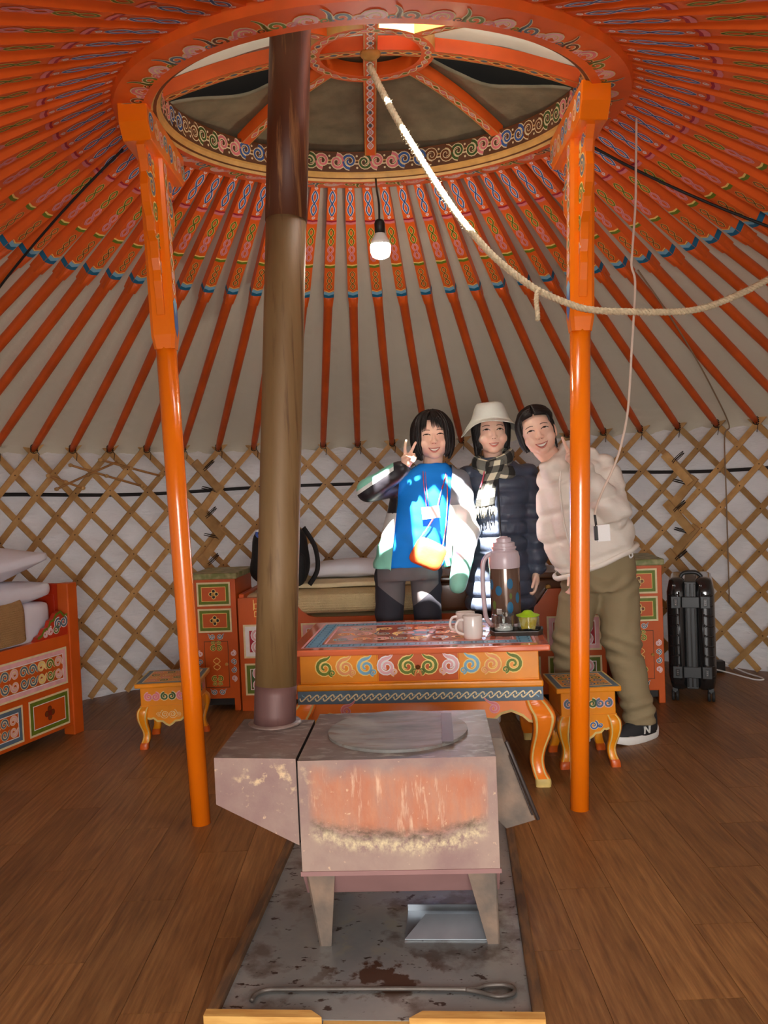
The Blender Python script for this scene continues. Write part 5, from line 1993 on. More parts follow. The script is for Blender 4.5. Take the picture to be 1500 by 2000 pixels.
twisted('rope', [(0.017, 3.28, 2.80), (0.05, 3.27, 2.72), (0.134, 3.25, 2.541), (0.292, 3.22, 2.257), (0.40, 3.20, 2.105), (0.478, 3.19, 2.02), (0.588, 3.18, 1.93), (0.700, 3.178, 1.875), (0.775, 3.176, 1.850), (0.90, 3.18, 1.838), (1.149, 3.22, 1.838), (1.32, 3.25, 1.885), (1.50, 3.28, 1.968), (1.70, 3.30, 2.09)],
        0.0125, 'rope_hair', 'hairy pale rope running from the crown past the post', 'rope', fuzz=900, pitch=0.045)
twisted('rope_end', [(0.600, 3.178, 1.925), (0.585, 3.160, 1.915), (0.580, 3.155, 1.88), (0.583, 3.156, 1.84), (0.582, 3.156, 1.815)], 0.009, 'rope_hair',
        'short knotted rope end dangling from the pale rope', 'rope', pitch=0.03, fuzz=60)
c = MB()
c.tube(spline([(1.005, 3.30, 2.575), (0.996, 3.295, 2.40), (0.988, 3.29, 2.256), (0.968, 3.29, 2.06), (0.967, 3.29, 2.02), (0.977, 3.29, 1.951), (0.955, 3.29, 1.70), (0.935, 3.29, 1.492), (0.905, 3.29, 1.36), (0.876, 3.29, 1.281), (0.835, 3.29, 1.20), (0.807, 3.29, 1.139), (0.796, 3.29, 1.10)], 8), 0.0045, 'cord_white', 8)
lc = thing('lamp_cord', 'thin pale cord hanging beside the post, ending in a white switch', 'cord', (1.005, 3.30, 2.575))
c.v = [(p[0] - 1.005, p[1] - 3.30, p[2] - 2.575) for p in c.v]
obj('cord', c, lc)
c = MB()
c.box((0.825 - 1.005, 3.285 - 3.30, 1.03 - 2.575), (0.050, 0.012, 0.064), 'label_white', Matrix.Rotation(-0.04, 3, 'Y'))
c.box((0.797 - 1.005, 3.285 - 3.30, 1.03 - 2.575), (0.014, 0.014, 0.054), 'socket_black', Matrix.Rotation(-0.04, 3, 'Y'))
c.tube([(0.796 - 1.005, 3.29 - 3.30, 1.10 - 2.575), (0.800 - 1.005, 3.287 - 3.30, 1.05 - 2.575)], 0.005, 'socket_black', 8)
obj('switch', c, lc, bev=0.002)


def roof_point(a, t, off):
    T, B = roof_ends(a)
    ax = (B - T).normalized()
    nr = (Vector((0, 0, 1)) - ax * ax.z).normalized()
    return T + (B - T) * t + nr * off


c = MB()
c.tube(spline([roof_point(math.radians(68 + 22 * q / 6), 0.02 + 0.62 * q / 6, -0.036) for q in range(7)], 6), 0.006, 'wire_black', 8)
obj('roof_wire', c, None, 'black wire running down across the roof poles beside the crown', 'wire')
c = MB()
c.tube(spline([roof_point(math.radians(-84 + 10 * q / 6), 0.05 + 0.6 * q / 6, -0.036) for q in range(7)], 6), 0.005, 'wire_black', 8)
obj('roof_wire', c, None, 'black wire across the roof poles above the cropped bed', 'wire')
c = MB()
pp = [roof_point(math.radians(50.5 - 6 * q / 4), 0.36 + 0.62 * q / 4, -0.034) for q in range(5)]
aq = math.radians(43.5)
wl = lambda z, r=RW - 0.02: Vector((WC.x + r * math.sin(aq), WC.y + r * math.cos(aq), z))
c.tube(spline(pp + [wl(1.45), wl(1.1), wl(0.72), wl(0.42)], 6), 0.004, 'string_tan', 6)
obj('string', c, None, 'thin tan string hanging down the lattice behind the suitcase', 'string')

# ---- suitcase
mat('case_black', (30, 31, 32), 0.16, var=0.05, vscale=3, coat=0.7)
mat('case_trim', (44, 46, 47), 0.35, var=0.05)
mat('case_metal', (150, 150, 150), 0.25, var=0, metal=0.9)
mat('rubber', (36, 36, 36), 0.6, var=0.05)
SC = thing('suitcase', 'black glossy hard-shell suitcase standing on wheels beside the cabinet', 'suitcase', (1.695, 4.850, 0), math.radians(-20))
WS, DS = 0.245, 0.40
for s_ in (-1, 1):
    b = soft_box((s_ * WS * 0.28, 0, 0.365), (WS * 0.44, DS, 0.615), 0.045, 'case_black', wob=0.0)
    # moulded ribs on the visible edge
    for k in range(9):
        z = 0.14 + 0.055 * k
        b.tube([(s_ * WS * 0.46, -DS / 2 + 0.008, z), (s_ * WS * 0.30, -DS / 2 + 0.001, z), (s_ * WS * 0.26, -DS / 2 + 0.001, z + 0.008)], 0.006, 'case_black', 8)
    b.tube([(s_ * WS * 0.24, -DS / 2 + 0.0, 0.12), (s_ * WS * 0.24, -DS / 2 + 0.0, 0.60)], 0.005, 'case_black', 8)
    obj('shell', b, SC)
b = MB()
b.box2((-0.030, -DS / 2 - 0.002, 0.075), (0.030, DS / 2 + 0.002, 0.655), 'case_trim')
for x in (-0.022, 0, 0.022):
    b.box2((x - 0.004, -DS / 2 - 0.006, 0.085), (x + 0.004, -DS / 2, 0.645), 'case_black')
obj('centre_band', b, SC, bev=0.004)
for z in (0.165, 0.545):
    for s_ in (-1, 1):
        b = MB()
        x = s_ * 0.075
        b.box2((x - 0.024, -DS / 2 - 0.012, z - 0.032), (x + 0.024, -DS / 2 + 0.01, z + 0.032), 'case_trim')
        b.box2((x - 0.010, -DS / 2 - 0.016, z - 0.020), (x + 0.010, -DS / 2 - 0.01, z + 0.020), 'case_black')
        for q in range(3):
            b.box2((x - 0.004, -DS / 2 - 0.018, z - 0.014 + 0.010 * q), (x + 0.004, -DS / 2 - 0.014, z - 0.008 + 0.010 * q), 'case_metal')
        obj('latch', b, SC, bev=0.002)
    b = MB()
    b.box2((-0.045, -DS / 2 - 0.009, z - 0.030), (0.045, -DS / 2 + 0.01, z + 0.030), 'case_trim')
    obj('band_clasp', b, SC, bev=0.003)
b = MB()
b.tube(spline([(-0.05, -0.08, 0.668), (-0.03, -0.08, 0.690), (0.03, -0.08, 0.692), (0.06, -0.08, 0.668)], 6), 0.010, 'case_trim', 8)
b.tube(spline([(-0.05, -0.04, 0.668), (-0.03, -0.04, 0.690), (0.03, -0.04, 0.692), (0.06, -0.04, 0.668)], 6), 0.008, 'case_trim', 8)
obj('carry_handle', b, SC)
for sx in (-1, 1):
    for sy in (-1, 1):
        b = MB()
        Mx = Matrix.Rotation(math.radians(90), 4, 'Y')
        c0 = (sx * 0.092, sy * (DS / 2 - 0.04), 0.030)
        for q in (-0.011, 0.011):
            b.lathe([(0.0, -0.008), (0.026, -0.008), (0.030, -0.004), (0.030, 0.004), (0.026, 0.008), (0.0, 0.008)], 'rubber', 18, (c0[0] + q, c0[1], c0[2]), M=Mx)
        b.box((c0[0], c0[1], 0.062), (0.026, 0.034, 0.03), 'case_trim')
        obj('wheel', b, SC)
# white charger and cable on the floor by the wall
cb = thing('charger_cable', 'white charger cable looping on the floor behind the suitcase', 'cable', (2.0, 5.25, 0))
b = MB()
b.tube(spline([(0.02, 0.16, 0.05), (0.06, 0.18, 0.055), (0.13, 0.14, 0.02), (0.17, 0.02, 0.005), (0.20, -0.10, 0.005), (0.19, -0.16, 0.005), (0.14, -0.14, 0.005), (0.05, -0.02, 0.02), (-0.02, 0.06, 0.03), (-0.08, 0.12, 0.03)], 8), 0.0045, 'label_white', 8)
obj('cable', b, cb)
b = MB()
b.box((0.0, 0.16, 0.05), (0.03, 0.035, 0.028), 'label_white')
obj('plug', b, cb, bev=0.004)
b = MB()
b.box((0.02, 0.11, 0.035), (0.09, 0.06, 0.07), 'socket_black')
obj('socket_box', b, cb, bev=0.006)

# ---- black backpack on the bed, behind the stove pipe
mat('bag_black', (24, 24, 26), 0.75, var=0.15, vscale=12, bump=0.4, bscale=14)
mat('bag_charm', (60, 88, 170), 0.6, rgb2=(236, 236, 240), mix=(0.48, 0.52), vscale=40)
bag = thing('backpack', 'black backpack slumped on the bed behind the stove pipe', 'backpack', (-0.62, 5.13, 0.655), 0.1)
b = soft_box((0, 0, 0.19), (0.34, 0.24, 0.37), 0.11, 'bag_black', wob=0.03, seed=21)
obj('pack_body', b, bag, subsurf=1)
b = soft_box((0.02, -0.11, 0.12), (0.24, 0.09, 0.20), 0.04, 'bag_black', wob=0.015, seed=3)
obj('front_pocket', b, bag, subsurf=1)
b = MB()
b.tube(spline([(-0.03, -0.02, 0.36), (-0.05, -0.02, 0.41), (0.0, -0.02, 0.425), (0.05, -0.02, 0.40), (0.05, -0.02, 0.36)], 6), 0.009, 'bag_black', 8)
obj('top_loop', b, bag)
b = MB()
b.tube(spline([(-0.04, -0.08, 0.34), (-0.10, -0.10, 0.36), (-0.13, -0.10, 0.345), (-0.12, -0.10, 0.32), (-0.07, -0.10, 0.33)], 6), 0.008, 'bag_charm', 8)
b.tube(spline([(-0.05, -0.09, 0.37), (-0.03, -0.10, 0.39), (0.0, -0.10, 0.385)], 6), 0.010, 'bag_charm', 8)
obj('strap_charm', b, bag)
b = MB()
b.tube(spline([(0.14, -0.08, 0.36), (0.20, -0.12, 0.25), (0.21, -0.13, 0.12), (0.16, -0.12, 0.03)], 6), 0.016, 'bag_black', 8, flat=0.4)
obj('shoulder_strap', b, bag)
# fleece throw peeking out under the bag
on_bed('throw', soft_box((0, 0, 0), (0.42, 0.34, 0.05), 0.024, 'linen_cream', wob=0.012, seed=31), 'cream fleece bundle under the black backpack', 'throw', (-0.80, -0.14, 0.625), 0.0)
# ================================================================== people
from mathutils.bvhtree import BVHTree
mat('skin', (246, 206, 182), 0.48, var=0.05, vscale=14, sub=0.12, rgb2=(242, 190, 166), mix=(0.45, 0.75))
mat('hair_black', (28, 24, 23), 0.48, var=0.25, vscale=30, spec=0.4, bump=0.3, bscale=120)
mat('eye_white', (228, 220, 214), 0.3, var=0)
mat('eye_dark', (34, 22, 18), 0.25, var=0)
mat('brow', (104, 78, 64), 0.7, var=0)
mat('lips', (214, 132, 118), 0.4, var=0.04)
mat('teeth', (244, 236, 222), 0.25, var=0)
mat('mouth_dark', (120, 48, 44), 0.6, var=0)
mat('shirt_blue', (0, 132, 232), 0.8, var=0.05, vscale=6, bump=0.25, bscale=14)
mat('nylon_mint', (134, 208, 188), 0.5, var=0.05, vscale=6, bump=0.35, bscale=16)
mat('nylon_black', (34, 32, 38), 0.45, var=0.1, vscale=6, bump=0.35, bscale=16)
mat('nylon_grey', (132, 136, 146), 0.5, var=0.06, vscale=6, bump=0.35, bscale=16)
mat('nylon_white', (222, 226, 224), 0.5, var=0.04, vscale=6, bump=0.35, bscale=16)
mat('trouser_grey', (104, 98, 100), 0.8, var=0.08, vscale=10, bump=0.2, bscale=20)
mat('trouser_black', (44, 43, 52), 0.8, var=0.08, vscale=10, bump=0.2, bscale=20)
mat('puffer_navy', (72, 80, 98), 0.40, var=0.1, vscale=6, bump=0.4, bscale=20, bstretch=(2, 2, 0.7))
mat('puffer_cream', (234, 226, 214), 0.6, var=0.04, vscale=6, bump=0.9, bscale=9, bstretch=(1, 1, 1.6))
mat('trouser_olive', (146, 130, 98), 0.8, var=0.07, vscale=7, bump=0.9, bscale=7, bstretch=(1, 1, 1.6))
mat('hat_white', (220, 226, 216), 0.85, var=0.03, vscale=8, bump=0.15, bscale=30)
mat('plaid_cream', (230, 226, 200), 0.95, var=0.05, bump=0.3, bscale=120)
mat('plaid_black', (44, 44, 42), 0.95, var=0.08, bump=0.3, bscale=120)
mat('plaid_grey', (112, 112, 104), 0.95, var=0.08, bump=0.3, bscale=120)
mat('bag_orange', (238, 92, 44), 0.6, var=0.08, bump=0.4, bscale=14)
mat('lanyard_pink', (226, 96, 120), 0.6, var=0.05)
mat('lanyard_mix', (214, 70, 70), 0.6, rgb2=(70, 100, 180), mix=(0.48, 0.52), vscale=60)
mat('card_white', (240, 240, 240), 0.4, var=0)
mat('shoe_black', (38, 38, 40), 0.7, var=0.1, vscale=30)
mat('shoe_white', (232, 230, 224), 0.5, var=0.03)


def V3(*a):
    return Vector(a)


def capsule(mb, p0, r0, p1, r1, m, n=14):
    p0, p1 = Vector(p0), Vector(p1)
    d = (p1 - p0)
    L_ = d.length
    if L_ < 1e-6:
        d = Vector((0, 0, 1))
    d.normalize()
    pts, rr = [], []
    for q in range(5):
        a = -math.pi / 2 + math.pi / 2 * (q + 0.3) / 5.3
        pts.append(p0 + d * (r0 * math.sin(a))); rr.append(r0 * math.cos(a))
    for q in range(1, 4):
        t = q / 4
        pts.append(p0.lerp(p1, t)); rr.append(r0 + (r1 - r0) * t)
    for q in range(5):
        a = math.pi / 2 * (q) / 5.3
        pts.append(p1 + d * (r1 * math.sin(a))); rr.append(r1 * math.cos(a))
    mb.tube(pts, rr, m, n)


def ellipsoid(mb, c, r, m, M=None, nu=20, nv=12):
    vs_, fs_ = [], []
    for j in range(nv + 1):
        b = -math.pi / 2 + math.pi * j / nv
        b = max(-1.5, min(1.5, b))
        for i in range(nu):
            a = 2 * math.pi * i / nu
            p = Vector((r[0] * math.cos(b) * math.cos(a), r[1] * math.cos(b) * math.sin(a), r[2] * math.sin(b)))
            vs_.append((M @ p if M is not None else p) + Vector(c))
    for j in range(nv):
        for i in range(nu):
            i2 = (i + 1) % nu
            fs_.append((j * nu + i, j * nu + i2, (j + 1) * nu + i2, (j + 1) * nu + i))
    fs_.append(tuple(reversed(range(nu))))
    fs_.append(tuple(nv * nu + i for i in range(nu)))
    mb.add(vs_, fs_, m, True)


def loft(mb, secs, m, n=28, p=2.4):
    """secs: (x, y, z, rx, ry) rings, closed top and bottom"""
    vs_ = []
    for (x, y, z, rx, ry) in secs:
        for i in range(n):
            a = 2 * math.pi * i / n
            ca, sa = math.cos(a), math.sin(a)
            vs_.append((x + rx * math.copysign(abs(ca) ** (2 / p), ca), y + ry * math.copysign(abs(sa) ** (2 / p), sa), z))
    k = len(secs)
    fs_ = []
    for j in range(k - 1):
        for i in range(n):
            i2 = (i + 1) % n
            fs_.append((j * n + i, j * n + i2, (j + 1) * n + i2, (j + 1) * n + i))
    fs_.append(tuple(reversed(range(n))))
    fs_.append(tuple((k - 1) * n + i for i in range(n)))
    mb.add(vs_, fs_, m, True)


def fine(secs, n=5):
    out = []
    P = np.array(secs, float)
    for j in range(len(P) - 1):
        p0, p1, p2, p3 = P[max(j - 1, 0)], P[j], P[j + 1], P[min(j + 2, len(P) - 1)]
        for k in range(n):
            t = k / n
            out.append(tuple(0.5 * ((2 * p1) + (p2 - p0) * t + (2 * p0 - 5 * p1 + 4 * p2 - p3) * t * t + (3 * p1 - p0 - 3 * p2 + p3) * t ** 3)))
    out.append(tuple(P[-1]))
    return out


def blob(mb, voxel, smooth=6, factor=0.5, disp=None):
    """fuse overlapping closed shapes into one continuous skin"""
    me = mb.mesh('tmp')
    o = bpy.data.objects.new('tmp', me)
    col.objects.link(o)
    r = o.modifiers.new('r', 'REMESH'); r.mode = 'VOXEL'; r.voxel_size = voxel; r.use_smooth_shade = True
    if smooth:
        s = o.modifiers.new('s', 'SMOOTH'); s.factor = factor; s.iterations = smooth
    dg = bpy.context.evaluated_depsgraph_get()
    m2 = bpy.data.meshes.new_from_object(o.evaluated_get(dg))
    bpy.data.objects.remove(o)
    bpy.data.meshes.remove(me)
    m2.materials.clear()
    if disp is not None:
        n = len(m2.vertices)
        co = np.empty(n * 3); m2.vertices.foreach_get('co', co); co = co.reshape(n, 3)
        no = np.empty(n * 3); m2.vertices.foreach_get('normal', no); no = no.reshape(n, 3)
        co = co + no * disp(co)[:, None]
        m2.vertices.foreach_set('co', co.ravel())
        m2.update()
    return m2


def paint(me, keys, fn):
    for k in keys:
        me.materials.append(MATS[k])
    n = len(me.polygons)
    c = np.empty(n * 3); me.polygons.foreach_get('center', c); c = c.reshape(n, 3)
    idx = fn(c) if fn else np.zeros(n, int)
    me.polygons.foreach_set('material_index', np.asarray(idx, dtype=np.int32))
    me.polygons.foreach_set('use_smooth', [True] * n)
    me.update()


def bisect(me, planes):
    """cut clean colour borders into a garment"""
    bm = bmesh.new(); bm.from_mesh(me)
    for co, no in planes:
        bmesh.ops.bisect_plane(bm, geom=bm.verts[:] + bm.edges[:] + bm.faces[:], plane_co=co, plane_no=Vector(no).normalized())
    bm.to_mesh(me); bm.free()
    me.update()


def wrinkle(amp, sx=9.0, sz=16.0, seed=0.0):
    sx, sz = sx * 2.4, sz * 2.8

    def f(co):
        x, y, z = co[:, 0], co[:, 1], co[:, 2]
        return amp * (0.5 + 0.5 * np.sin(0.23 * sz * z + 0.4 * sx * x + seed)) * (np.sin(sz * z + 3 * np.sin(sx * x + seed) + seed) * np.sin(sx * 1.3 * x + 7 * y + 2 * np.sin(5 * z + seed))
                      + 0.6 * np.sin(sz * 1.9 * z + 11 * x + seed * 2 + 2 * np.sin(9 * y)))
    return f


def puff(band, amp, z0=0.0, wr=0.004, slope=0.0):
    w_ = wrinkle(wr, 14, 26, 1.3)

    def f(co):
        z = co[:, 2] + slope * co[:, 0] - z0
        return amp * (np.sqrt(np.abs(np.sin(np.pi * z / band))) - 0.6) + w_(co)
    return f


def seams(band, depth, z0, wr, slope):
    w_ = wrinkle(wr, 9, 13, 1.9)

    def f(co):
        z = co[:, 2] + slope * co[:, 0] - z0
        d = np.abs((z / band + 0.5) % 1.0 - 0.5) * band
        return -depth * np.exp(-(d / 0.016) ** 2) + 0.004 + w_(co) * (0.5 + np.exp(-(d / 0.05) ** 2))
    return f


def part(name, me, person, label=None):
    """a mesh in world space becomes a child of the person"""
    o = link(name, me, person, label)
    o.matrix_world = Matrix.Identity(4)
    o.matrix_parent_inverse = person.matrix_world.inverted()
    o.matrix_basis = Matrix.Identity(4)
    return o


def person_object(me, base, label):
    o = link('person', me, None, label, 'person', 'three people posing together behind the table')
    me.transform(Matrix.Translation(-Vector(base)))
    o.location = base
    bpy.context.view_layer.update()
    return o


class Head:
    """head frame: x to the picture's right, y forward (towards the camera), z up, origin between the eyes, inside the head"""

    def __init__(self, c, roll=0.0, yaw=0.0, pitch=0.0, s=1.06):
        self.c = Vector(c)
        R = Matrix.Rotation(yaw, 3, 'Z') @ Matrix.Rotation(roll, 3, 'Y') @ Matrix.Rotation(pitch, 3, 'X')
        F = Matrix(((1, 0, 0), (0, -1, 0), (0, 0, 1)))
        self.M = R @ F * s
        self.s = s
        self.bvh = None

    def __call__(self, x, y, z):
        return self.c + self.M @ Vector((x, y, z))

    def ell(self, mb, c, r, m='skin'):
        # ellipsoids follow the head's turn; the mirrored y axis does not matter for a symmetric shape
        ellipsoid(mb, self(*c), r, m, self.M)

    def cap(self, mb, a, ra, b, rb, m='skin'):
        capsule(mb, self(*a), ra * self.s, self(*b), rb * self.s, m)

    def add_skull(self, mb, ears=True):
        E = self.ell
        E(mb, (0, -0.026, 0.022), (0.076, 0.092, 0.079))
        E(mb, (0, 0.006, -0.005), (0.074, 0.078, 0.085))
        E(mb, (0, 0.018, -0.056), (0.066, 0.058, 0.052))
        E(mb, (0, 0.048, -0.093), (0.030, 0.024, 0.020))
        for s in (-1, 1):
            E(mb, (s * 0.043, 0.042, -0.040), (0.028, 0.028, 0.029))
            E(mb, (s * 0.011, 0.085, -0.035), (0.0085, 0.0085, 0.0075))
            if ears:
                E(mb, (s * 0.076, -0.014, -0.018), (0.010, 0.018, 0.031))
        self.cap(mb, (0, 0.078, 0.002), 0.0075, (0, 0.093, -0.031), 0.0095)
        self.cap(mb, (-0.012, 0.068, -0.070), 0.010, (0.012, 0.068, -0.070), 0.010)

    def surf(self, x, z, off=0.0):
        o = self(x, 0.25, z)
        d = (self(x, 0.0, z) - o).normalized()
        h = self.bvh.ray_cast(o, d)
        p = h[0] if h[0] is not None else self(x, 0.07, z)
        return p - d * off

    def patch(self, mb, xs, lo, hi, m, off, nz=4):
        pts = []
        for x in xs:
            a, b = lo(x), hi(x)
            for j in range(nz):
                pts.append(self.surf(x, a + (b - a) * j / (nz - 1), off))
        mb.grid(pts, len(xs), nz, m)


def lin_(a, b, n):
    return [a + (b - a) * i / (n - 1) for i in range(n)]


def add_face(H, person, open_eye, mouth_w, mouth_h, smile, brow_z=0.020, teeth=True, brow_tilt=0.10, mouth_z=-0.066, lip=0.0045):
    for s in (-1, 1):
        cx = s * 0.0325
        w_ = 0.0165
        e = MB()
        up = lambda x: 0.001 + (0.0052 + open_eye) * (1 - ((x - cx) / w_) ** 2) - 0.002
        dn = lambda x: 0.001 + (0.0022 - open_eye * 0.3) * (1 - ((x - cx) / w_) ** 2) - 0.002
        xs = lin_(cx - w_, cx + w_, 13)
        H.patch(e, xs, dn, up, 'eye_white', 0.0008)
        xi = lin_(cx - 0.0062, cx + 0.0062, 9)
        H.patch(e, xi, lambda x: max(dn(x), -0.0065 + (abs(x - cx) / 0.0062) ** 2 * 0.004), lambda x: up(x), 'eye_dark', 0.0014)
        H.patch(e, lin_(cx - w_ - 0.001, cx + w_ + 0.001, 13), lambda x: up(x) - 0.0012, lambda x: up(x) + 0.0024, 'eye_dark', 0.0018, 3)
        part('eye', e.mesh('eye'), person)
        b = MB()
        bx = 0.033
        bz = lambda x: brow_z + 0.004 * (1 - ((abs(x) - bx) / 0.017) ** 2) - brow_tilt * (abs(x) - bx) * 0.6
        xs = lin_(s * (bx - 0.017), s * (bx + 0.018), 12)
        H.patch(b, xs, lambda x: bz(x) - 0.0018, lambda x: bz(x) + 0.0020, 'brow', 0.0010, 3)
        part('eyebrow', b.mesh('eyebrow'), person)
    mo = MB()
    hw = mouth_w / 2
    arc = lambda x: mouth_z + smile * (x / hw) ** 2
    f = lambda x: max(0.0, 1 - (x / hw) ** 2)
    xs = lin_(-hw, hw, 17)
    H.patch(mo, xs, lambda x: arc(x) - (mouth_h + lip * 1.6) * f(x) - 0.0008, lambda x: arc(x) + lip * f(x) * 0.9 + 0.0008, 'lips', 0.0012, 6)
    if teeth:
        xs2 = lin_(-hw * 0.90, hw * 0.90, 15)
        f2 = lambda x: max(0.0, 1 - (x / (hw * 0.9)) ** 2)
        H.patch(mo, xs2, lambda x: arc(x) - mouth_h * f2(x) - 0.0004, lambda x: arc(x) + 0.0004, 'mouth_dark', 0.0018, 4)
        xs3 = lin_(-hw * 0.80, hw * 0.80, 15)
        f3 = lambda x: max(0.0, 1 - (x / (hw * 0.8)) ** 2)
        H.patch(mo, xs3, lambda x: arc(x) - mouth_h * 0.82 * f3(x) - 0.0005, lambda x: arc(x) - 0.0006, 'teeth', 0.0024, 4)
    else:
        H.patch(mo, lin_(-hw * 0.95, hw * 0.95, 15), lambda x: arc(x) - 0.0010, lambda x: arc(x) + 0.0006, 'mouth_dark', 0.0020, 3)
    part('mouth', mo.mesh('mouth'), person)
    # nostril shade painted as two small dark patches on the skin
    no = MB()
    for s in (-1, 1):
        H.patch(no, lin_(s * 0.0035, s * 0.0085, 5), lambda x: -0.0425, lambda x: -0.0405, 'mouth_dark', 0.0008, 3)
    part('nostril_shade', no.mesh('nostril_shade'), person)


def hair_point(phi, e, k=1.0):
    """on the hair shell; phi 0 = front, + towards the picture's right; e elevation, degrees"""
    p, q = math.radians(phi), math.radians(e)
    return (0.086 * k * math.sin(p) * math.cos(q), -0.020 + 0.102 * k * math.cos(p) * math.cos(q), 0.012 + 0.096 * k * math.sin(q))


def lock(mb, H, pts, w, flat=0.45, taper=0.25):
    P = spline([H(*p) for p in pts], 5)
    k = len(P)
    rr = [w * H.s * (1.0 - (1 - taper) * max(0, (i / (k - 1) - 0.55) / 0.45) ** 1.5) for i in range(k)]
    mb.tube(P, rr, 'hair_black', 7, flat=flat)


def skull_cap(mb, H, keep, k=0.985):
    nu, nv = 110, 60
    vs_ = []
    for i in range(nu):
        for j in range(nv):
            vs_.append(hair_point(360 * i / nu, -40 + 130 * j / (nv - 1), k))
    fs_ = []
    for i in range(nu):
        i2 = (i + 1) % nu
        for j in range(nv - 1):
            q = [i * nv + j, i2 * nv + j, i2 * nv + j + 1, i * nv + j + 1]
            c = [sum(vs_[t][a] for t in q) / 4 for a in range(3)]
            if keep(*c):
                fs_.append(tuple(q))
    mb.add([H(*v) for v in vs_], fs_, 'hair_black', True)


def finger(mb, pts, r, m='skin'):
    for i in range(len(pts) - 1):
        capsule(mb, pts[i], r * (1 - 0.08 * i), pts[i + 1], r * (1 - 0.08 * (i + 1)), m, 10)


def shoe(person, name, p, ang, big=False):
    """p: point on the floor under the ankle; ang: direction the toe points (radians, 0 = towards the camera)"""
    M_ = Matrix.Translation(Vector(p)) @ Matrix.Rotation(ang, 4, 'Z')
    # local: toe towards -y
    s = MB()
    n = 26
    outl = []
    for i in range(n):
        a = 2 * math.pi * i / n
        y = -0.055 - 0.135 * math.sin(a)
        wd = 0.046 * (1.0 + 0.16 * math.sin(a)) * (1 - 0.10 * max(0, -math.sin(a)))
        outl.append((wd * math.copysign(abs(math.cos(a)) ** 0.8, math.cos(a)), y))
    vs_ = []
    for (k, z, sc) in ((0, 0.0, 0.96), (1, 0.006, 1.02), (2, 0.026, 1.03), (3, 0.036, 0.97)):
        for (x, y) in outl:
            heel = max(0.0, (y + 0.0) / 0.08)
            toe = max(0.0, (-y - 0.12) / 0.07)
            zz = z * (1 + 0.75 * max(0, heel)) + (0.012 * toe ** 2 if k == 0 else 0.006 * toe)
            vs_.append(M_ @ Vector((x * sc, -0.055 + (y + 0.055) * sc, zz)))
    fs_ = [tuple(reversed(range(n))), tuple(3 * n + i for i in range(n))]
    for k in range(3):
        for i in range(n):
            i2 = (i + 1) % n
            fs_.append((k * n + i, k * n + i2, (k + 1) * n + i2, (k + 1) * n + i))
    s.add(vs_, fs_, 'shoe_white', True)
    u = MB()
    rings = []
    for (yc, hy, hw, z) in ((-0.055, 0.131, 0.045, 0.030), (-0.054, 0.130, 0.046, 0.045), (-0.045, 0.120, 0.044, 0.062), (-0.026, 0.100, 0.041, 0.080), (-0.002, 0.074, 0.039, 0.098), (0.012, 0.056, 0.038, 0.118), (0.016, 0.050, 0.036, 0.130)):
        ring = []
        for i in range(n):
            a = 2 * math.pi * i / n
            ring.append(M_ @ Vector((hw * math.cos(a) * (1.0 - 0.12 * max(0, -math.sin(a))), yc + hy * math.sin(a), z)))
        rings.append(ring)
    vs_ = [p_ for r_ in rings for p_ in r_]
    fs_ = [tuple(reversed(range(n))), tuple((len(rings) - 1) * n + i for i in range(n))]
    for k in range(len(rings) - 1):
        for i in range(n):
            i2 = (i + 1) % n
            fs_.append((k * n + i, k * n + i2, (k + 1) * n + i2, (k + 1) * n + i))
    u.add(vs_, fs_, 'shoe_black', True)
    o = part(name, u.mesh(name), person)
    me = s.mesh('sole'); me.set_sharp_from_angle(angle=math.radians(50))
    so = link('sole', me, o)
    so.matrix_parent_inverse = o.matrix_world.inverted()
    bpy.context.view_layer.update()
    so.matrix_parent_inverse = o.matrix_world.inverted()
    return M_, o


# ------------------------------------------------------------------ person in the blue shirt and mint jacket
H = Head((0.262, 4.420, 1.484), roll=-0.03)
base = (0.13, 4.47, 0)
b = MB()
H.add_skull(b)
capsule(b, (0.250, 4.455, 1.27), 0.052, H(0, -0.015, -0.085), 0.050, 'skin')
loft(b, fine([(0.105, 4.475, 0.80, 0.11, 0.075), (0.115, 4.47, 0.86, 0.135, 0.085), (0.15, 4.465, 0.98, 0.125, 0.085), (0.20, 4.46, 1.14, 0.135, 0.09), (0.235, 4.458, 1.24, 0.14, 0.08), (0.247, 4.455, 1.29, 0.09, 0.065)], 3), 'skin')
for hx, kx, ax in ((0.030, 0.000, 0.0), (0.190, 0.204, 0.20)):
    capsule(b, (hx, 4.475, 0.77), 0.062, (kx, 4.46, 0.45), 0.050, 'skin')
    capsule(b, (kx, 4.46, 0.45), 0.050, (ax, 4.48, 0.09), 0.034, 'skin')
    capsule(b, (ax, 4.48, 0.07), 0.032, (ax, 4.36, 0.045), 0.028, 'skin')
sh_r, el_r, wr_r = V3(0.105, 4.455, 1.255), V3(-0.072, 4.305, 1.222), V3(0.110, 4.235, 1.330)
sh_l, el_l, wr_l = V3(0.385, 4.460, 1.245), V3(0.418, 4.405, 0.98), V3(0.362, 4.320, 0.775)
for a, b_, c in ((sh_r, el_r, wr_r), (sh_l, el_l, wr_l)):
    capsule(b, a, 0.045, b_, 0.036, 'skin')
    capsule(b, b_, 0.035, c, 0.025, 'skin')
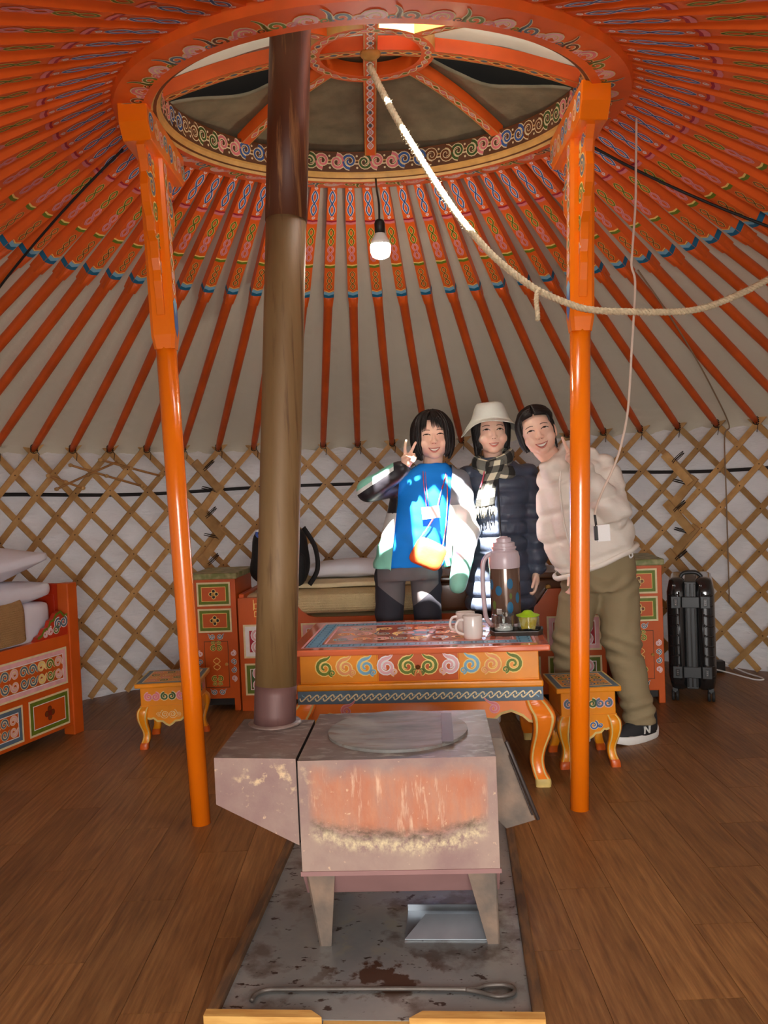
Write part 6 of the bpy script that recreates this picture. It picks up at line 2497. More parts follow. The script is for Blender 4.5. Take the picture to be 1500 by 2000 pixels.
# raised hand: two fingers spread, the others folded under the thumb
hx = lambda px, py, Y: V3((px), Y, py)
capsule(b, (0.110, 4.235, 1.330), 0.024, (0.121, 4.225, 1.352), 0.027, 'skin')
ellipsoid(b, (0.127, 4.222, 1.366), (0.033, 0.016, 0.030), 'skin')
finger(b, [(0.113, 4.222, 1.378), (0.114, 4.214, 1.412), (0.117, 4.210, 1.436), (0.121, 4.209, 1.454)], 0.0092)
finger(b, [(0.134, 4.220, 1.380), (0.148, 4.212, 1.408), (0.158, 4.208, 1.428), (0.167, 4.207, 1.443)], 0.0092)
finger(b, [(0.150, 4.219, 1.374), (0.156, 4.200, 1.386), (0.150, 4.192, 1.372), (0.141, 4.196, 1.358)], 0.0088)
finger(b, [(0.158, 4.221, 1.362), (0.163, 4.204, 1.370), (0.156, 4.196, 1.356), (0.149, 4.200, 1.347)], 0.0080)
finger(b, [(0.102, 4.224, 1.352), (0.101, 4.206, 1.372), (0.118, 4.192, 1.380), (0.134, 4.186, 1.374)], 0.0095)
# lowered hand, mostly inside the cuff
ellipsoid(b, (0.352, 4.312, 0.800), (0.022, 0.030, 0.034), 'skin')
for q in range(4):
    finger(b, [(0.338 + 0.008 * q, 4.290 + 0.012 * q, 0.785), (0.336 + 0.008 * q, 4.286 + 0.012 * q, 0.762), (0.342 + 0.008 * q, 4.294 + 0.012 * q, 0.748)], 0.0085)
finger(b, [(0.362, 4.295, 0.812), (0.366, 4.284, 0.790), (0.360, 4.284, 0.770)], 0.009)
me = blob(b, 0.0045, 4, 0.5)
paint(me, ['skin'], None)
H.bvh = BVHTree.FromPolygons([v.co.copy() for v in me.vertices], [tuple(p.vertices) for p in me.polygons])
pl_ = person_object(me, base, 'person with a short black bob and blue shirt making a peace sign')
add_face(H, pl_, 0.0006, 0.058, 0.0110, 0.007)
# hair: chin-length bob with thin bangs
hb = MB()
skull_cap(hb, H, lambda x, y, z: (y < 0.035 or z > 0.072) and z > -0.045)
for i, phi in enumerate(range(40, 321, 6)):
    wob = 4 * math.sin(i * 2.3)
    side = math.sin(math.radians(phi))
    front = phi < 75 or phi > 285
    k = 1.03 + 0.02 * math.sin(i * 1.7)
    P = [hair_point(phi * 0.9, 86, k * 1.03), hair_point(phi + wob, 58, k * 1.035), hair_point(phi + wob * 0.6, 27, k * 1.03), hair_point(phi, 2, k * 1.03)]
    x, y, z = P[-1]
    zl = -0.100 + 0.016 * math.sin(i * 2.9)
    P += [(x * 1.02, y * 1.0, -0.035), (x * 0.97, y * 0.98 + 0.004, -0.075), (x * (0.80 + 0.07 * math.sin(i * 5.1)), y * 0.90 + 0.006, zl)]
    lock(hb, H, P, 0.0145, 0.55, 0.18)
for i, phi in enumerate(range(-40, 41, 5)):
    if -24 < phi < -6:
        continue
    k = 1.03
    ze = 0.034 + 0.006 * math.sin(i * 2.1) - 0.020 * (abs(phi) / 40) ** 2
    P = [hair_point(phi * 0.6, 80, k), hair_point(phi * 0.9, 58, k), hair_point(phi * 0.95, 38, k), (hair_point(phi * 0.95, 20, k)[0], hair_point(phi, 14, 1.0)[1], ze)]
    lock(hb, H, P, 0.0085 if abs(phi) < 28 else 0.011, 0.4, 0.15)
part('hair', hb.mesh('hair'), pl_)
# shirt
s_ = MB()
loft(s_, fine([(0.120, 4.468, 0.822, 0.176, 0.118), (0.135, 4.466, 0.90, 0.166, 0.114), (0.160, 4.463, 1.00, 0.158, 0.110), (0.195, 4.460, 1.10, 0.164, 0.112), (0.225, 4.458, 1.20, 0.170, 0.108), (0.243, 4.456, 1.27, 0.160, 0.094), (0.253, 4.452, 1.312, 0.108, 0.080), (0.257, 4.448, 1.346, 0.068, 0.066)], 4), 'shirt_blue', 40)
for a, b_ in ((sh_r, el_r), (sh_l, el_l)):
    capsule(s_, a, 0.058, a.lerp(b_, 0.6), 0.050, 'shirt_blue')
me = blob(s_, 0.008, 6, 0.5, wrinkle(0.0035, 10, 18, 2.0))
paint(me, ['shirt_blue'], None)
part('shirt', me, pl_)
# trousers: grey panels above, black below
s_ = MB()
loft(s_, fine([(0.108, 4.475, 0.755, 0.174, 0.112), (0.112, 4.475, 0.79, 0.176, 0.116), (0.118, 4.472, 0.835, 0.166, 0.110), (0.122, 4.470, 0.87, 0.155, 0.102)], 3), 'trouser_grey', 36)
for hx_, kx, ax in ((0.018, 0.000, -0.002), (0.200, 0.204, 0.204)):
    capsule(s_, (hx_, 4.475, 0.76), 0.082, (kx, 4.462, 0.47), 0.068, 'trouser_grey', 20)
    capsule(s_, (kx, 4.462, 0.47), 0.070, (ax, 4.48, 0.13), 0.056, 'trouser_grey', 20)
    loft(s_, [(ax, 4.48, 0.10, 0.058, 0.058), (ax, 4.48, 0.16, 0.058, 0.058)], 'trouser_grey')
me = blob(s_, 0.009, 5, 0.5, wrinkle(0.004, 12, 14, 4.0))
bisect(me, [((0.108, 4.47, 0.60), (0.85, 0, -1)), ((0.108, 4.47, 0.60), (-0.85, 0, -1)), ((0.108 - 0.155, 4.47, 0.6), (1, 0, 0)), ((0.108 + 0.155, 4.47, 0.6), (1, 0, 0))])
paint(me, ['trouser_grey', 'trouser_black'], lambda c: ((c[:, 2] < 0.60 + 0.85 * np.abs(c[:, 0] - 0.108)) | (np.abs(c[:, 0] - 0.108) > 0.155)).astype(int))
part('trousers', me, pl_)
# open jacket
s_ = MB()
loft(s_, fine([(0.135, 4.468, 0.815, 0.205, 0.140), (0.148, 4.466, 0.90, 0.196, 0.136), (0.170, 4.463, 1.00, 0.188, 0.132), (0.203, 4.460, 1.10, 0.190, 0.130), (0.232, 4.458, 1.20, 0.192, 0.126), (0.248, 4.456, 1.275, 0.178, 0.110), (0.255, 4.454, 1.315, 0.120, 0.092), (0.258, 4.452, 1.345, 0.088, 0.080)], 4), 'nylon_mint', 44)
for a, b_, c in ((sh_r, el_r, wr_r), (sh_l, el_l, wr_l)):
    capsule(s_, a, 0.068, b_, 0.062, 'nylon_mint', 20)
    capsule(s_, b_, 0.062, b_.lerp(c, 0.90 if c is wr_r else 1.20), 0.046 if c is wr_r else 0.045, 'nylon_mint', 20)
me = blob(s_, 0.0085, 6, 0.5, wrinkle(0.0055, 9, 14, 0.7))
bm = bmesh.new(); bm.from_mesh(me)
# cut the front opening along two slanting lines, then take the cloth between them away
for (xa, za, xb, zb_, sg) in ((0.088, 1.30, 0.018, 0.80, 1), (0.352, 1.30, 0.290, 0.80, -1)):
    nrm = Vector((zb_ - za, 0, -(xb - xa))).normalized()
    bmesh.ops.bisect_plane(bm, geom=bm.verts[:] + bm.edges[:] + bm.faces[:], plane_co=(xa, 4.4, za), plane_no=nrm)
for zc, keep_low in ((1.335, True), (0.822, False)):
    g = bmesh.ops.bisect_plane(bm, geom=bm.verts[:] + bm.edges[:] + bm.faces[:], plane_co=(0, 0, zc), plane_no=(0, 0, 1))
dead = []
for f in bm.faces:
    c = f.calc_center_median()
    xl = 0.088 + (c.z - 1.30) * (0.088 - 0.018) / 0.5
    xr = 0.352 + (c.z - 1.30) * (0.352 - 0.290) / 0.5
    if (xl < c.x < xr and c.y < 4.452 and c.y > 4.29 and c.z > 0.80) or (c.z > 1.335 and 0.17 < c.x < 0.36 and c.y > 4.33) or (c.z < 0.822 and c.x < 0.295 and c.y > 4.345):
        dead.append(f)
bmesh.ops.delete(bm, geom=dead, context='FACES')
bm.to_mesh(me); bm.free()


bisect(me, [((-0.07, 4.3, 1.235), (-0.62, 0, 1)), ((-0.07, 4.3, 1.255), (-0.62, 0, 1)), ((0.055, 4.3, 1.2), (1, 0, 0)), ((0, 4.4, 1.14), (0, 0, 1)), ((0, 4.4, 1.13), (0, 0, 1)), ((0, 4.4, 0.98), (0, 0, 1)), ((0, 4.4, 0.86), (0, 0, 1))])


def jcol(c):
    x, y, z = c[:, 0], c[:, 1], c[:, 2]
    idx = np.zeros(len(c), int)
    arm_r = (x < 0.10) & (z > 1.10) & (y < 4.43) | ((x < 0.16) & (y < 4.33) & (z > 1.2))
    # line from elbow to wrist: dark underside, mint top with a pale stripe between
    zl = 1.228 + (x + 0.07) * 0.60
    zu = 1.205 + (x + 0.07) * 0.62 + 0.030
    idx[arm_r & (z < zu + 0.020)] = 3
    idx[arm_r & (z < zu)] = 1
    idx[arm_r & (x > 0.055) & (y < 4.30)] = 1
    body = ~arm_r
    idx[body & (z > 1.14) & (x < 0.25)] = 2
    idx[body & (z > 1.13) & (x >= 0.25)] = 2
    idx[body & (z <= 1.13) & (z > 0.98) & (x < 0.2)] = 3
    idx[body & (x > 0.25) & (z <= 1.13) & (z > 0.86) & (y < 4.42)] = 3
    return idx


paint(me, ['nylon_mint', 'nylon_black', 'nylon_grey', 'nylon_white'], jcol)
o = part('jacket', me, pl_)
md = o.modifiers.new('thick', 'SOLIDIFY'); md.thickness = 0.005; md.offset = -1
# lanyard with a name card
mb = MB()
P = spline([H(-0.045, -0.03, -0.125), V3(0.205, 4.375, 1.30), V3(0.205, 4.342, 1.22), V3(0.212, 4.335, 1.13)], 6)
mb.tube(P, 0.008, 'lanyard_pink', 6, flat=0.3)
mb.tube([p + V3(0.012, -0.003, 0) for p in P], 0.005, 'lanyard_pink', 6, flat=0.3)
ln = part('lanyard', mb.mesh('lanyard'), pl_)
mb = MB()
mb.box((0.232, 4.326, 1.098), (0.088, 0.004, 0.060), 'card_white', Matrix.Rotation(-0.08, 3, 'Y'))
fcard = plane((0.232, 4.3235, 1.098), (1, 0, 0), (0, 0, 1))
mb.poly(fcard, [(-0.030, -0.012), (-0.010, -0.012), (-0.010, 0.016), (-0.030, 0.016)], 'p_slate')
part('name_card', mb.mesh('name_card'), pl_)
# small orange shoulder bag
s_ = soft_box((0.215, 4.300, 0.895), (0.165, 0.070, 0.135), 0.034, 'bag_orange', wob=0.010, seed=14)
Mr = Matrix.Translation((0.215, 4.300, 0.895)) @ Matrix.Rotation(0.42, 4, 'Y') @ Matrix.Translation((-0.215, -4.300, -0.895))
s_.v = [tuple(Mr @ Vector(v)) for v in s_.v]
sb = part('shoulder_bag', s_.mesh('shoulder_bag'), pl_)
mb = MB()
mb.tube(spline([V3(0.325, 4.440, 1.318), V3(0.318, 4.372, 1.285), V3(0.290, 4.344, 1.20), V3(0.250, 4.333, 1.08), V3(0.170, 4.325, 0.965)], 6), 0.007, 'lanyard_mix', 6, flat=0.5)
mb.tube(spline([V3(0.325, 4.440, 1.318), V3(0.322, 4.372, 1.275), V3(0.318, 4.340, 1.15), V3(0.300, 4.328, 1.00), V3(0.275, 4.310, 0.90)], 6), 0.005, 'bag_orange', 6, flat=0.5)
part('bag_strap', mb.mesh('bag_strap'), pl_)
shoe(pl_, 'shoe', (0.0, 4.47, 0), 0.0)
shoe(pl_, 'shoe', (0.20, 4.47, 0), 0.0)

# ------------------------------------------------------------------ person in the white bucket hat and dark puffer coat
H = Head((0.560, 4.465, 1.500), roll=-0.02, yaw=0.0)
base = (0.59, 4.52, 0)
b = MB()
H.add_skull(b)
capsule(b, (0.585, 4.51, 1.28), 0.052, H(0, -0.015, -0.085), 0.048, 'skin')
loft(b, fine([(0.59, 4.53, 0.74, 0.13, 0.09), (0.59, 4.53, 0.84, 0.14, 0.095), (0.59, 4.525, 0.98, 0.12, 0.085), (0.588, 4.52, 1.14, 0.135, 0.09), (0.586, 4.515, 1.24, 0.145, 0.08), (0.585, 4.51, 1.29, 0.09, 0.065)], 3), 'skin')
for hx_, kx in ((0.505, 0.50), (0.675, 0.68)):
    capsule(b, (hx_, 4.53, 0.77), 0.072, (kx, 4.52, 0.45), 0.05, 'skin')
    capsule(b, (kx, 4.52, 0.45), 0.048, (kx, 4.54, 0.09), 0.033, 'skin')
    capsule(b, (kx, 4.54, 0.07), 0.032, (kx, 4.43, 0.045), 0.028, 'skin')
m_shr, m_elr, m_wrr = V3(0.738, 4.515, 1.250), V3(0.778, 4.495, 0.985), V3(0.770, 4.455, 0.765)
m_shl, m_ell, m_wrl = V3(0.440, 4.530, 1.250), V3(0.420, 4.560, 0.985), V3(0.44, 4.520, 0.765)
for a, b_, c in ((m_shr, m_elr, m_wrr), (m_shl, m_ell, m_wrl)):
    capsule(b, a, 0.044, b_, 0.036, 'skin')
    capsule(b, b_, 0.035, c, 0.024, 'skin')
# relaxed hand, fingers curled
ellipsoid(b, (0.757, 4.440, 0.725), (0.020, 0.034, 0.040), 'skin')
for q, (dy, ln_) in enumerate(((-0.024, 1.0), (-0.008, 1.1), (0.008, 1.05), (0.022, 0.85))):
    y = 4.440 + dy
    finger(b, [(0.757, y, 0.700), (0.748, y - 0.004, 0.700 - 0.030 * ln_), (0.735, y - 0.002, 0.700 - 0.046 * ln_), (0.724, y + 0.002, 0.700 - 0.042 * ln_)], 0.0088)
finger(b, [(0.748, 4.412, 0.738), (0.737, 4.394, 0.712), (0.729, 4.392, 0.690)], 0.0095)
ellipsoid(b, (0.445, 4.505, 0.725), (0.020, 0.034, 0.040), 'skin')
for q, (dy, ln_) in enumerate(((-0.024, 1.0), (-0.008, 1.1), (0.008, 1.05), (0.022, 0.85))):
    y = 4.505 + dy
    finger(b, [(0.445, y, 0.700), (0.452, y, 0.700 - 0.030 * ln_), (0.462, y, 0.700 - 0.046 * ln_)], 0.0088)
finger(b, [(0.452, 4.478, 0.738), (0.462, 4.462, 0.712), (0.468, 4.460, 0.690)], 0.0095)
me = blob(b, 0.0045, 4, 0.5)
paint(me, ['skin'], None)
H.bvh = BVHTree.FromPolygons([v.co.copy() for v in me.vertices], [tuple(p.vertices) for p in me.polygons])
pm2 = person_object(me, base, 'person in a white bucket hat, checked scarf and dark puffer coat')
add_face(H, pm2, 0.0026, 0.050, 0.0060, 0.0050, mouth_z=-0.066, lip=0.0058)
hb = MB()
skull_cap(hb, H, lambda x, y, z: y < 0.020 and z > -0.05)
for sd in (-1, 1):
    for i, phi in enumerate(range(48, 150, 7)):
        k = 1.0
        x, y, z = hair_point(sd * phi, 12, k)
        lo_ = -0.085 if phi < 75 else -0.12
        P = [hair_point(sd * (phi * 0.9), 50, 0.98), (x, y, z), (x * 1.0, y * 0.99, -0.02), (x * (0.93 if phi < 75 else 0.97), y * 0.97, -0.06), (x * (0.86 if phi < 75 else 0.95), y * 0.95, lo_)]
        lock(hb, H, P, 0.0115, 0.5, 0.3)
part('hair', hb.mesh('hair'), pm2)
# bucket hat
ht = MB()
nu = 56
rows = [(0.0, 0.138), (0.040, 0.138), (0.062, 0.134), (0.071, 0.124), (0.084, 0.090), (0.094, 0.056)]
pts = []
for r, z in rows:
    for i in range(nu):
        a = 2 * math.pi * i / nu
        pts.append(H(r * math.sin(a) * 0.97, -0.014 + r * math.cos(a) * 1.06, z + 0.003 * math.sin(3 * a) * (r > 0.05)))
for q in range(1, 6):
    t = q / 5
    for i in range(nu):
        a = 2 * math.pi * i / nu
        r = 0.094 + 0.048 * t
        sn, cs = math.sin(a), math.cos(a)
        drop = 0.016 + 0.050 * sn * sn + (0.010 * sn * sn if sn < 0 else 0) - 0.004 * cs + 0.006 * math.sin(4 * a + 1) * t
        pts.append(H(r * sn * (1.0 if sn > 0 else 1.04), -0.014 + r * cs * 1.04, 0.056 - drop * t))
pp_ = []
nr = len(rows) + 5
for i in range(nu):
    for j in range(nr):
        pp_.append(pts[j * nu + i])
ht.grid(pp_, nu, nr, 'hat_white', closed_u=True)
o = part('bucket_hat', ht.mesh('bucket_hat'), pm2)
md = o.modifiers.new('thick', 'SOLIDIFY'); md.thickness = 0.004; md.offset = 0
md = o.modifiers.new('sub', 'SUBSURF'); md.levels = md.render_levels = 1
# long puffer coat
s_ = MB()
loft(s_, fine([(0.580, 4.525, 0.575, 0.178, 0.140), (0.582, 4.525, 0.68, 0.176, 0.140), (0.580, 4.525, 0.80, 0.160, 0.138), (0.580, 4.522, 0.95, 0.150, 0.134), (0.582, 4.520, 1.10, 0.156, 0.134), (0.588, 4.518, 1.20, 0.176, 0.126), (0.587, 4.514, 1.275, 0.160, 0.105), (0.586, 4.510, 1.32, 0.105, 0.090), (0.584, 4.505, 1.36, 0.088, 0.085)], 4), 'puffer_navy', 40)
for a, b_, c in ((m_shr, m_elr, m_wrr), (m_shl, m_ell, m_wrl)):
    capsule(s_, a, 0.072, b_, 0.062, 'puffer_navy', 18)
    capsule(s_, b_, 0.062, b_.lerp(c, 0.86), 0.046, 'puffer_navy', 18)
me = blob(s_, 0.008, 4, 0.5, puff(0.078, 0.022, 0.02, 0.003))
paint(me, ['puffer_navy'], None)
part('puffer_coat', me, pm2)
mb = MB()
mb.tube(spline([V3(0.575, 4.395, 1.26), V3(0.572, 4.374, 1.15), V3(0.574, 4.368, 0.95), V3(0.576, 4.366, 0.75), V3(0.577, 4.370, 0.60)], 6), 0.005, 'nylon_black', 6)
part('zip', mb.mesh('zip'), pm2)
# trousers under the coat
s_ = MB()
for kx in (0.50, 0.68):
    capsule(s_, (kx, 4.53, 0.66), 0.080, (kx, 4.52, 0.45), 0.068, 'trouser_black', 18)
    capsule(s_, (kx, 4.52, 0.45), 0.068, (kx, 4.54, 0.14), 0.056, 'trouser_black', 18)
    loft(s_, [(kx, 4.54, 0.10, 0.057, 0.057), (kx, 4.54, 0.16, 0.057, 0.057)], 'trouser_black')
ellipsoid(s_, (0.59, 4.53, 0.70), (0.17, 0.11, 0.10), 'trouser_black')
me = blob(s_, 0.010, 5, 0.5, wrinkle(0.004, 12, 14, 6.0))
paint(me, ['trouser_black'], None)
part('trousers', me, pm2)
shoe(pm2, 'shoe', (0.50, 4.53, 0), 0.0)
shoe(pm2, 'shoe', (0.68, 4.53, 0), 0.0)


# checked scarf: two wraps around the neck and an end with a fringe hanging in front
def plaid(i, j):
    a, b_ = (i % 2), (j % 2)
    return 'plaid_cream' if a and b_ else ('plaid_black' if not a and not b_ else 'plaid_grey')


sc = MB()
for (zc, rx, ry, tilt, rr) in ((1.342, 0.082, 0.076, 0.12, 0.033), (1.312, 0.092, 0.084, -0.10, 0.034)):
    nseg, nr_ = 36, 12
    rings = []
    for i in range(nseg):
        a = 2 * math.pi * i / nseg
        c = V3(0.570 + rx * math.cos(a), 4.470 + ry * math.sin(a), zc + tilt * 0.25 * math.cos(a) - 0.016 * -math.sin(a))
        out = V3(math.cos(a), math.sin(a), 0)
        ring = []
        for j in range(nr_):
            q = 2 * math.pi * j / nr_
            ring.append(c + out * (rr * 0.62 * math.cos(q)) + V3(0, 0, rr * math.sin(q)) + out * (0.004 * math.sin(5 * a + q)))
        rings.append(ring)
    for i in range(nseg):
        for j in range(nr_):
            i2, j2 = (i + 1) % nseg, (j + 1) % nr_
            sc.add([rings[i][j], rings[i2][j], rings[i2][j2], rings[i][j2]], [(0, 1, 2, 3)], plaid(i // 3, (j + 1) // 3), True)
path = spline([V3(0.575, 4.385, 1.345), V3(0.560, 4.360, 1.30), V3(0.530, 4.352, 1.245), V3(0.508, 4.350, 1.18), V3(0.497, 4.346, 1.115)], 6)
W_ = 0.092
nj = 8
rows = []
for i, p in enumerate(path):
    t = i / (len(path) - 1)
    w2 = W_ * (0.80 + 0.25 * t)
    rows.append([p + V3(w2 * (j / (nj - 1) - 0.5), -0.010 * math.sin(math.pi * j / (nj - 1)) + 0.004 * math.sin(3 * j + 5 * t), 0.012 * (j / (nj - 1) - 0.5)) for j in range(nj)])
for i in range(len(path) - 1):
    for j in range(nj - 1):
        sc.add([rows[i][j], rows[i + 1][j], rows[i + 1][j + 1], rows[i][j + 1]], [(0, 1, 2, 3)], plaid(i // 4 + 1, (j + 1) // 3), True)
me = sc.mesh('scarf')
bm = bmesh.new(); bm.from_mesh(me); bmesh.ops.remove_doubles(bm, verts=bm.verts[:], dist=0.0004); bm.to_mesh(me); bm.free()
o = part('scarf', me, pm2)
md = o.modifiers.new('thick', 'SOLIDIFY'); md.thickness = 0.006; md.offset = 0
fg = MB()
rr_ = random.Random(5)
for k in range(20):
    p = path[-1] + V3(W_ * 1.05 * (k / 19 - 0.5), -0.006 * math.sin(math.pi * k / 19), 0.0)
    e = p + V3(rr_.uniform(-0.008, 0.008), rr_.uniform(-0.006, 0.002), -rr_.uniform(0.045, 0.065))
    fg.tube([p, p.lerp(e, 0.5) + V3(rr_.uniform(-0.004, 0.004), -0.002, 0), e], [0.0028, 0.0024, 0.002], ('plaid_cream', 'plaid_black', 'plaid_grey')[k % 3], 5)
part('scarf_fringe', fg.mesh('scarf_fringe'), pm2)
mb = MB()
mb.tube(spline([V3(0.505, 4.375, 1.29), V3(0.492, 4.345, 1.25), V3(0.478, 4.342, 1.21)], 5), 0.007, 'lanyard_pink', 6, flat=0.4)
part('lanyard', mb.mesh('lanyard'), pm2)

pm2.location += Vector((0.012, 0.045, 0))
bpy.context.view_layer.update()

# ------------------------------------------------------------------ person in the cream jacket, leaning in
H = Head((0.734, 4.085, 1.468), roll=-0.25, yaw=-0.16, s=1.02)
base = (1.02, 4.13, 0)
b = MB()
H.add_skull(b)
capsule(b, (0.875, 4.135, 1.265), 0.054, H(0.0, -0.015, -0.085), 0.050, 'skin')
loft(b, fine([(1.03, 4.14, 0.74, 0.135, 0.10), (1.03, 4.14, 0.84, 0.14, 0.10), (0.995, 4.14, 0.98, 0.125, 0.09), (0.955, 4.14, 1.12, 0.14, 0.095), (0.925, 4.138, 1.22, 0.15, 0.085), (0.90, 4.136, 1.275, 0.10, 0.07)], 3), 'skin')
hips = ((0.945, 4.14, 0.78), (1.105, 4.14, 0.80))
knees = ((0.860, 4.15, 0.44), (1.105, 4.105, 0.44))
ank = ((0.870, 4.20, 0.09), (1.160, 4.055, 0.09))
for h_, k_, a_ in zip(hips, knees, ank):
    capsule(b, h_, 0.078, k_, 0.054, 'skin')
    capsule(b, k_, 0.050, a_, 0.034, 'skin')
capsule(b, (0.870, 4.20, 0.07), 0.032, (0.860, 4.09, 0.045), 0.028, 'skin')
capsule(b, (1.160, 4.055, 0.07), 0.032, (1.07, 4.005, 0.045), 0.028, 'skin')
r_shr, r_elr, r_wrr = V3(1.045, 4.135, 1.265), V3(1.060, 4.000, 1.075), V3(0.872, 3.930, 1.300)
r_shl, r_ell, r_wrl = V3(0.815, 4.150, 1.225), V3(0.800, 4.150, 0.985), V3(0.850, 4.080, 0.815)
for a, b_, c in ((r_shr, r_elr, r_wrr), (r_shl, r_ell, r_wrl)):
    capsule(b, a, 0.046, b_, 0.038, 'skin')
    capsule(b, b_, 0.036, c, 0.025, 'skin')
# raised hand beside the post: two fingers up
ellipsoid(b, (0.855, 3.918, 1.338), (0.032, 0.016, 0.034), 'skin')
capsule(b, r_wrr, 0.024, (0.860, 3.922, 1.325), 0.026, 'skin')
finger(b, [(0.838, 3.916, 1.358), (0.825, 3.908, 1.388), (0.817, 3.904, 1.408), (0.811, 3.902, 1.424)], 0.0092)
finger(b, [(0.858, 3.915, 1.362), (0.862, 3.906, 1.396), (0.864, 3.902, 1.420), (0.866, 3.900, 1.440)], 0.0092)
finger(b, [(0.873, 3.914, 1.356), (0.878, 3.896, 1.368), (0.870, 3.888, 1.354), (0.860, 3.890, 1.342)], 0.0088)
finger(b, [(0.882, 3.916, 1.342), (0.886, 3.900, 1.350), (0.878, 3.892, 1.338), (0.868, 3.895, 1.328)], 0.0080)
finger(b, [(0.830, 3.916, 1.326), (0.828, 3.898, 1.344), (0.842, 3.886, 1.352), (0.856, 3.882, 1.348)], 0.0095)
# other hand, hanging
ellipsoid(b, (0.862, 4.060, 0.778), (0.020, 0.032, 0.038), 'skin')
for q in range(4):
    y = 4.036 + 0.016 * q
    finger(b, [(0.864, y, 0.752), (0.860, y - 0.004, 0.724), (0.850, y - 0.004, 0.706), (0.842, y, 0.704)], 0.0086)
finger(b, [(0.852, 4.034, 0.790), (0.842, 4.018, 0.766), (0.838, 4.016, 0.746)], 0.0093)
me = blob(b, 0.0045, 4, 0.5)
paint(me, ['skin'], None)
H.bvh = BVHTree.FromPolygons([v.co.copy() for v in me.vertices], [tuple(p.vertices) for p in me.polygons])
pr = person_object(me, base, 'person in a cream jacket and olive trousers leaning in behind the post')
add_face(H, pr, 0.0018, 0.060, 0.0125, 0.0075, brow_tilt=0.16)
hb = MB()
skull_cap(hb, H, lambda x, y, z: y < 0.052 - 0.9 * max(0.0, 0.088 - z) + 0.010 * math.cos(30 * x) and z > -0.07, 0.985)
for sd in (-1, 1):
    for i in range(16):
        t = i / 15
        e0 = 42 + 44 * t
        ph0 = 5 + 3 * math.sin(i * 2.0)
        k = 1.04 + 0.016 * math.sin(i * 2.7)
        eend = -22 + 12 * t
        P = [hair_point(sd * ph0, e0, k * 1.01), hair_point(sd * (45 + 15 * t), e0 * 0.86, k), hair_point(sd * (85 + 8 * t), e0 * 0.58 + 2, k), hair_point(sd * (125 + 5 * t), e0 * 0.22, k), hair_point(sd * 158, eend, k)]
        lock(hb, H, P, 0.0125, 0.45, 0.6)
    # strands framing the face
    if sd < 0:
        # hair hanging in front of the far ear
        for i, ph in enumerate((64, 72, 80)):
            x, y, z = hair_point(-ph, 18, 1.05)
            P = [hair_point(-8, 62 + 3 * i, 1.05), hair_point(-(ph - 22), 46, 1.06), (x, y, z), (x * 1.02, y * 0.97 - 0.002, -0.02), (x * 1.0, y * 0.95, -0.06), (x * 0.95, y * 0.95 - 0.004, -0.085 + 0.006 * i)]
            lock(hb, H, P, 0.012, 0.5, 0.35)
    for i, ph in enumerate((54, 59, 64)):
        x, y, z = hair_point(sd * ph, 24, 1.0)
        zl = -0.085 if sd < 0 else -0.10
        P = [hair_point(sd * 10, 50 + 4 * i, 1.02), hair_point(sd * (ph - 14), 40, 1.01), (x, y, z), (x * 1.0, y * 0.94, 0.0), (x * 0.98, y * 0.88, -0.04), (x * 0.93, y * 0.86, zl)]
        lock(hb, H, P, 0.006, 0.5, 0.2)
# low tail
for i in range(10):
    a = i * 0.628
    P = [(0.02 * math.cos(a), -0.115, -0.02 + 0.02 * math.sin(a)), (0.018 * math.cos(a), -0.135, -0.05 + 0.015 * math.sin(a)), (0.022 * math.cos(a), -0.130, -0.11), (0.012 * math.cos(a), -0.115, -0.17)]
    lock(hb, H, P, 0.012, 0.7, 0.3)
part('hair', hb.mesh('hair'), pr)
# cream puffer jacket
s_ = MB()
loft(s_, fine([(0.995, 4.14, 0.800, 0.200, 0.150), (1.000, 4.14, 0.855, 0.192, 0.150), (0.990, 4.14, 0.93, 0.196, 0.156), (0.975, 4.14, 1.02, 0.194, 0.156), (0.955, 4.14, 1.12, 0.190, 0.150), (0.932, 4.138, 1.21, 0.182, 0.138), (0.905, 4.136, 1.285, 0.145, 0.115), (0.880, 4.132, 1.335, 0.100, 0.092), (0.865, 4.128, 1.365, 0.088, 0.085)], 4), 'puffer_cream', 40)
for a, b_, c in ((r_shr, r_elr, r_wrr), (r_shl, r_ell, r_wrl)):
    capsule(s_, a, 0.082, b_, 0.074, 'puffer_cream', 18)
    capsule(s_, b_, 0.074, b_.lerp(c, 0.86), 0.052, 'puffer_cream', 18)
# hood lying on the shoulders, collar standing up to the chin
ellipsoid(s_, (0.905, 4.145, 1.350), (0.095, 0.085, 0.058), 'puffer_cream')
ellipsoid(s_, (0.815, 4.085, 1.300), (0.078, 0.088, 0.044), 'puffer_cream')
capsule(s_, (0.775, 4.035, 1.285), 0.030, (0.868, 4.060, 1.378), 0.034, 'puffer_cream')
capsule(s_, (0.765, 4.060, 1.275), 0.030, (0.800, 4.040, 1.255), 0.034, 'puffer_cream')
ellipsoid(s_, (0.945, 4.215, 1.325), (0.115, 0.075, 0.060), 'puffer_cream')
capsule(s_, (0.840, 4.07, 1.300), 0.034, (0.800, 4.12, 1.345), 0.030, 'puffer_cream')
capsule(s_, (0.860, 4.05, 1.290), 0.034, (0.985, 4.11, 1.345), 0.036, 'puffer_cream')
me = blob(s_, 0.009, 6, 0.5, seams(0.135, 0.013, 0.03, 0.0055, -0.30))
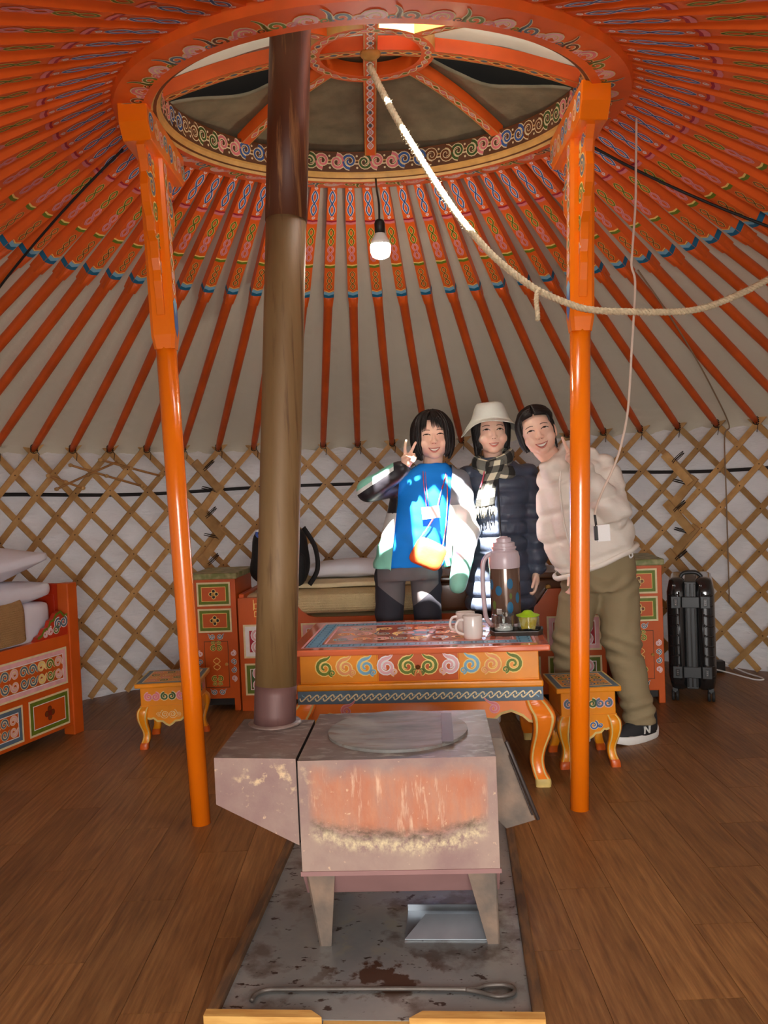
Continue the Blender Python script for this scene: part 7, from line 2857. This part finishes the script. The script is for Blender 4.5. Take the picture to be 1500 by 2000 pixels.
# slant the hem: higher on the far side, as she leans
bm = bmesh.new(); bm.from_mesh(me)
nrm = Vector((-0.38, 0, 1.0)).normalized()
g = bmesh.ops.bisect_plane(bm, geom=bm.verts[:] + bm.edges[:] + bm.faces[:], plane_co=(1.0, 4.14, 0.835), plane_no=nrm, clear_inner=True)
bm.to_mesh(me); bm.free()
paint(me, ['puffer_cream'], None)
o = part('puffer_jacket', me, pr)
md = o.modifiers.new('thick', 'SOLIDIFY'); md.thickness = 0.010; md.offset = -1
# elastic hem band
mb = MB()
nseg = 48
P = []
for i in range(nseg):
    a = 2 * math.pi * i / nseg
    x = 0.998 + 0.192 * math.copysign(abs(math.cos(a)) ** 0.85, math.cos(a))
    P.append((x, 4.14 + 0.150 * math.copysign(abs(math.sin(a)) ** 0.85, math.sin(a)), 0.842 + 0.38 * (x - 1.0) + 0.002 * math.sin(9 * a)))
mb.tube(P, 0.013, 'puffer_cream', 8, closed=True)
part('hem_band', mb.mesh('hem_band'), pr)
mb = MB()
mb.tube(spline([V3(0.825, 4.015, 1.300), V3(0.812, 4.000, 1.20), V3(0.822, 3.992, 1.05), V3(0.852, 3.992, 0.90), V3(0.862, 3.995, 0.80)], 6), 0.005, 'puffer_cream', 6, flat=0.5)
part('zip', mb.mesh('zip'), pr)
mb = MB()
mb.tube(spline([V3(1.135, 4.03, 0.895), V3(1.140, 4.015, 0.872), V3(1.128, 4.012, 0.862), V3(1.124, 4.02, 0.885)], 6), 0.004, 'nylon_white', 6)
part('drawcord', mb.mesh('drawcord'), pr)
# olive trousers
s_ = MB()
loft(s_, fine([(1.025, 4.14, 0.70, 0.155, 0.118), (1.03, 4.14, 0.78, 0.160, 0.122), (1.02, 4.14, 0.86, 0.155, 0.115), (1.005, 4.14, 0.92, 0.145, 0.105)], 3), 'trouser_olive', 36)
capsule(s_, (0.935, 4.14, 0.76), 0.098, knees[0], 0.084, 'trouser_olive', 20)
capsule(s_, knees[0], 0.082, (0.868, 4.19, 0.15), 0.066, 'trouser_olive', 20)
loft(s_, [(0.868, 4.19, 0.085, 0.068, 0.068), (0.868, 4.19, 0.17, 0.066, 0.066)], 'trouser_olive')
capsule(s_, (1.095, 4.14, 0.78), 0.100, (1.100, 4.105, 0.45), 0.092, 'trouser_olive', 20)
capsule(s_, (1.100, 4.105, 0.45), 0.090, (1.150, 4.065, 0.17), 0.072, 'trouser_olive', 20)
loft(s_, [(1.160, 4.060, 0.080, 0.074, 0.070), (1.152, 4.064, 0.19, 0.073, 0.070)], 'trouser_olive')
w_o = wrinkle(0.0050, 7, 9, 3.0)


def olive_folds(co):
    x, z = co[:, 0], co[:, 2]
    return (w_o(co) + 0.0075 * np.sin(95 * (z + 0.45 * (x - 1.1))) * np.exp(-((z - 0.44) / 0.075) ** 2)
            + 0.0070 * np.sin(105 * (z - 0.3 * x)) * np.exp(-((z - 0.15) / 0.06) ** 2)
            + 0.0050 * np.sin(85 * (z - 0.7 * np.abs(x - 1.02))) * np.exp(-((z - 0.72) / 0.06) ** 2))


me = blob(s_, 0.009, 5, 0.5, olive_folds)
paint(me, ['trouser_olive'], None)
part('trousers', me, pr)
shoe(pr, 'shoe', (0.868, 4.19, 0), 0.1)
Mshoe, sho = shoe(pr, 'shoe', (1.185, 4.065, 0), math.radians(-62))
# white letter N on the side of the near shoe
lt = MB()
p_o = Mshoe @ Vector((0, 0, 0))
side = (Mshoe.to_3x3() @ Vector((1, 0, 0))).normalized()
along = (Mshoe.to_3x3() @ Vector((0, 1, 0))).normalized()
if side.y > 0:
    side = -side
fN = plane(p_o + side * 0.0455 + along * -0.030 + Vector((0, 0, 0.040)), along, (0, 0.0, 1)) if along.cross(Vector((0, 0, 1))).dot(side) > 0 else plane(p_o + side * 0.0455 + along * -0.030 + Vector((0, 0, 0.040)), -along, (0, 0, 1))
for pts in ([(-0.016, 0.0), (-0.012, 0.034)], [(-0.012, 0.034), (0.014, 0.0)], [(0.014, 0.0), (0.018, 0.034)]):
    a_, b_ = pts
    d = Vector((b_[0] - a_[0], b_[1] - a_[1], 0)).normalized() * 0
    lt.prism([(a_[0] - 0.0042, a_[1]), (a_[0] + 0.0042, a_[1]), (b_[0] + 0.0042, b_[1]), (b_[0] - 0.0042, b_[1])], fN, -0.012, 0.0015, 'shoe_white')
nl = link('letter', lt.mesh('letter'), sho, 'white letter N')
nl.matrix_parent_inverse = sho.matrix_world.inverted()
